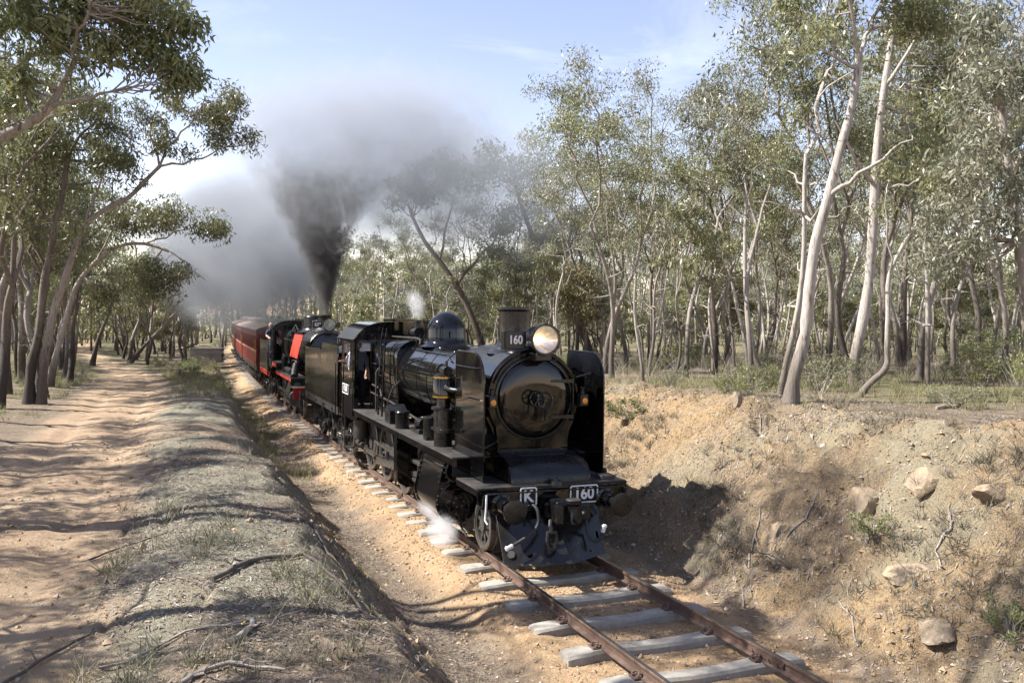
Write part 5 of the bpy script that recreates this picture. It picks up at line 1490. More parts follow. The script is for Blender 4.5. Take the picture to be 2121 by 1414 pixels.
    if cap:
        br = [[hc + rot @ Vector((.08 * math.cos(R(200 + 14 * k)) * s2, .10 * math.sin(R(200 + 14 * k)) * s2 - (.0 if s2 == 1 else .05), .055 - (.0 if s2 == 1 else .012))) for k in range(11)] for s2 in (1., 1.02)]
        MB().sheet(br).build('cap_brim', cap, t)
    return t
stand = dict(pelvis=(0, 0, .95), waist=(0, 0, 1.1), chest=(0, 0, 1.34), neck0=(0, 0, 1.46), neck=(0, 0, 1.54), shl=(-.19, 0, 1.40), ell=(-.25, -.02, 1.12), wrl=(-.25, -.14, .90), shr=(.19, 0, 1.40), elr=(.26, .02, 1.12), wrr=(.27, -.08, .88), hipl=(-.09, 0, .90), knl=(-.11, -.03, .50), anl=(-.12, .02, .10), tol=(-.13, -.13, .05), hipr=(.09, 0, .90), knr=(.11, -.03, .50), anr=(.12, .02, .10), tor=(.13, -.13, .05))
j = dict(stand)
person('crew member in grey-blue shirt and dark trousers standing inside the leading cab doorway', (-1.13, 10.25, 1.56), R(10), j, M['greyshirt'], M['navy'], None)
j = dict(stand); j['ell'] = (-.32, -.12, 1.15); j['wrl'] = (-.34, -.34, 1.2)
person('crew member in white shirt at the rear of the leading cab', (-.98, 11.0, 1.56), R(-30), j, M['whiteshirt'], M['navy'], M['greycap'])
j = dict(stand); j['ell'] = (-.34, -.10, 1.18); j['wrl'] = (-.30, -.34, 1.10); j['chest'] = (-.06, -.04, 1.33); j['neck0'] = (-.10, -.05, 1.45); j['neck'] = (-.13, -.07, 1.53); j['shl'] = (-.24, -.03, 1.38); j['shr'] = (.13, -.02, 1.40)
lx, rzz = on_track(F2, 8.7)
person('crew member in navy shirt and grey cap leaning out of the second cab window', (lx[0] - 1.18, F2 + 8.1, 1.85), R(10), j, M['navy'], M['navy'], M['greycap'])
# ---------------------------------------------------------------- trees
HERO = {}
HERO['r1'] = dict(dep=18.8, path=[(6.19, 1.78, 2.24), (6.23, 1.76, 2.77), (6.33, 1.72, 3.22), (6.44, 1.67, 3.78), (6.50, 1.65, 4.68), (6.59, 1.62, 5.59), (6.82, 1.52, 6.59), (7.01, 1.45, 7.49), (7.24, 1.36, 8.49), (7.36, 1.31, 9.53)],
    br=[[(7.36, 1.31, 9.53), (7.05, 1.16, 10.09), (6.70, 1.04, 10.68), (6.28, 0.93, 11.53), (5.87, 0.83, 12.35)], [(7.36, 1.31, 9.53), (7.76, 1.42, 10.16), (8.21, 1.51, 10.95), (8.71, 1.58, 12.07), (9.07, 1.71, 13.31)], [(6.82, 1.52, 6.59), (7.06, 1.16, 6.86), (7.50, 0.72, 7.31), (7.84, 0.31, 7.66)]],
    reg=[((6.55, 1.63, 12.43), 1.61, 1.11, 16), ((8.41, 0.90, 12.16), 1.61, 1.21, 16), ((8.73, 0.77, 10.49), 1.31, 0.91, 12), ((6.05, 1.83, 10.06), 0.91, 1.11, 7), ((8.33, 0.93, 7.91), 0.81, 0.70, 5)])
HERO['r2'] = dict(dep=23.6, path=[(11.04, 5.02, 2.24), (10.86, 5.09, 2.72), (10.93, 5.06, 3.35), (11.08, 5.00, 4.24), (11.18, 4.96, 5.12), (11.24, 4.94, 6.38), (11.27, 4.93, 7.63), (11.31, 4.91, 8.76), (11.44, 4.86, 10.13), (11.59, 4.80, 11.38), (11.64, 4.78, 12.74)],
    br=[[(11.44, 4.86, 10.13), (11.78, 4.45, 10.94), (12.25, 4.00, 11.72), (12.60, 3.59, 12.37)], [(11.64, 4.78, 12.74), (11.63, 5.05, 13.96), (12.02, 5.17, 15.32)], [(11.27, 4.93, 7.63), (10.58, 4.93, 8.21), (9.92, 4.92, 9.13)]],
    reg=[((12.88, 4.29, 11.89), 1.39, 1.01, 11), ((11.55, 4.82, 14.35), 1.90, 1.26, 13), ((13.39, 4.08, 10.16), 1.39, 1.39, 11), ((12.63, 4.39, 8.28), 0.88, 0.88, 4)])
HERO['r3'] = dict(dep=20.3, path=[(8.49, 2.48, 2.25), (8.81, 2.35, 2.63), (9.15, 2.21, 3.00), (9.17, 2.21, 3.46), (9.17, 2.21, 4.32), (9.18, 2.21, 5.08), (9.44, 2.10, 5.74), (9.78, 1.97, 6.39), (10.17, 1.81, 7.04)],
    br=[[(9.18, 2.21, 5.08), (8.92, 2.04, 6.03), (8.70, 1.86, 6.85)]],
    reg=[((10.31, 1.76, 7.37), 0.65, 0.65, 5), ((9.11, 2.23, 7.14), 0.43, 0.65, 2)])
HERO['r4'] = dict(dep=15.5, path=[(7.88, -2.45, 3.30), (7.76, -2.41, 4.29), (7.60, -2.34, 5.45), (7.45, -2.28, 6.35), (7.29, -2.22, 7.41), (7.13, -2.16, 8.31)],
    br=[[(7.45, -2.28, 6.35), (7.47, -2.56, 7.04), (7.45, -2.82, 7.79)], [(7.29, -2.22, 7.41), (7.04, -1.85, 8.13), (6.96, -1.55, 8.69)]],
    reg=[((7.15, -2.17, 7.33), 0.91, 1.49, 20), ((6.62, -1.96, 5.60), 0.66, 0.91, 10), ((7.42, -2.27, 8.81), 1.00, 0.91, 10), ((7.35, -2.24, 5.85), 0.58, 0.66, 6)])
HERO['r5'] = dict(dep=30.4, path=[(12.47, 11.76, 1.96), (12.42, 11.78, 2.77), (12.28, 11.84, 3.58), (12.09, 11.92, 4.39), (11.79, 12.03, 5.69), (11.31, 12.22, 6.98), (10.92, 12.38, 7.78)],
    br=[[(11.79, 12.03, 5.69), (12.07, 11.65, 6.97), (12.33, 11.28, 8.22)]],
    reg=[((11.13, 12.30, 8.75), 1.14, 0.98, 6), ((12.93, 11.58, 9.26), 1.30, 0.98, 6)])
HERO['r6'] = dict(dep=25.3, path=[(9.84, 7.26, 2.14), (9.62, 7.35, 2.65), (9.45, 7.42, 3.06), (9.36, 7.46, 3.66), (9.20, 7.52, 4.74), (9.15, 7.54, 6.22), (9.15, 7.54, 7.30), (9.06, 7.57, 8.64)],
    br=[[(9.15, 7.54, 7.30), (8.42, 7.56, 8.32), (7.89, 7.50, 9.45)], [(9.06, 7.57, 8.64), (9.69, 7.59, 10.04), (10.07, 7.71, 11.46)]],
    reg=[((8.04, 7.98, 9.96), 0.95, 1.08, 7), ((9.75, 7.30, 11.58), 1.22, 1.35, 9), ((8.94, 7.62, 8.50), 0.81, 0.81, 4)])
HERO['r8'] = dict(dep=42.0, path=[(12.75, 24.12, 2.30), (12.32, 24.29, 3.53), (11.78, 24.51, 4.64), (11.14, 24.76, 5.64), (10.39, 25.06, 7.09), (9.74, 25.32, 8.87), (9.30, 25.49, 10.20)],
    br=[[(10.39, 25.06, 7.09), (10.99, 24.55, 8.64), (11.68, 24.01, 10.38), (11.96, 23.63, 11.88)], [(11.14, 24.76, 5.64), (9.97, 25.49, 6.20), (9.00, 26.14, 7.10)]],
    reg=[((9.39, 25.45, 11.09), 1.80, 2.02, 12), ((12.28, 24.31, 12.69), 1.80, 1.80, 12), ((11.06, 24.79, 10.67), 1.35, 1.57, 7), ((8.40, 25.85, 7.73), 1.12, 0.90, 4)])
HERO['r9'] = dict(dep=45.0, path=[(9.06, 28.81, 2.46), (8.48, 29.04, 4.14), (7.79, 29.31, 5.57), (6.99, 29.63, 6.76), (6.31, 29.90, 7.70), (5.74, 30.12, 8.89)],
    br=[[(6.99, 29.63, 6.76), (7.34, 29.22, 8.89), (7.69, 28.82, 10.29)], [(7.79, 29.31, 5.57), (9.08, 29.07, 7.28), (10.06, 28.95, 8.53)]],
    reg=[((5.84, 30.09, 10.57), 1.69, 1.32, 11), ((7.84, 29.30, 11.31), 1.93, 1.45, 11), ((9.64, 28.58, 9.43), 1.20, 1.20, 5)])
HERO['l1'] = dict(dep=29.6, path=[(-10.01, 19.84, 1.07), (-9.94, 19.81, 2.15), (-9.71, 19.72, 3.27), (-9.57, 19.66, 4.70), (-9.42, 19.60, 5.65), (-9.20, 19.51, 6.76), (-9.01, 19.44, 7.70), (-8.83, 19.37, 8.96)],
    br=[[(-9.20, 19.51, 6.76), (-9.97, 19.55, 7.81), (-10.66, 19.56, 8.70)], [(-8.83, 19.37, 8.96), (-9.30, 19.82, 10.42), (-9.62, 20.22, 11.58)], [(-8.83, 19.37, 8.96), (-8.08, 18.80, 10.02), (-7.49, 18.30, 10.90)]],
    reg=[((-10.01, 19.83, 9.42), 1.43, 1.27, 12), ((-8.69, 19.31, 10.53), 1.43, 1.27, 11), ((-7.66, 18.90, 8.98), 1.27, 0.95, 8), ((-10.45, 20.01, 7.21), 0.95, 0.95, 6)])
HERO['l2'] = dict(dep=29.7, path=[(-9.65, 19.74, 1.07), (-9.57, 19.72, 2.16), (-9.44, 19.66, 3.11), (-9.25, 19.59, 4.07), (-8.98, 19.48, 4.87), (-8.69, 19.36, 5.82), (-8.32, 19.22, 6.77), (-7.73, 18.99, 7.34), (-7.00, 18.69, 7.74), (-6.48, 18.49, 8.30), (-6.04, 18.32, 8.78)],
    br=[[(-6.04, 18.32, 8.78), (-5.54, 17.85, 9.60), (-4.97, 17.35, 10.26), (-4.70, 16.98, 10.90)], [(-6.04, 18.32, 8.78), (-5.01, 18.17, 9.07), (-4.10, 18.09, 9.53), (-3.33, 18.05, 9.66)], [(-8.32, 19.22, 6.77), (-7.94, 18.80, 7.85), (-7.71, 18.44, 8.91)], [(-6.04, 18.32, 8.78), (-6.34, 18.70, 9.84), (-6.12, 18.89, 10.85)]],
    reg=[((-4.66, 17.77, 10.61), 1.11, 0.79, 9), ((-3.84, 17.45, 9.68), 0.95, 0.56, 7), ((-5.75, 18.20, 9.65), 0.79, 0.71, 5), ((-6.49, 18.49, 10.42), 0.64, 0.64, 4), ((-7.51, 18.90, 9.46), 0.95, 0.95, 6), ((-4.14, 17.56, 10.93), 0.64, 0.64, 4)])
HERO['l3'] = dict(dep=38.2, path=[(-10.36, 29.23, 0.80), (-9.98, 29.07, 2.44), (-9.60, 28.92, 3.88), (-9.22, 28.77, 5.11), (-8.46, 28.47, 6.14), (-7.61, 28.13, 6.77), (-6.57, 27.72, 6.89), (-5.62, 27.34, 6.59)],
    br=[[(-8.46, 28.47, 6.14), (-7.89, 27.97, 7.35), (-6.94, 27.33, 8.15)], [(-6.57, 27.72, 6.89), (-5.43, 27.54, 7.43), (-4.27, 27.35, 7.68)], [(-5.62, 27.34, 6.59), (-4.86, 26.78, 6.08), (-4.21, 26.25, 5.38)]],
    reg=[((-6.00, 27.50, 8.22), 1.23, 0.92, 9), ((-4.29, 26.82, 7.63), 0.92, 0.61, 5), ((-7.14, 27.95, 8.00), 1.23, 1.02, 8), ((-6.56, 27.72, 5.56), 1.84, 1.23, 12), ((-8.08, 28.32, 4.72), 1.23, 0.82, 6)])
HERO['l4'] = dict(dep=64.5, path=[(-10.36, 57.50, 0.27), (-9.88, 57.31, 2.08), (-9.24, 57.06, 3.81), (-8.76, 56.87, 5.54), (-8.05, 56.59, 6.93)],
    br=[[(-8.76, 56.87, 5.54), (-9.39, 56.85, 7.24), (-9.54, 56.64, 8.93)]],
    reg=[((-8.12, 56.62, 7.62), 2.07, 1.73, 9), ((-10.04, 57.38, 8.97), 1.73, 1.73, 7)])
HERO['l5'] = dict(dep=70.6, path=[(-8.08, 63.11, 0.11), (-6.88, 62.63, 1.38), (-5.66, 62.15, 2.72), (-4.78, 61.80, 3.79), (-3.66, 61.36, 4.82)],
    br=[[(-5.66, 62.15, 2.72), (-5.32, 61.74, 4.23), (-5.15, 61.41, 5.73)], [(-8.08, 63.11, 0.11), (-7.66, 63.21, 2.30), (-7.25, 63.32, 4.96), (-6.91, 63.45, 6.88)]],
    reg=[((-3.74, 61.39, 6.14), 1.89, 1.70, 9), ((-5.85, 62.22, 6.49), 2.27, 1.89, 10), ((-7.25, 62.78, 7.22), 1.89, 1.51, 7)])
HERO['l0'] = dict(dep=12.5, path=[(-9.09, 1.05, 4.16), (-8.90, 0.97, 5.10), (-8.75, 0.91, 5.76), (-8.47, 0.80, 6.27), (-8.16, 0.67, 6.40), (-7.79, 0.53, 6.61), (-7.51, 0.42, 6.84), (-7.35, 0.36, 7.17)],
    br=[[(-7.35, 0.36, 7.17), (-7.21, 0.03, 7.50), (-7.04, -0.31, 7.81), (-6.96, -0.60, 8.17)], [(-8.75, 0.91, 5.76), (-8.64, 1.13, 6.75), (-8.24, 1.24, 7.36), (-7.88, 1.37, 7.74), (-7.45, 1.47, 7.89), (-7.00, 1.56, 7.86), (-6.42, 1.60, 7.75)], [(-7.51, 0.42, 6.84), (-7.09, -0.02, 6.89), (-6.71, -0.44, 6.93)], [(-8.59, 0.85, 6.69), (-8.32, 1.01, 7.56), (-8.04, 1.17, 8.32), (-7.88, 1.37, 8.96)]],
    reg=[((-6.12, -0.13, 7.98), 0.60, 0.47, 16), ((-5.81, -0.26, 7.33), 0.40, 0.33, 8), ((-7.05, 0.23, 8.10), 0.80, 0.60, 18), ((-7.85, 0.55, 8.02), 0.74, 0.60, 15), ((-6.61, 0.06, 7.58), 0.67, 0.33, 10), ((-7.35, 0.36, 8.69), 1.34, 0.40, 16), ((-7.91, 0.58, 7.17), 0.54, 0.40, 8)])
def leaf_arrays(centers, radii, per, size, r, droop=.75, flat=.8):
    """leaf quads around clump centres: returns verts, quads, tint"""
    n = len(centers)
    cnt = np.full(n, per) if np.isscalar(per) else np.asarray(per)
    idx = np.repeat(np.arange(n), cnt); m = len(idx)
    v = r.normal(size=(m, 3)); v /= np.linalg.norm(v, axis=1)[:, None]
    rad = r.random(m) ** .5
    p = np.asarray(centers)[idx] + v * rad[:, None] * np.asarray(radii)[idx][:, None] * np.array([1, 1, flat])
    d = np.c_[r.normal(size=(m, 2)) * .62, -droop + r.normal(size=m) * .5]
    d /= np.linalg.norm(d, axis=1)[:, None]
    q = r.normal(size=(m, 3)); w = np.cross(d, q); w /= np.linalg.norm(w, axis=1)[:, None] + 1e-9
    L = size * (.65 + .7 * r.random(m)); W = L * (.22 + .12 * r.random(m))
    a = p; b = p + d * (L * .42)[:, None] + w * (W * .5)[:, None]; c = p + d * L[:, None]; e = p + d * (L * .42)[:, None] - w * (W * .5)[:, None]
    V = np.stack([a, b, c, e], 1).reshape(-1, 3)
    Qd = np.arange(m * 4).reshape(-1, 4)
    ct = r.random(n)
    tint = np.clip(.55 * ct[idx] + .35 * r.random(m) + np.where(r.random(m) < .07, .45, 0), 0, 1)
    return V, Qd, np.repeat(tint, 4)

def wig(a, b, n, amp, r, sag=0.):
    a, b = np.asarray(a, float), np.asarray(b, float); L = np.linalg.norm(b - a)
    pts = []
    off = np.zeros(3)
    for k in range(n + 1):
        t = k / n
        if 0 < k < n: off = off * .6 + r.normal(size=3) * amp * L
        else: off = off * 0
        pts.append(a + (b - a) * t + off + np.array([0, 0, sag * L * 4 * t * (1 - t)]))
    return pts

def taper(r0, r1, n): return [r0 + (r1 - r0) * k / n for k in range(n + 1)]

def gum(seed, h, r0, lean=(0, 0), bare=.42, leaders=2, limbs=5, spread=.27, per=124, size=.13, clump=.70, leafmat='leaf', bark='bark_grey', dead=3, droop=.75, twigs=3):
    """tall open gum tree with a clumped crown: returns (wood mesh, crown mesh)"""
    r = np.random.default_rng(seed)
    W = MB(); C_ = []; Rr = []
    lx, ly = lean
    N = 8
    top = np.array([lx * h * bare, ly * h * bare, h * bare])
    tr = [np.array([0, 0, -.25])]
    ph = r.random() * 6.28; amp = r.uniform(.02, .05) * h
    for k in range(1, N + 1):
        t = k / N
        tr.append(np.array([top[0] * t ** 1.2 + amp * math.sin(ph + t * 4.2) * t, top[1] * t ** 1.2 + amp * math.cos(ph * 1.7 + t * 3.6) * t, h * bare * t]))
    rads = [r0 * 1.45] + [r0 * (1.12 - .45 * (k / N)) for k in range(1, N + 1)]
    W.tube(tr, rads, 8)
    end = tr[-1]; r1 = rads[-1]
    for i in range(leaders):
        a = 2 * math.pi * (i / leaders) + r.random() * 1.2
        out = spread * h * (.25 + .35 * r.random()) * (1 if leaders > 1 else .3)
        tip = end + np.array([math.cos(a) * out + lx * h * .5, math.sin(a) * out + ly * h * .5, h * (1 - bare) * (.78 + .22 * r.random())])
        lp = wig(end, tip, 7, .035, r, .03)
        lr = taper(r1 * (.82 if leaders > 1 else 1), .018, 7)
        W.tube(lp, lr, 6)
        C_.append(lp[-1]); Rr.append(clump * .9)
        for j in range(limbs):
            t = .12 + .83 * (j + r.random() * .7) / limbs
            k = min(6, int(t * 7)); base = lp[k] + (lp[k + 1] - lp[k]) * (t * 7 - k)
            b = a + (j * 2.4 + r.random() * 1.2)
            ln = h * spread * (.75 - .35 * t) * (.7 + .6 * r.random())
            el = R(r.uniform(12, 55))
            q = base + np.array([math.cos(b) * math.cos(el), math.sin(b) * math.cos(el), math.sin(el)]) * ln
            bp = wig(base, q, 5, .06, r, .07)
            br = lr[k] * .55
            W.tube(bp, taper(max(.014, br), .01, 5), 5)
            C_.append(bp[-1]); Rr.append(clump * r.uniform(.75, 1.15))
            for m in range(twigs):
                kk = 2 + int(r.integers(0, 3))
                e = bp[kk] + np.array([*(r.normal(size=2) * .45), r.uniform(-.05, .55)]) * ln * .55
                W.tube(wig(bp[kk], e, 3, .08, r), taper(.016, .006, 3), 3)
                C_.append(e); Rr.append(clump * r.uniform(.55, 1.0))
    for i in range(dead):
        k = int(r.integers(3, N)); a = r.random() * 6.28; ln = h * r.uniform(.05, .13)
        e = tr[k] + np.array([math.cos(a) * ln, math.sin(a) * ln, ln * r.uniform(-.1, .7)])
        W.tube(wig(tr[k], e, 4, .09, r), taper(.028, .006, 4), 4)
    V, Qd, T = leaf_arrays(np.array(C_), np.array(Rr), per, size, r, droop)
    wm = W.mesh('trunk', M[bark], 60)
    cm = np_mesh('crown', V, Qd, M[leafmat], {'tint': T})
    return wm, cm

def plant(name, meshes, label, cat, loc, rz=0, sc=1., group=None, tilt=(0, 0), parts=('trunk', 'crown')):
    t = thing(name, label, cat, loc, rz, group)
    t.scale = (sc, sc, sc); t.rotation_euler = (tilt[0], tilt[1], rz)
    for nm, me in zip(parts, meshes): link(nm, me, t)
    return t

def hero_tree(key, label, bark, leafmat, r0, r1, per=150, size=.15, clump=.55, seed=1):
    """tree with a given trunk line: limbs are grown from it to every leaf clump"""
    Hh = HERO[key]; r = np.random.default_rng(seed)
    path = [np.array(p) for p in Hh['path']]
    g = gz(path[0][0], path[0][1])
    if path[0][2] > g + .25: path = [np.array([path[0][0] + (path[0][0] - path[1][0]) * .5, path[0][1], g - .15])] + path
    else: path[0][2] = g - .15
    o = path[0].copy(); o[2] = g
    path = [p - o for p in path]
    # smooth the line
    P = [Vector(p) for p in path]; sm = []
    for i in range(len(P) - 1):
        a, b, c, d = P[max(0, i - 1)], P[i], P[i + 1], P[min(len(P) - 1, i + 2)]
        for k in range(3):
            t = k / 3; sm.append(.5 * ((2 * b) + (c - a) * t + (2 * a - 5 * b + 4 * c - d) * t * t + (3 * b - a - 3 * c + d) * t ** 3))
    sm.append(P[-1]); n = len(sm)
    W = MB()
    rr = [r0 + (r1 - r0) * (k / (n - 1)) ** .8 for k in range(n)]; rr[0] *= 1.5; rr[1] *= 1.22; rr[2] *= 1.08
    rr = [q * (1 + .07 * r.normal()) for q in rr]
    W.tube(sm, rr, 12)
    nodes = [(np.array(p), rr[i]) for i, p in enumerate(sm) if i > n * .45]
    for b in Hh['br']:
        bp = [np.array(q) - o for q in b]; m = len(bp)
        k0 = min(range(n), key=lambda i: (sm[i] - Vector(bp[0])).length); rb = rr[k0] * .62
        q2 = []
        for i in range(m - 1): q2 += wig(bp[i], bp[i + 1], 3, .05, r)[:-1]
        q2.append(bp[-1])
        tr_ = taper(rb, max(.016, rb * .3), len(q2) - 1)
        W.tube(q2, tr_, 7)
        nodes += [(q2[i], tr_[i]) for i in range(1, len(q2))]
    cs, cr = [], []
    rgt = np.array([math.cos(CAM_YAW), -math.sin(CAM_YAW), 0]); fwd = np.array([math.sin(CAM_YAW), math.cos(CAM_YAW), 0])
    NP = np.array([q[0] for q in nodes])
    for c, rx, rz, k in Hh['reg']:
        c = np.array(c) - o
        for i in range(k):
            v = r.normal(size=3); v = v / np.linalg.norm(v) * r.random() ** .45
            p = c + rgt * v[0] * rx + fwd * v[1] * (rx + rz) * .5 + np.array([0, 0, v[2] * rz])
            cs.append(p); cr.append(clump * r.uniform(.7, 1.2))
            j = int(np.argmin(np.linalg.norm(NP - p, axis=1) + .6 * np.maximum(0, NP[:, 2] - p[2])))
            W.tube(wig(nodes[j][0], p, 5, .05, r, -.04), taper(min(.045, max(.012, nodes[j][1] * .5)), .007, 5), 4)
    V, Qd, T = leaf_arrays(np.array(cs), np.array(cr), per, size, r)
    wm = W.mesh('trunk', M[bark], 60); cm = np_mesh('crown', V, Qd, M[leafmat], {'tint': T})
    return plant('gum_tree', (wm, cm), label, 'tree', tuple(o))

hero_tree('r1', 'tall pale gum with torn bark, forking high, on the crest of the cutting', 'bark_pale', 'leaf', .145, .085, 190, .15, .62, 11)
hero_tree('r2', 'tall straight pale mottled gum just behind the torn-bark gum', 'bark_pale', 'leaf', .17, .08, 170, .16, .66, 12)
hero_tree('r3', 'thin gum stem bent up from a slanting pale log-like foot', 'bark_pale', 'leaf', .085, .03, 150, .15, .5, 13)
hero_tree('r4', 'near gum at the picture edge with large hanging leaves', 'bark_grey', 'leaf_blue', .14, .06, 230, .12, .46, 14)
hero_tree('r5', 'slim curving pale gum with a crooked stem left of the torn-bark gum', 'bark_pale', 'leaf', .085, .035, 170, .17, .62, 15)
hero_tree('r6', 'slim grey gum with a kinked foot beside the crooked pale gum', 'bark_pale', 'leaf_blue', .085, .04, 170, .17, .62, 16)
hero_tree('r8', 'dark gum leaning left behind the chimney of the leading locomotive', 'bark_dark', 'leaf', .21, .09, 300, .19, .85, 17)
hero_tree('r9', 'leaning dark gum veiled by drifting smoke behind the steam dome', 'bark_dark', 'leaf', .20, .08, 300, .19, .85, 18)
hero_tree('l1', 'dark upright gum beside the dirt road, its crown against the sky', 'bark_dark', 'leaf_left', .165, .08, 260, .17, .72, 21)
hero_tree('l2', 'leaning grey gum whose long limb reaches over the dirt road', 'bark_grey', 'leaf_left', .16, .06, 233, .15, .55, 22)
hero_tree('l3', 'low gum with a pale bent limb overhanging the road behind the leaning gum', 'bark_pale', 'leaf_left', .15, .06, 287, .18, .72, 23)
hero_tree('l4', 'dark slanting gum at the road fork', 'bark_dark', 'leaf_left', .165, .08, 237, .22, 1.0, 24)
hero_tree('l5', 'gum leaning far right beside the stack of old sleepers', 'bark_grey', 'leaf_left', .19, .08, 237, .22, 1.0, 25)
hero_tree('l0', 'near gum with bare grey limbs and dark hanging leaves at the top corner', 'bark_grey', 'leaf_left', .16, .045, 170, .115, .33, 26)

# tree kinds copied through the forest
PR = [gum(101, 12.5, 0.108, (0.085, 0.000), .42, 3, 5), gum(102, 11.5, 0.094, (-0.136, 0.051), .45, 2, 6), gum(103, 13.5, 0.122, (0.034, -0.085), .40, 3, 5, bark='bark_dark'), gum(104, 10.5, 0.079, (0.204, 0.068), .48, 2, 5, leafmat='leaf_blue', bark='bark_pale'), gum(105, 12.0, 0.101, (-0.238, 0.034), .38, 3, 5, bark='bark_dark'), gum(106, 9.5, 0.072, (0.051, 0.170), .5, 2, 5, bark='bark_pale'), gum(107, 13.0, 0.108, (0.170, -0.068), .46, 2, 6, leafmat='leaf_blue', bark='bark_grey')]
PL = [gum(201, 10.5, .15, (.14, -.02), .34, 3, 5, .32, 120, .16, .66, 'leaf_left', 'bark_dark'), gum(202, 11.5, .17, (.06, .04), .36, 3, 5, .30, 120, .16, .68, 'leaf_left', 'bark_grey'), gum(203, 9.0, .12, (.22, .0), .36, 2, 6, .34, 120, .16, .66, 'leaf_left', 'bark_dark'), gum(204, 12.0, .16, (-.05, .06), .40, 3, 5, .28, 120, .16, .66, 'leaf_left', 'bark_grey')]
PS = [gum(301, 7.5, .055, (.05, .05), .5, 1, 5, .17, 60, .15, .42, 'leaf', 'bark_pale', 6, twigs=2), gum(302, 6.5, .05, (-.1, .02), .52, 2, 3, .18, 50, .15, .4, 'leaf_blue', 'bark_grey', 8, twigs=2), gum(303, 8.5, .06, (.02, -.08), .56, 1, 5, .15, 55, .15, .4, 'leaf', 'bark_pale', 9, twigs=2), gum(304, 5.0, .04, (.12, .1), .45, 2, 3, .2, 60, .15, .36, 'leaf', 'bark_grey', 5, twigs=2)]
PF = [gum(401, 12., .16, (.03, .02), .42, 3, 4, .28, 70, .30, .85, 'leaf', 'bark_grey', 2, twigs=2), gum(402, 11., .15, (-.06, .0), .45, 2, 5, .28, 70, .30, .85, 'leaf_left', 'bark_dark', 2, twigs=2), gum(403, 13., .16, (.04, -.05), .45, 3, 4, .26, 70, .30, .85, 'leaf', 'bark_pale', 2, twigs=2)]
PB = gum(501, 4.2, .06, (.05, 0), .35, 3, 4, .36, 100, .14, .5, 'leaf_brown', 'bark_dark', 2)

taken = [(np.array(h['path'][0][:2]), 1.2) for h in HERO.values()]
def free(x, y, d):
    p = np.array([x, y])
    return all(np.linalg.norm(p - q) > max(d, e) for q, e in taken[-400:])
def scatter(n, box, mind, ok, seed):
    r = np.random.default_rng(seed); out = []; tries = 0
    while len(out) < n and tries < n * 60:
        tries += 1
        x, y = r.uniform(box[0], box[1]), r.uniform(box[2], box[3])
        if not ok(x, y): continue
        if not free(x, y, mind): continue
        taken.append((np.array([x, y]), mind)); out.append((x, y))
    return out
def ang(x, y): return math.degrees(math.atan2(x - CAM_X, y - CAM_Y))
def u_of(x, y): return x - float(track_x(y))
tr_r = random.Random(5)
def put(kinds, spots, label, group, s0, s1, tilt=.05, name='gum_tree'):
    for x, y in spots:
        plant(name, kinds[tr_r.randrange(len(kinds))], label, 'tree', (x, y, gz(x, y)), tr_r.uniform(0, 6.28), tr_r.uniform(s0, s1), group, (tr_r.uniform(-tilt, tilt), tr_r.uniform(-tilt, tilt)))
def dist(x, y): return math.hypot(x - CAM_X, y - CAM_Y)
near_r = scatter(52, (6, 40, 4, 40), 1.8, lambda x, y: 20 < dist(x, y) < 46 and 18 < ang(x, y) < 54 and u_of(x, y) > 7.5, 1)
ORD = ['first', 'second', 'third', 'fourth', 'fifth', 'sixth', 'seventh', 'eighth', 'ninth', 'tenth', 'eleventh', 'twelfth', 'thirteenth', 'fourteenth', 'fifteenth', 'sixteenth', 'seventeenth', 'eighteenth', 'nineteenth', 'twentieth']
def put_each(kinds, looks, spots, text, group, s0, s1, tilt=.05):
    """nearer trees: each gets its own label, counted along the view by look of bark"""
    seen = {}
    for x, y in sorted(spots, key=lambda p: ang(*p)):
        k = tr_r.randrange(len(kinds)); seen[looks[k]] = seen.get(looks[k], 0) + 1
        plant('gum_tree', kinds[k], text % (ORD[seen[looks[k]] - 1], looks[k]), 'tree', (x, y, gz(x, y)), tr_r.uniform(0, 6.28), tr_r.uniform(s0, s1) * (1 + .32 * float(sstep(33, 42, ang(x, y)))), group, (tr_r.uniform(-tilt, tilt), tr_r.uniform(-tilt, tilt)))
put_each(PR, ['tall grey-barked', 'slim grey-barked', 'tall dark-barked', 'blue-leaved pale-barked', 'leaning dark-barked', 'short pale-barked', 'blue-leaved grey-barked'], near_r, '%s %s gum of the nearer forest, counted from the train outward', 'gums in the nearer forest right of the train', .60, .84)
UND = [gum(701, 4.6, .06, (.06, .04), .22, 3, 5, .34, 105, .15, .5, 'leaf', 'bark_grey', 4), gum(702, 5.6, .07, (-.08, .05), .25, 3, 5, .30, 105, .15, .52, 'leaf_blue', 'bark_dark', 4), gum(703, 3.6, .05, (.1, -.06), .2, 3, 4, .36, 105, .14, .46, 'leaf', 'bark_pale', 3)]
und = scatter(72, (7, 60, 12, 75), 1.6, lambda x, y: 29 < dist(x, y) < 84 and 8 < ang(x, y) < 54 and u_of(x, y) > 8, 31)
put(UND, und, 'small low-crowned gum filling the understorey of the right-hand forest', 'small understorey gums right of the train', .8, 1.3, .08, 'small_gum_tree')
mid_r = scatter(68, (6, 75, 15, 85), 2.3, lambda x, y: 44 <= dist(x, y) < 84 and 4 < ang(x, y) < 54 and u_of(x, y) > 7.5, 2)
put(PR, mid_r, 'gum tree deeper in the forest behind the nearer gums', 'gums deeper in the forest right of the train', .62, .86)
stems = scatter(66, (6, 60, 4, 60), .9, lambda x, y: 20 < dist(x, y) < 62 and 10 < ang(x, y) < 54 and u_of(x, y) > 7.0, 3)
put(PS, stems, 'thin pole-like young gum stem standing between the larger gums', 'thin young gum stems in the right-hand forest', .8, 1.25, .1, 'young_gum_tree')
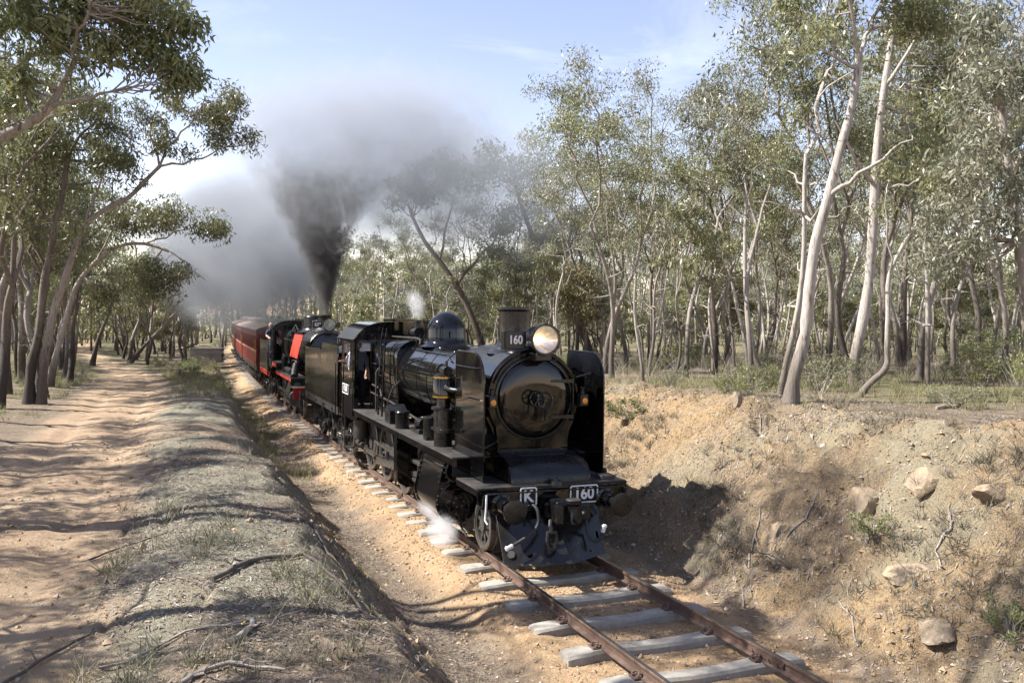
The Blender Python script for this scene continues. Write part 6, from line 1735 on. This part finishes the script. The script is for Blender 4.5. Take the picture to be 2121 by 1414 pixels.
near_l = scatter(24, (-22, -9, 18, 42), 1.8, lambda x, y: -9.5 < ang(x, y) < 4 and x < float(road_x(np.array(y))) - 2.6, 4)
put_each(PL, ['dark-barked', 'stout grey-barked', 'strongly leaning dark-barked', 'tall grey-barked'], near_l, '%s %s gum lining the dirt road, counted toward the train', 'gums lining the dirt road', .85, 1.1, .09)
und_l = scatter(26, (-34, 4, 40, 96), 1.6, lambda x, y: -9 < ang(x, y) < 7 and abs(x - float(road_x(np.array(y)))) > 3 and u_of(x, y) < -5, 32)
put(UND, und_l, 'small low-crowned gum in the wood beyond the road fork', 'small understorey gums left of the train', .8, 1.2, .08, 'small_gum_tree')
mid_l = scatter(46, (-34, 0, 40, 90), 2.2, lambda x, y: -9.5 < ang(x, y) < 8 and (x < float(road_x(np.array(y))) - 1.8 or (x > float(road_x(np.array(y))) + 1.8 and y > 60)) and u_of(x, y) < -5.2, 5)
put(PL, mid_l, 'gum tree in the wood beyond the road fork', 'gums beyond the road fork', .7, 1.0, .08)
closing = scatter(14, (-8, 30, 96, 120), 2.2, lambda x, y: dist(x, y) > 84, 36)
far = scatter(54, (-40, 110, 70, 150), 2.8, lambda x, y: -10 < ang(x, y) < 54 and abs(u_of(x, y)) > 5.0 and dist(x, y) > 84 and not (abs(x - float(road_x(np.array(y)))) < 1.5), 6)
put(PF, far + closing, 'distant gum tree at the back of the forest', 'distant gums at the back of the forest', .75, 1.0)
def far_wood(seed, n, a0, a1, d0, d1):
    r = np.random.default_rng(seed); a = np.radians(r.uniform(a0, a1, n)); d = np.sqrt(r.uniform(d0 ** 2, d1 ** 2, n))
    x, y = CAM_X + np.sin(a) * d, CAM_Y + np.cos(a) * d
    k = (np.abs(x - track_x(y)) > 4.5) | (y > 98); x, y = x[k], y[k]; z = height(x, y); n = len(x)
    h = r.uniform(8, 12.5, n); C_ = []; Rr = []
    for i in range(16):
        t = r.uniform(.06, 1., n); sp = 1.7 * np.sqrt(1.1 - t)
        C_.append(np.c_[x + r.normal(size=n) * sp, y + r.normal(size=n) * sp, z + h * t]); Rr.append(r.uniform(.6, 1.1, n))
    V, Qd, T = leaf_arrays(np.concatenate(C_), np.concatenate(Rr), 13, .55, r)
    crown = np_mesh('distant_foliage', V, Qd, M['leaf'], {'tint': T})
    w = .08 + .07 * r.random(n); tv = []; lean = r.normal(size=(n, 2)) * .6
    for dx, dy in ((-1, -.6), (1, -.6), (0, 1)): tv.append(np.c_[x + dx * w, y + dy * w, z - .3])
    for dx, dy in ((-1, -.6), (1, -.6), (0, 1)): tv.append(np.c_[x + dx * w * .4 + lean[:, 0], y + dy * w * .4 + lean[:, 1], z + h * .8])
    TV = np.stack(tv, 1).reshape(-1, 3); b = np.arange(n)[:, None, None] * 6
    F = (np.array([(0, 1, 4, 3), (1, 2, 5, 4), (2, 0, 3, 5)])[None] + b).reshape(-1, 4)
    t = tag(link('distant_wood', crown), 'dense far-off gum wood closing the view behind the forest', 'wood', None, 'stuff')
    tag(link('distant_trunks', np_mesh('distant_trunks', TV, F, M['bark_grey']), t), kind='stuff')
far_wood(77, 560, -11, 56, 88, 165)
shade = [(-13.2, -3.5), (-15.0, .5), (-12.6, 4.6), (-14.6, 8.2), (-12.4, 11.6), (-16.5, -7.0), (-18., 4.), (-17.5, 11.), (-12.0, 15.0), (-15.8, -12.)]
for i, (x, y) in enumerate(shade):
    plant('gum_tree', PL[i % 4], 'gum tree beside the road just outside the view, shading the foreground', 'tree', (x, y, gz(x, y)), i * 1.7, .82 + .05 * (i % 4), 'gums shading the foreground from beside the road')
for i, (x, y, q) in enumerate(((-10.9, -3.2, 1.25), (-11.6, 2.2, 1.3), (-11.0, -8.5, 1.2))):
    plant('gum_tree', PR[i * 2], 'very tall gum beside the road just outside the view, its shade dappling the cutting', 'tree', (x, y, gz(x, y)), i * 2.1, q, 'tall gums shading the cutting from beside the road')
for x, y, s in ((9.6, 19.5, 1.0), (10.8, 21.2, .85)):
    plant('small_gum_tree', PB, 'larger low bushy tree with rust-brown leaves behind the leading chimney' if s == 1. else 'smaller rust-brown bushy tree just behind the larger rust-brown one', 'tree', (x, y, gz(x, y)), x, s, 'rust-brown small trees behind the chimney')

# ---------------------------------------------------------------- shrubs
def shrub(seed, h, w, n, per, size, leafmat, droop=-.5, stems=9):
    r = np.random.default_rng(seed); W = MB(); C_ = []; Rr = []
    for i in range(stems):
        a = r.random() * 6.28; out = w * r.random() ** .6
        tip = np.array([math.cos(a) * out, math.sin(a) * out, h * r.uniform(.55, 1.)])
        W.tube(wig((math.cos(a) * .04, math.sin(a) * .04, -.05), tip, 5, .06, r), taper(.016, .004, 5), 4)
    for i in range(n):
        a = r.random() * 6.28; out = w * r.random() ** .6
        C_.append((math.cos(a) * out, math.sin(a) * out, h * (.25 + .7 * r.random()))); Rr.append(w * r.uniform(.18, .36))
    V, Qd, T = leaf_arrays(np.array(C_), np.array(Rr), per, size, r, droop)
    return W.mesh('stems', M['deadwood'], 60), np_mesh('foliage', V, Qd, M[leafmat], {'tint': T})
SHG = [shrub(601, .95, .62, 26, 130, .06, 'leaf_bush'), shrub(602, .7, .7, 26, 120, .06, 'leaf_bush')]
SHS = [shrub(611, .8, .75, 22, 110, .06, 'leaf_scrub'), shrub(612, .55, .6, 20, 100, .055, 'leaf_scrub'), shrub(613, 1.1, .6, 18, 90, .07, 'leaf_scrub')]
SHD = shrub(621, 1.5, .95, 34, 150, .075, 'leaf_left')
SHF = shrub(631, .5, .4, 16, 110, .05, 'leaf_bush')
pp = ('stems', 'foliage')
def bush(me, label, x, y, s, group=None, name='shrub'):
    return plant(name, me, label, 'shrub', (x, y, gz(x, y)), x * 3.1 + y, s, group, (0, 0), pp)
bush(SHG[0], 'bright green bushy shrub on a dark stem left of the crooked gum', 11.6, 14.6, 1.15)
bush(SHF, 'dark green bush clinging to the bank beside the smoke deflector', 4.2, 5.3, 1.3)
bush(SHD, 'large dense dark shrub at the edge of the picture on the crest', 15.6, 4.6, .95)
bush(SHG[1], 'yellow-green shrub in front of the large dark shrub', 14.4, 4.2, 1.0)
bush(SHG[0], 'yellow-green shrub above the large dark shrub', 18.6, 8.4, 1.3)
bush(SHS[0], 'grey wiry scrub at the foot of the two pale gums', 9.3, 4.6, 1.1)
bush(SHF, 'small green tuft-like bush low on the cutting bank', 3.3, -3.6, .8)
bush(SHF, 'dark leafy bush at the bottom picture corner of the bank', 2.95, -6.2, .9)
bush(SHS[1], 'brown scrubby bush on the crest between the pale gums and dark shrub', 8.4, -.4, .8)
bush(SHF, 'small bush on the crest below the slim gums', 6.4, 4.4, .8)
for i, (x, y) in enumerate(scatter(44, (5.8, 30, 3, 36), .9, lambda x, y: 12 < ang(x, y) < 53 and 1.0 < u_of(x, y) - 5.0, 7)):
    bush(SHS[i % 3] if i % 5 else SHG[i % 2], 'low grey-green scrub bush on the forest floor right of the train', x, y, tr_r.uniform(.6, 1.2), 'scrub bushes on the right-hand forest floor', 'scrub_bush')
for i, (x, y) in enumerate(scatter(26, (-16, -2.5, 16, 62), .9, lambda x, y: -8.5 < ang(x, y) < 8 and abs(x - float(road_x(np.array(y)))) > 2.2 and u_of(x, y) < -3.2, 8)):
    bush((SHG + SHS)[i % 5], 'low green verge bush beside the dirt road', x, y, tr_r.uniform(.45, .9), 'verge bushes beside the dirt road', 'verge_bush')

# ---------------------------------------------------------------- grass, litter, stones
def tri_blades(P, n, h, r, lean=.5):
    m = len(P) * n; idx = np.repeat(np.arange(len(P)), n)
    base = P[idx] + np.c_[r.normal(size=(m, 2)) * .055, np.zeros(m)]
    d = np.c_[r.normal(size=(m, 2)) * lean, np.ones(m)]; L = (np.repeat(h, n) if not np.isscalar(h) else h) * (.5 + .8 * r.random(m))
    a = r.random(m) * 6.28; w = np.c_[np.cos(a), np.sin(a), np.zeros(m)] * .006
    V = np.stack([base - w - [0, 0, .02], base + w - [0, 0, .02], base + d * L[:, None]], 1).reshape(-1, 3)
    t = np.clip(np.repeat(r.random(len(P)), n) * .7 + r.random(m) * .4, 0, 1)
    return V, np.arange(m * 3).reshape(-1, 3), np.repeat(t, 3)
def pts_where(n, box, prob, seed):
    r = np.random.default_rng(seed); x = r.uniform(box[0], box[1], n); y = r.uniform(box[2], box[3], n)
    k = r.random(n) < prob(x, y); x, y = x[k], y[k]
    return np.c_[x, y, height(x, y)]
r_ = np.random.default_rng(9)
def lab_u(x, y): return x - track_x(y)
G1 = np.r_[pts_where(5200, (5.2, 22, -6, 26), lambda x, y: np.where(lab_u(x, y) > 5.6, .75 * sstep(-.3, .35, fbm(x * .3, y * .3, 3, 52)), 0), 1),
           pts_where(2600, (22, 45, 2, 50), lambda x, y: .6 * sstep(-.2, .3, fbm(x * .3, y * .3, 3, 52)), 2),
           pts_where(4200, (-20, -9, 10, 60), lambda x, y: .85 * sstep(-.3, .3, fbm(x * .3, y * .3, 3, 51)) * (np.abs(x - road_x(y)) > 1.9), 3),
           pts_where(1300, (-6.6, -3, 20, 60), lambda x, y: .7 * (lab_u(x, y) < -2.8) * (np.abs(x - road_x(y)) > 1.6), 4),
           pts_where(1500, (-3.6, -2., -8, 30), lambda x, y: .8 * sstep(.0, .4, fbm(x * .9, y * .5, 3, 53)), 5)]
V, F, T = tri_blades(G1, 15, .13 + .22 * r_.random(len(G1)), r_)
tag(link('grass', np_mesh('grass', V, F, M['grass'], {'tint': T})), 'dry yellow-green grass tufts over the verges and forest floor', 'grass', None, 'stuff')
G4 = np.r_[pts_where(2600, (7, 34, 3, 44), lambda x, y: .6 * sstep(-.25, .35, fbm(x * .35, y * .35, 3, 95)) * (lab_u(x, y) > 7), 17), pts_where(900, (-24, -9.5, 18, 60), lambda x, y: .6 * (np.abs(x - road_x(y)) > 2.4) * sstep(-.1, .4, fbm(x * .35, y * .35, 3, 96)), 18)]
V, F, T = tri_blades(G4, 9, .35 + .75 * r_.random(len(G4)), r_, .55)
tag(link('undergrowth', np_mesh('undergrowth', V, F, M['brush'], {'tint': T})), 'grey twiggy undergrowth tangled across the forest floor', 'undergrowth', None, 'stuff')
G3 = pts_where(2600, (2.2, 6.5, -7, 8), lambda x, y: .8 * sstep(.0, .45, fbm(x * .8, y * .8, 3, 88)), 16)
V, F, T = tri_blades(G3, 20, .07 + .16 * r_.random(len(G3)), r_, 1.1)
tag(link('dry_tufts', np_mesh('dry_tufts', V, F, M['dryweed'], {'tint': T})), 'dry brown wiry weeds clinging to the right-hand bank', 'weeds', None, 'stuff')
G2 = pts_where(420, (-7.0, -4.3, -8.5, 6), lambda x, y: .8 * sstep(.05, .5, fbm(x * .5, y * .5, 3, 71)), 6)
V, F, T = tri_blades(G2, 22, .12 + .16 * r_.random(len(G2)), r_, .8)
tag(link('ground_cover', np_mesh('ground_cover', V, F, M['leaf_scrub'], {'tint': T})), 'wiry low ground cover on the bank by the road', 'ground cover', None, 'stuff')
fl = G2[r_.random(len(G2)) < .3]
V, F, T = leaf_arrays(fl + [0, 0, .16], np.full(len(fl), .12), 4, .028, r_, 0)
tag(link('wildflowers', np_mesh('wildflowers', V, F, M['flower'], {'tint': T})), 'tiny yellow wildflowers among the ground cover', 'flowers', None, 'stuff')

def flakes(P, L, W, r, mat, name, label, cat, curl=.25):
    m = len(P); a = r.random(m) * 6.28
    d = np.c_[np.cos(a), np.sin(a), r.normal(size=m) * curl]; w = np.c_[-np.sin(a), np.cos(a), r.normal(size=m) * curl]
    e = .01
    dz = (height(P[:, 0] + d[:, 0] * e, P[:, 1] + d[:, 1] * e) - height(P[:, 0] - d[:, 0] * e, P[:, 1] - d[:, 1] * e)) / (2 * e)
    wz = (height(P[:, 0] + w[:, 0] * e, P[:, 1] + w[:, 1] * e) - height(P[:, 0] - w[:, 0] * e, P[:, 1] - w[:, 1] * e)) / (2 * e)
    d[:, 2] += np.clip(dz, -1.5, 1.5); w[:, 2] += np.clip(wz, -1.5, 1.5)
    p = P + [0, 0, .012]; L = L[:, None]; W = W[:, None]
    V = np.stack([p - d * L * .5, p + w * W * .5 + [0, 0, .004], p + d * L * .5, p - w * W * .5 + [0, 0, .004]], 1).reshape(-1, 3)
    t = np.repeat(np.clip(r.beta(1.6, 1.4, m), 0, 1), 4)
    return tag(link(name, np_mesh(name, V, np.arange(m * 4).reshape(-1, 4), mat, {'tint': t})), label, cat, None, 'stuff')
PL_ = np.r_[pts_where(76000, (-8.0, -2.2, -8.6, 7), lambda x, y: np.where(lab_u(x, y) < -3.6, .75, .5) * (1 - .96 * (np.abs(x - road_x(y)) < 1.45)) * (.25 + .75 * sstep(-.25, .3, fbm(x * .8, y * .8, 3, 72))), 11),
            pts_where(60000, (1.9, 8, -7, 8), lambda x, y: np.where(lab_u(x, y) > 4.8, .8, .5) * (.2 + .8 * sstep(-.15, .35, fbm(x * .7, y * .7, 3, 73))), 12),
            pts_where(9000, (-14, -2.2, 12, 40), lambda x, y: .7 * (np.abs(x - road_x(y)) > 1.5), 13), pts_where(9000, (5, 22, 4, 30), lambda x, y: .6 + 0 * x, 14)]
flakes(PL_, r_.uniform(.03, .085, len(PL_)), r_.uniform(.009, .022, len(PL_)), r_, M['litter'], 'leaf_litter', 'dry curled gum leaves and bark flakes strewn over the ground', 'leaf litter')
PB_ = np.r_[pts_where(1800, (-7.2, -3.4, -9, 12), lambda x, y: .8 + 0 * x, 15), pts_where(1800, (2, 9, -8, 10), lambda x, y: .8 + 0 * x, 16)]
flakes(PB_, r_.uniform(.06, .22, len(PB_)), r_.uniform(.008, .018, len(PB_)), r_, M['litter'], 'bark_strips', 'long strips of shed bark scattered on the banks', 'bark', .12)

def stones(P, S, r, mat, name, label, cat, kind='stuff'):
    base = np.array([(1, 0, 0), (-1, 0, 0), (0, 1, 0), (0, -1, 0), (0, 0, 1), (0, 0, -1)], float)
    fc = np.array([(0, 2, 4), (2, 1, 4), (1, 3, 4), (3, 0, 4), (2, 0, 5), (1, 2, 5), (3, 1, 5), (0, 3, 5)])
    m = len(P); V = base[None] * (S[:, None, None] * r.uniform(.55, 1.25, (m, 6, 1))) + r.normal(size=(m, 6, 3)) * S[:, None, None] * .16
    a = r.random(m) * 6.28; c, s = np.cos(a), np.sin(a)
    V = np.stack([V[..., 0] * c[:, None] - V[..., 1] * s[:, None], V[..., 0] * s[:, None] + V[..., 1] * c[:, None], V[..., 2] * .75], -1)
    V += P[:, None] + np.array([0, 0, .2]) * S[:, None, None]
    F = (fc[None] + (np.arange(m) * 6)[:, None, None]).reshape(-1, 3)
    t = np.repeat(r.random(m), 6)
    return tag(link(name, np_mesh(name, V.reshape(-1, 3), F, mat, {'tint': t})), label, cat, None, kind)
PG = np.r_[pts_where(17000, (-2.3, 2.2, -9, 9), lambda x, y: .75 * (.3 + .7 * sstep(-.3, .25, fbm(x * 1.1, y * 1.1, 3, 74))), 21), pts_where(5000, (-2.6, -1.0, 9, 30), lambda x, y: .7 + 0 * x, 22),
           pts_where(15000, (1.9, 6.5, -8, 9), lambda x, y: .65 * sstep(-.2, .4, fbm(x * .9, y * .9, 3, 75)), 23), pts_where(5000, (-9.6, -2.4, -9, 10), lambda x, y: .3 + 0 * x, 24)]
stones(PG, r_.gamma(3., .0052, len(PG)) + .006, r_, M['gravel'], 'gravel', 'tan and ochre gravel around the sleepers and along the cutting', 'gravel')

def rock(seed, sx, sy, sz):
    r = np.random.default_rng(seed)
    bm = bmesh.new(); bmesh.ops.create_icosphere(bm, subdivisions=3, radius=1)
    pl = [(v / np.linalg.norm(v), r.uniform(.55, .9)) for v in r.normal(size=(9, 3))]
    for v in bm.verts:
        c = np.array(v.co)
        for n, d in pl:
            k = c @ n
            if k > d: c = c - n * (k - d)
        c = c * (1 + .05 * r.normal())
        v.co = (c[0] * sx, c[1] * sy, c[2] * sz)
    me = bpy.data.meshes.new('rock'); bm.to_mesh(me); bm.free()
    me.shade_smooth(); me.set_sharp_from_angle(angle=R(28))
    return me
def put_rock(seed, x, y, s, label, mat='rock', sink=.68):
    me = rock(seed, s[0], s[1], s[2] * 1.5); me.materials.append(M[mat])
    o = link('rock', me, None, (x, y, gz(x, y) - s[2] * sink * 1.25), (0, 0, seed)); return tag(o, label, 'rock')
put_rock(1, 4.9, 1.9, (.20, .16, .22), 'upright brown rock on the crest left of the torn-bark gum')
put_rock(2, 7.3, 2.1, (.20, .14, .12), 'pale rock at the foot of the torn-bark gum')
put_rock(3, 4.75, -.95, (.10, .09, .08), 'white quartz stone on the upper bank', 'quartz')
put_rock(4, 4.0, -2.7, (.36, .26, .22), 'large lichen-covered rock jutting from the bank, the biggest one')
put_rock(5, 4.25, -3.6, (.28, .2, .18), 'blocky rock beside the biggest lichen-covered rock')
put_rock(6, 3.2, -4.6, (.50, .30, .12), 'flat dark stone slab low on the bank')
put_rock(7, 2.7, -5.4, (.50, .26, .10), 'long flat stone ledge at the lowest part of the bank')
put_rock(8, 2.55, -2.0, (.24, .2, .14), 'dark boulder at the toe of the bank beside the track')
put_rock(9, 4.2, -4.9, (.32, .16, .12), 'pale ledge stone near the picture edge of the bank')
put_rock(10, 3.3, -1.6, (.26, .2, .15), 'grey stone midway up the bank above the dark boulder')
put_rock(11, -7.9, 2.1, (.11, .08, .06), 'small brown stone lying on the dirt road')

def branch(label, pts, r0, r1, twigs=2, seed=1, mat='deadwood', lift=.02, name='fallen_branch'):
    r = np.random.default_rng(seed); P = []
    for i in range(len(pts) - 1):
        for q in wig((*pts[i][:2], 0), (*pts[i + 1][:2], 0), 4, .03, r)[:-1]: P.append(q)
    P.append(np.array([*pts[-1][:2], 0.]))
    ex = [p[2] if len(p) > 2 else 0 for p in pts]
    P = [np.array([p[0], p[1], gz(p[0], p[1]) + lift + r0 * .5 + np.interp(i / (len(P) - 1), np.linspace(0, 1, len(ex)), ex)]) for i, p in enumerate(P)]
    o = P[0].copy(); W = MB(); rr = taper(r0, r1, len(P) - 1)
    rr = [q * (1 + .12 * r.normal()) for q in rr]
    W.tube([p - o for p in P], rr, 7)
    for i in range(twigs):
        k = int(r.integers(1, len(P) - 1)); a = r.random() * 6.28; L = r.uniform(.15, .5)
        e = P[k] + np.array([math.cos(a) * L, math.sin(a) * L, 0]); e[2] = gz(e[0], e[1]) + r.uniform(.02, .18)
        W.tube(wig(P[k] - o, e - o, 4, .08, r), taper(rr[k] * .6, .004, 4), 5)
    ob = W.build(name, M[mat], None, angle=60); ob.location = o
    return tag(ob, label, 'branch')
branch('long curved dark branch lying over the lip of the near bank', [(-5.6, -3.6), (-5.0, -2.9), (-4.5, -2.6), (-4.0, -3.2), (-3.6, -4.0)], .032, .014, 2, 1, 'bark_grey')
branch('bleached forked stick in the foreground of the near bank', [(-6.1, -6.2), (-5.6, -6.0), (-5.2, -6.35)], .026, .008, 3, 2)
branch('thin grey stick along the near bank behind the forked stick', [(-6.6, -5.2), (-5.9, -4.9), (-5.3, -5.1), (-4.8, -4.9)], .014, .006, 2, 3)
branch('dark broken stick beside the dirt road in the foreground', [(-7.35, -5.4), (-7.0, -4.7), (-6.7, -4.2)], .02, .01, 1, 4, 'bark_grey')
branch('short knotted piece of dead wood on the near bank', [(-5.55, -5.5), (-5.35, -5.2), (-5.3, -4.95)], .035, .02, 2, 5)
branch('stick poking over the edge of the left ditch', [(-4.3, -.2), (-4.0, -.9), (-3.75, -1.6)], .026, .012, 1, 6, 'bark_grey')
branch('pale branched stick leaning on the bank beside the track', [(2.5, -1.9), (2.9, -1.4), (3.3, -1.1)], .02, .008, 3, 7)
branch('slim forked branch crossing the lower bank', [(2.75, -1.8), (3.1, -1.9), (3.5, -2.0), (3.8, -1.9)], .016, .006, 3, 8)
branch('pale crooked root-like stick at the picture edge of the bank', [(4.0, -4.3), (3.75, -4.6), (3.55, -4.75), (3.35, -4.7), (3.2, -4.95)], .022, .01, 1, 9)
branch('short grey stick high on the bank below the brown rock', [(4.5, .3), (4.7, .8), (5.0, 1.2)], .016, .007, 1, 10)
branch('long thin twig on the crest below the torn-bark gum', [(5.3, .6), (5.8, .1), (6.4, -.3), (6.9, -.5)], .014, .005, 3, 11, 'bark_grey')
branch('long dark fallen log on the crest right of the pale gums', [(8.6, -.2), (9.4, .4), (10.4, .9), (11.4, 1.2)], .06, .03, 2, 12, 'bark_grey')
branch('second fallen log near the large dark shrub', [(10.2, -1.0), (11.3, -.4), (12.3, .1)], .05, .02, 2, 13, 'bark_grey')
branch('short white dead stick at the end of the long fallen log', [(7.9, -.4), (8.5, -.35)], .035, .03, 0, 14)
branch('thin stick beside the rail at the toe of the bank', [(2.05, -2.4), (2.35, -2.0), (2.7, -1.9)], .012, .005, 2, 15)
branch('bleached twig in the gravel at the bottom of the bank', [(2.2, -4.6), (2.45, -4.2), (2.55, -3.8)], .016, .006, 2, 16)
branch('weathered pale branch fragment in the near foreground corner', [(-5.75, -7.1), (-5.45, -7.3), (-5.1, -7.55)], .03, .014, 2, 17)
branch('thin dark stick across the road edge', [(-6.9, -1.6), (-6.5, -1.2), (-6.0, -1.0)], .014, .006, 1, 18, 'bark_grey')

# ---------------------------------------------------------------- stack of old sleepers
st = thing('sleeper_stack', 'stack of weathered grey timber sleepers beside the track near the carriages', 'timber stack', (-2.3, 61.6, gz(-2.3, 61.6)), R(-14))
rs = random.Random(3)
def plank():
    j = lambda a: rs.uniform(-a, a)
    m = MB().box(-1.2, 1.2, -.13, .13, -.065, .065, .012)
    m.v = [(x + j(.02), y + j(.01), z + j(.008)) for x, y, z in m.v]
    return m.mesh('old_sleeper', M['oldwood'], 30)
pk = [plank() for _ in range(4)]
for lv in range(7):
    for k in range(4):
        link('old_sleeper', pk[(lv + k) % 4], st, (rs.uniform(-.08, .08), -.45 + k * .30, .08 + lv * .165), (rs.uniform(-.01, .01), rs.uniform(-.015, .015), rs.uniform(-.03, .03)))
    if lv < 6:
        for x in (-.9, .9):
            MB().box(x - .05, x + .05, -.6, .6, -.012, .012).build('spacer_batten', M['oldwood'], st, loc=(0, 0, .163 + lv * .165))
# ---------------------------------------------------------------- smoke and steam
def volume_mat(name, color, dens, build, aniso=.2):
    t = NT(name)
    pv = t.n('ShaderNodeVolumePrincipled')
    pv.inputs['Color'].default_value = (*color, 1); pv.inputs['Anisotropy'].default_value = aniso
    t.t.links.new(t.math('MULTIPLY', build(t), dens), pv.inputs['Density'])
    t.t.links.new(pv.outputs[0], t.out.inputs['Volume'])
    return t.m
def blob(name, label, cat, loc, rad, color, dens, scale, lo, hi, rot=(0, 0, 0), detail=5, dist=.6, stretch=(1, 1, 1), power=1., seed=0., shape=None):
    """ellipsoid of smoke: density falls from the middle and is torn by noise"""
    bm = bmesh.new(); bmesh.ops.create_icosphere(bm, subdivisions=3, radius=1.0)
    me = bpy.data.meshes.new(name); bm.to_mesh(me); bm.free()
    def build(t):
        o = t.obj()
        ln = t.n('ShaderNodeVectorMath'); ln.operation = 'LENGTH'; t.t.links.new(o, ln.inputs[0])
        wp = t.n('ShaderNodeVectorMath'); wp.operation = 'MULTIPLY_ADD'; t.t.links.new(o, wp.inputs[0]); wp.inputs[1].default_value = tuple(a * b for a, b in zip(rad, stretch)); wp.inputs[2].default_value = (seed, seed * 1.7, -seed)
        big = t.noise(scale, 3, .5, wp.outputs[0], .4)
        fine = t.math('SUBTRACT', 1., t.math('ABSOLUTE', t.math('MULTIPLY_ADD', t.noise(scale * 2.6, detail, .55, wp.outputs[0], dist), 3.2, -1.6)))
        e = t.math('ADD', ln.outputs['Value'], t.math('MULTIPLY_ADD', big, 1.5, -.75))
        e = t.math('ADD', e, t.math('MULTIPLY_ADD', fine, -.55, .3))
        body = t.mr(e, hi, lo)
        return t.math('MULTIPLY', t.math('MULTIPLY', body, t.mr(ln.outputs['Value'], .99, .72)), t.mr(fine, .1, .9, .45, 1.25))
    me.materials.append(volume_mat(name, color, dens, build))
    o = link(name, me, None, loc, rot); o.scale = rad
    return tag(o, label, cat, None, 'stuff')
def column():
    """dense black exhaust from the second chimney: widening, ragged cone"""
    x0, y0, z0 = float(track_x(22.)), 22.0, 3.95
    Hc = 5.2
    mb = MB(); rows = []
    ax = lambda t: (x0 - .25 * t + .25 * t * t, y0 + 1.1 * t * t)
    rad = lambda t: .21 + .62 * t + 1.2 * t * t
    for i in range(13):
        t = 1.4 * i / 12; cx, cy = ax(t); rr = rad(t) * 1.25 + .03
        rows.append([(cx + rr * math.cos(2 * math.pi * k / 20), cy + rr * math.sin(2 * math.pi * k / 20), z0 + Hc * t) for k in range(21)])
    rows2 = [r_[:-1] for r_ in rows]
    n = 20
    mb.v = [p for r_ in rows2 for p in r_]
    for i in range(12):
        for k in range(n): mb.f.append((i * n + k, i * n + (k + 1) % n, (i + 1) * n + (k + 1) % n, (i + 1) * n + k))
    mb.f.append(tuple(range(n))[::-1]); mb.f.append(tuple(12 * n + k for k in range(n))); mb.mi = [0] * len(mb.f)
    def build(t):
        p = t.obj(); s = t.n('ShaderNodeSeparateXYZ'); t.t.links.new(p, s.inputs[0])
        T = t.math('MULTIPLY_ADD', s.outputs['Z'], 1 / Hc, -z0 / Hc); T2 = t.math('MULTIPLY', T, T)
        cx = t.math('ADD', t.math('MULTIPLY_ADD', T, -.25, x0), t.math('MULTIPLY', T2, .25)); cy = t.math('MULTIPLY_ADD', T2, 1.1, y0)
        rr = t.math('ADD', t.math('MULTIPLY_ADD', T, .62, .21), t.math('MULTIPLY', T2, 1.2))
        dx = t.math('SUBTRACT', s.outputs['X'], cx); dy = t.math('SUBTRACT', s.outputs['Y'], cy)
        rho = t.math('DIVIDE', t.math('SQRT', t.math('ADD', t.math('MULTIPLY', dx, dx), t.math('MULTIPLY', dy, dy))), rr)
        mp = t.mapping(p, (1, 1, .75))
        nz = t.math('ABSOLUTE', t.math('MULTIPLY_ADD', t.noise(1.25, 6, .55, mp, .8), 2, -1))
        nz = t.math('ADD', t.math('MULTIPLY', nz, 1.6), t.mr(t.noise(.8, 2, .5, mp), 0, 1, -.1, .5))
        amp = t.mr(T, 0, .4, .12, 1.3)
        e = t.math('ADD', rho, t.math('MULTIPLY', t.math('SUBTRACT', nz, .5), amp))
        body = t.mr(e, 1.12, .45)
        fade = t.math('MULTIPLY', t.mr(t.math('ADD', T, t.math('MULTIPLY_ADD', nz, .9, -.45)), 1.08, .3, .0, 1.), t.mr(T, 1.36, .8))
        den = t.mr(T, 0, .7, 10., 1.5)
        return t.math('MULTIPLY', t.math('MULTIPLY', body, fade), den)
    o = mb.build('smoke_column', volume_mat('dark_exhaust_smoke', (.155, .152, .15), 1., build, .1), None)
    return tag(o, 'dense dark smoke column rising from the second chimney', 'smoke', None, 'stuff')
column()
blob('drifting_smoke', 'grey smoke cloud drifting across the sky above the second locomotive', 'smoke', (2.6, 26.0, 10.9), (8.2, 5.0, 5.4), (.50, .52, .55), .32, .20, .1, .85, (0, 0, R(-20)), seed=3.)
blob('drifting_smoke', 'thinning grey smoke drifting over the right-hand trees', 'smoke', (7.4, 22.5, 9.0), (5.6, 3.2, 4.2), (.58, .60, .63), .24, .26, .1, .85, seed=7.)
blob('drifting_smoke', 'pale smoke trailing back over the red carriages', 'smoke', (-1.6, 40.0, 7.3), (5.6, 14.0, 5.2), (.42, .44, .47), .40, .18, .1, .9, seed=11.)
blob('steam_puff', 'white steam puff escaping beside the cylinder', 'steam', (-1.48, 1.45, .27), (.34, .52, .36), (.97, .97, .98), 3.4, 3.2, -.1, .75, (0, 0, 0), seed=2.)
blob('steam_puff', 'small white steam puff lingering behind the cylinder steam', 'steam', (-1.4, 2.55, .42), (.28, .6, .2), (.97, .97, .98), 3., 3.0, -.1, .75, seed=4.)
blob('steam_wisp', 'wisp of white steam above the safety valves of the leading locomotive', 'steam', (-.12, 8.25, 4.32), (.30, .36, .50), (.97, .97, .98), 2.2, 3.0, -.15, .7, (0, R(-22), 0), seed=6.5)
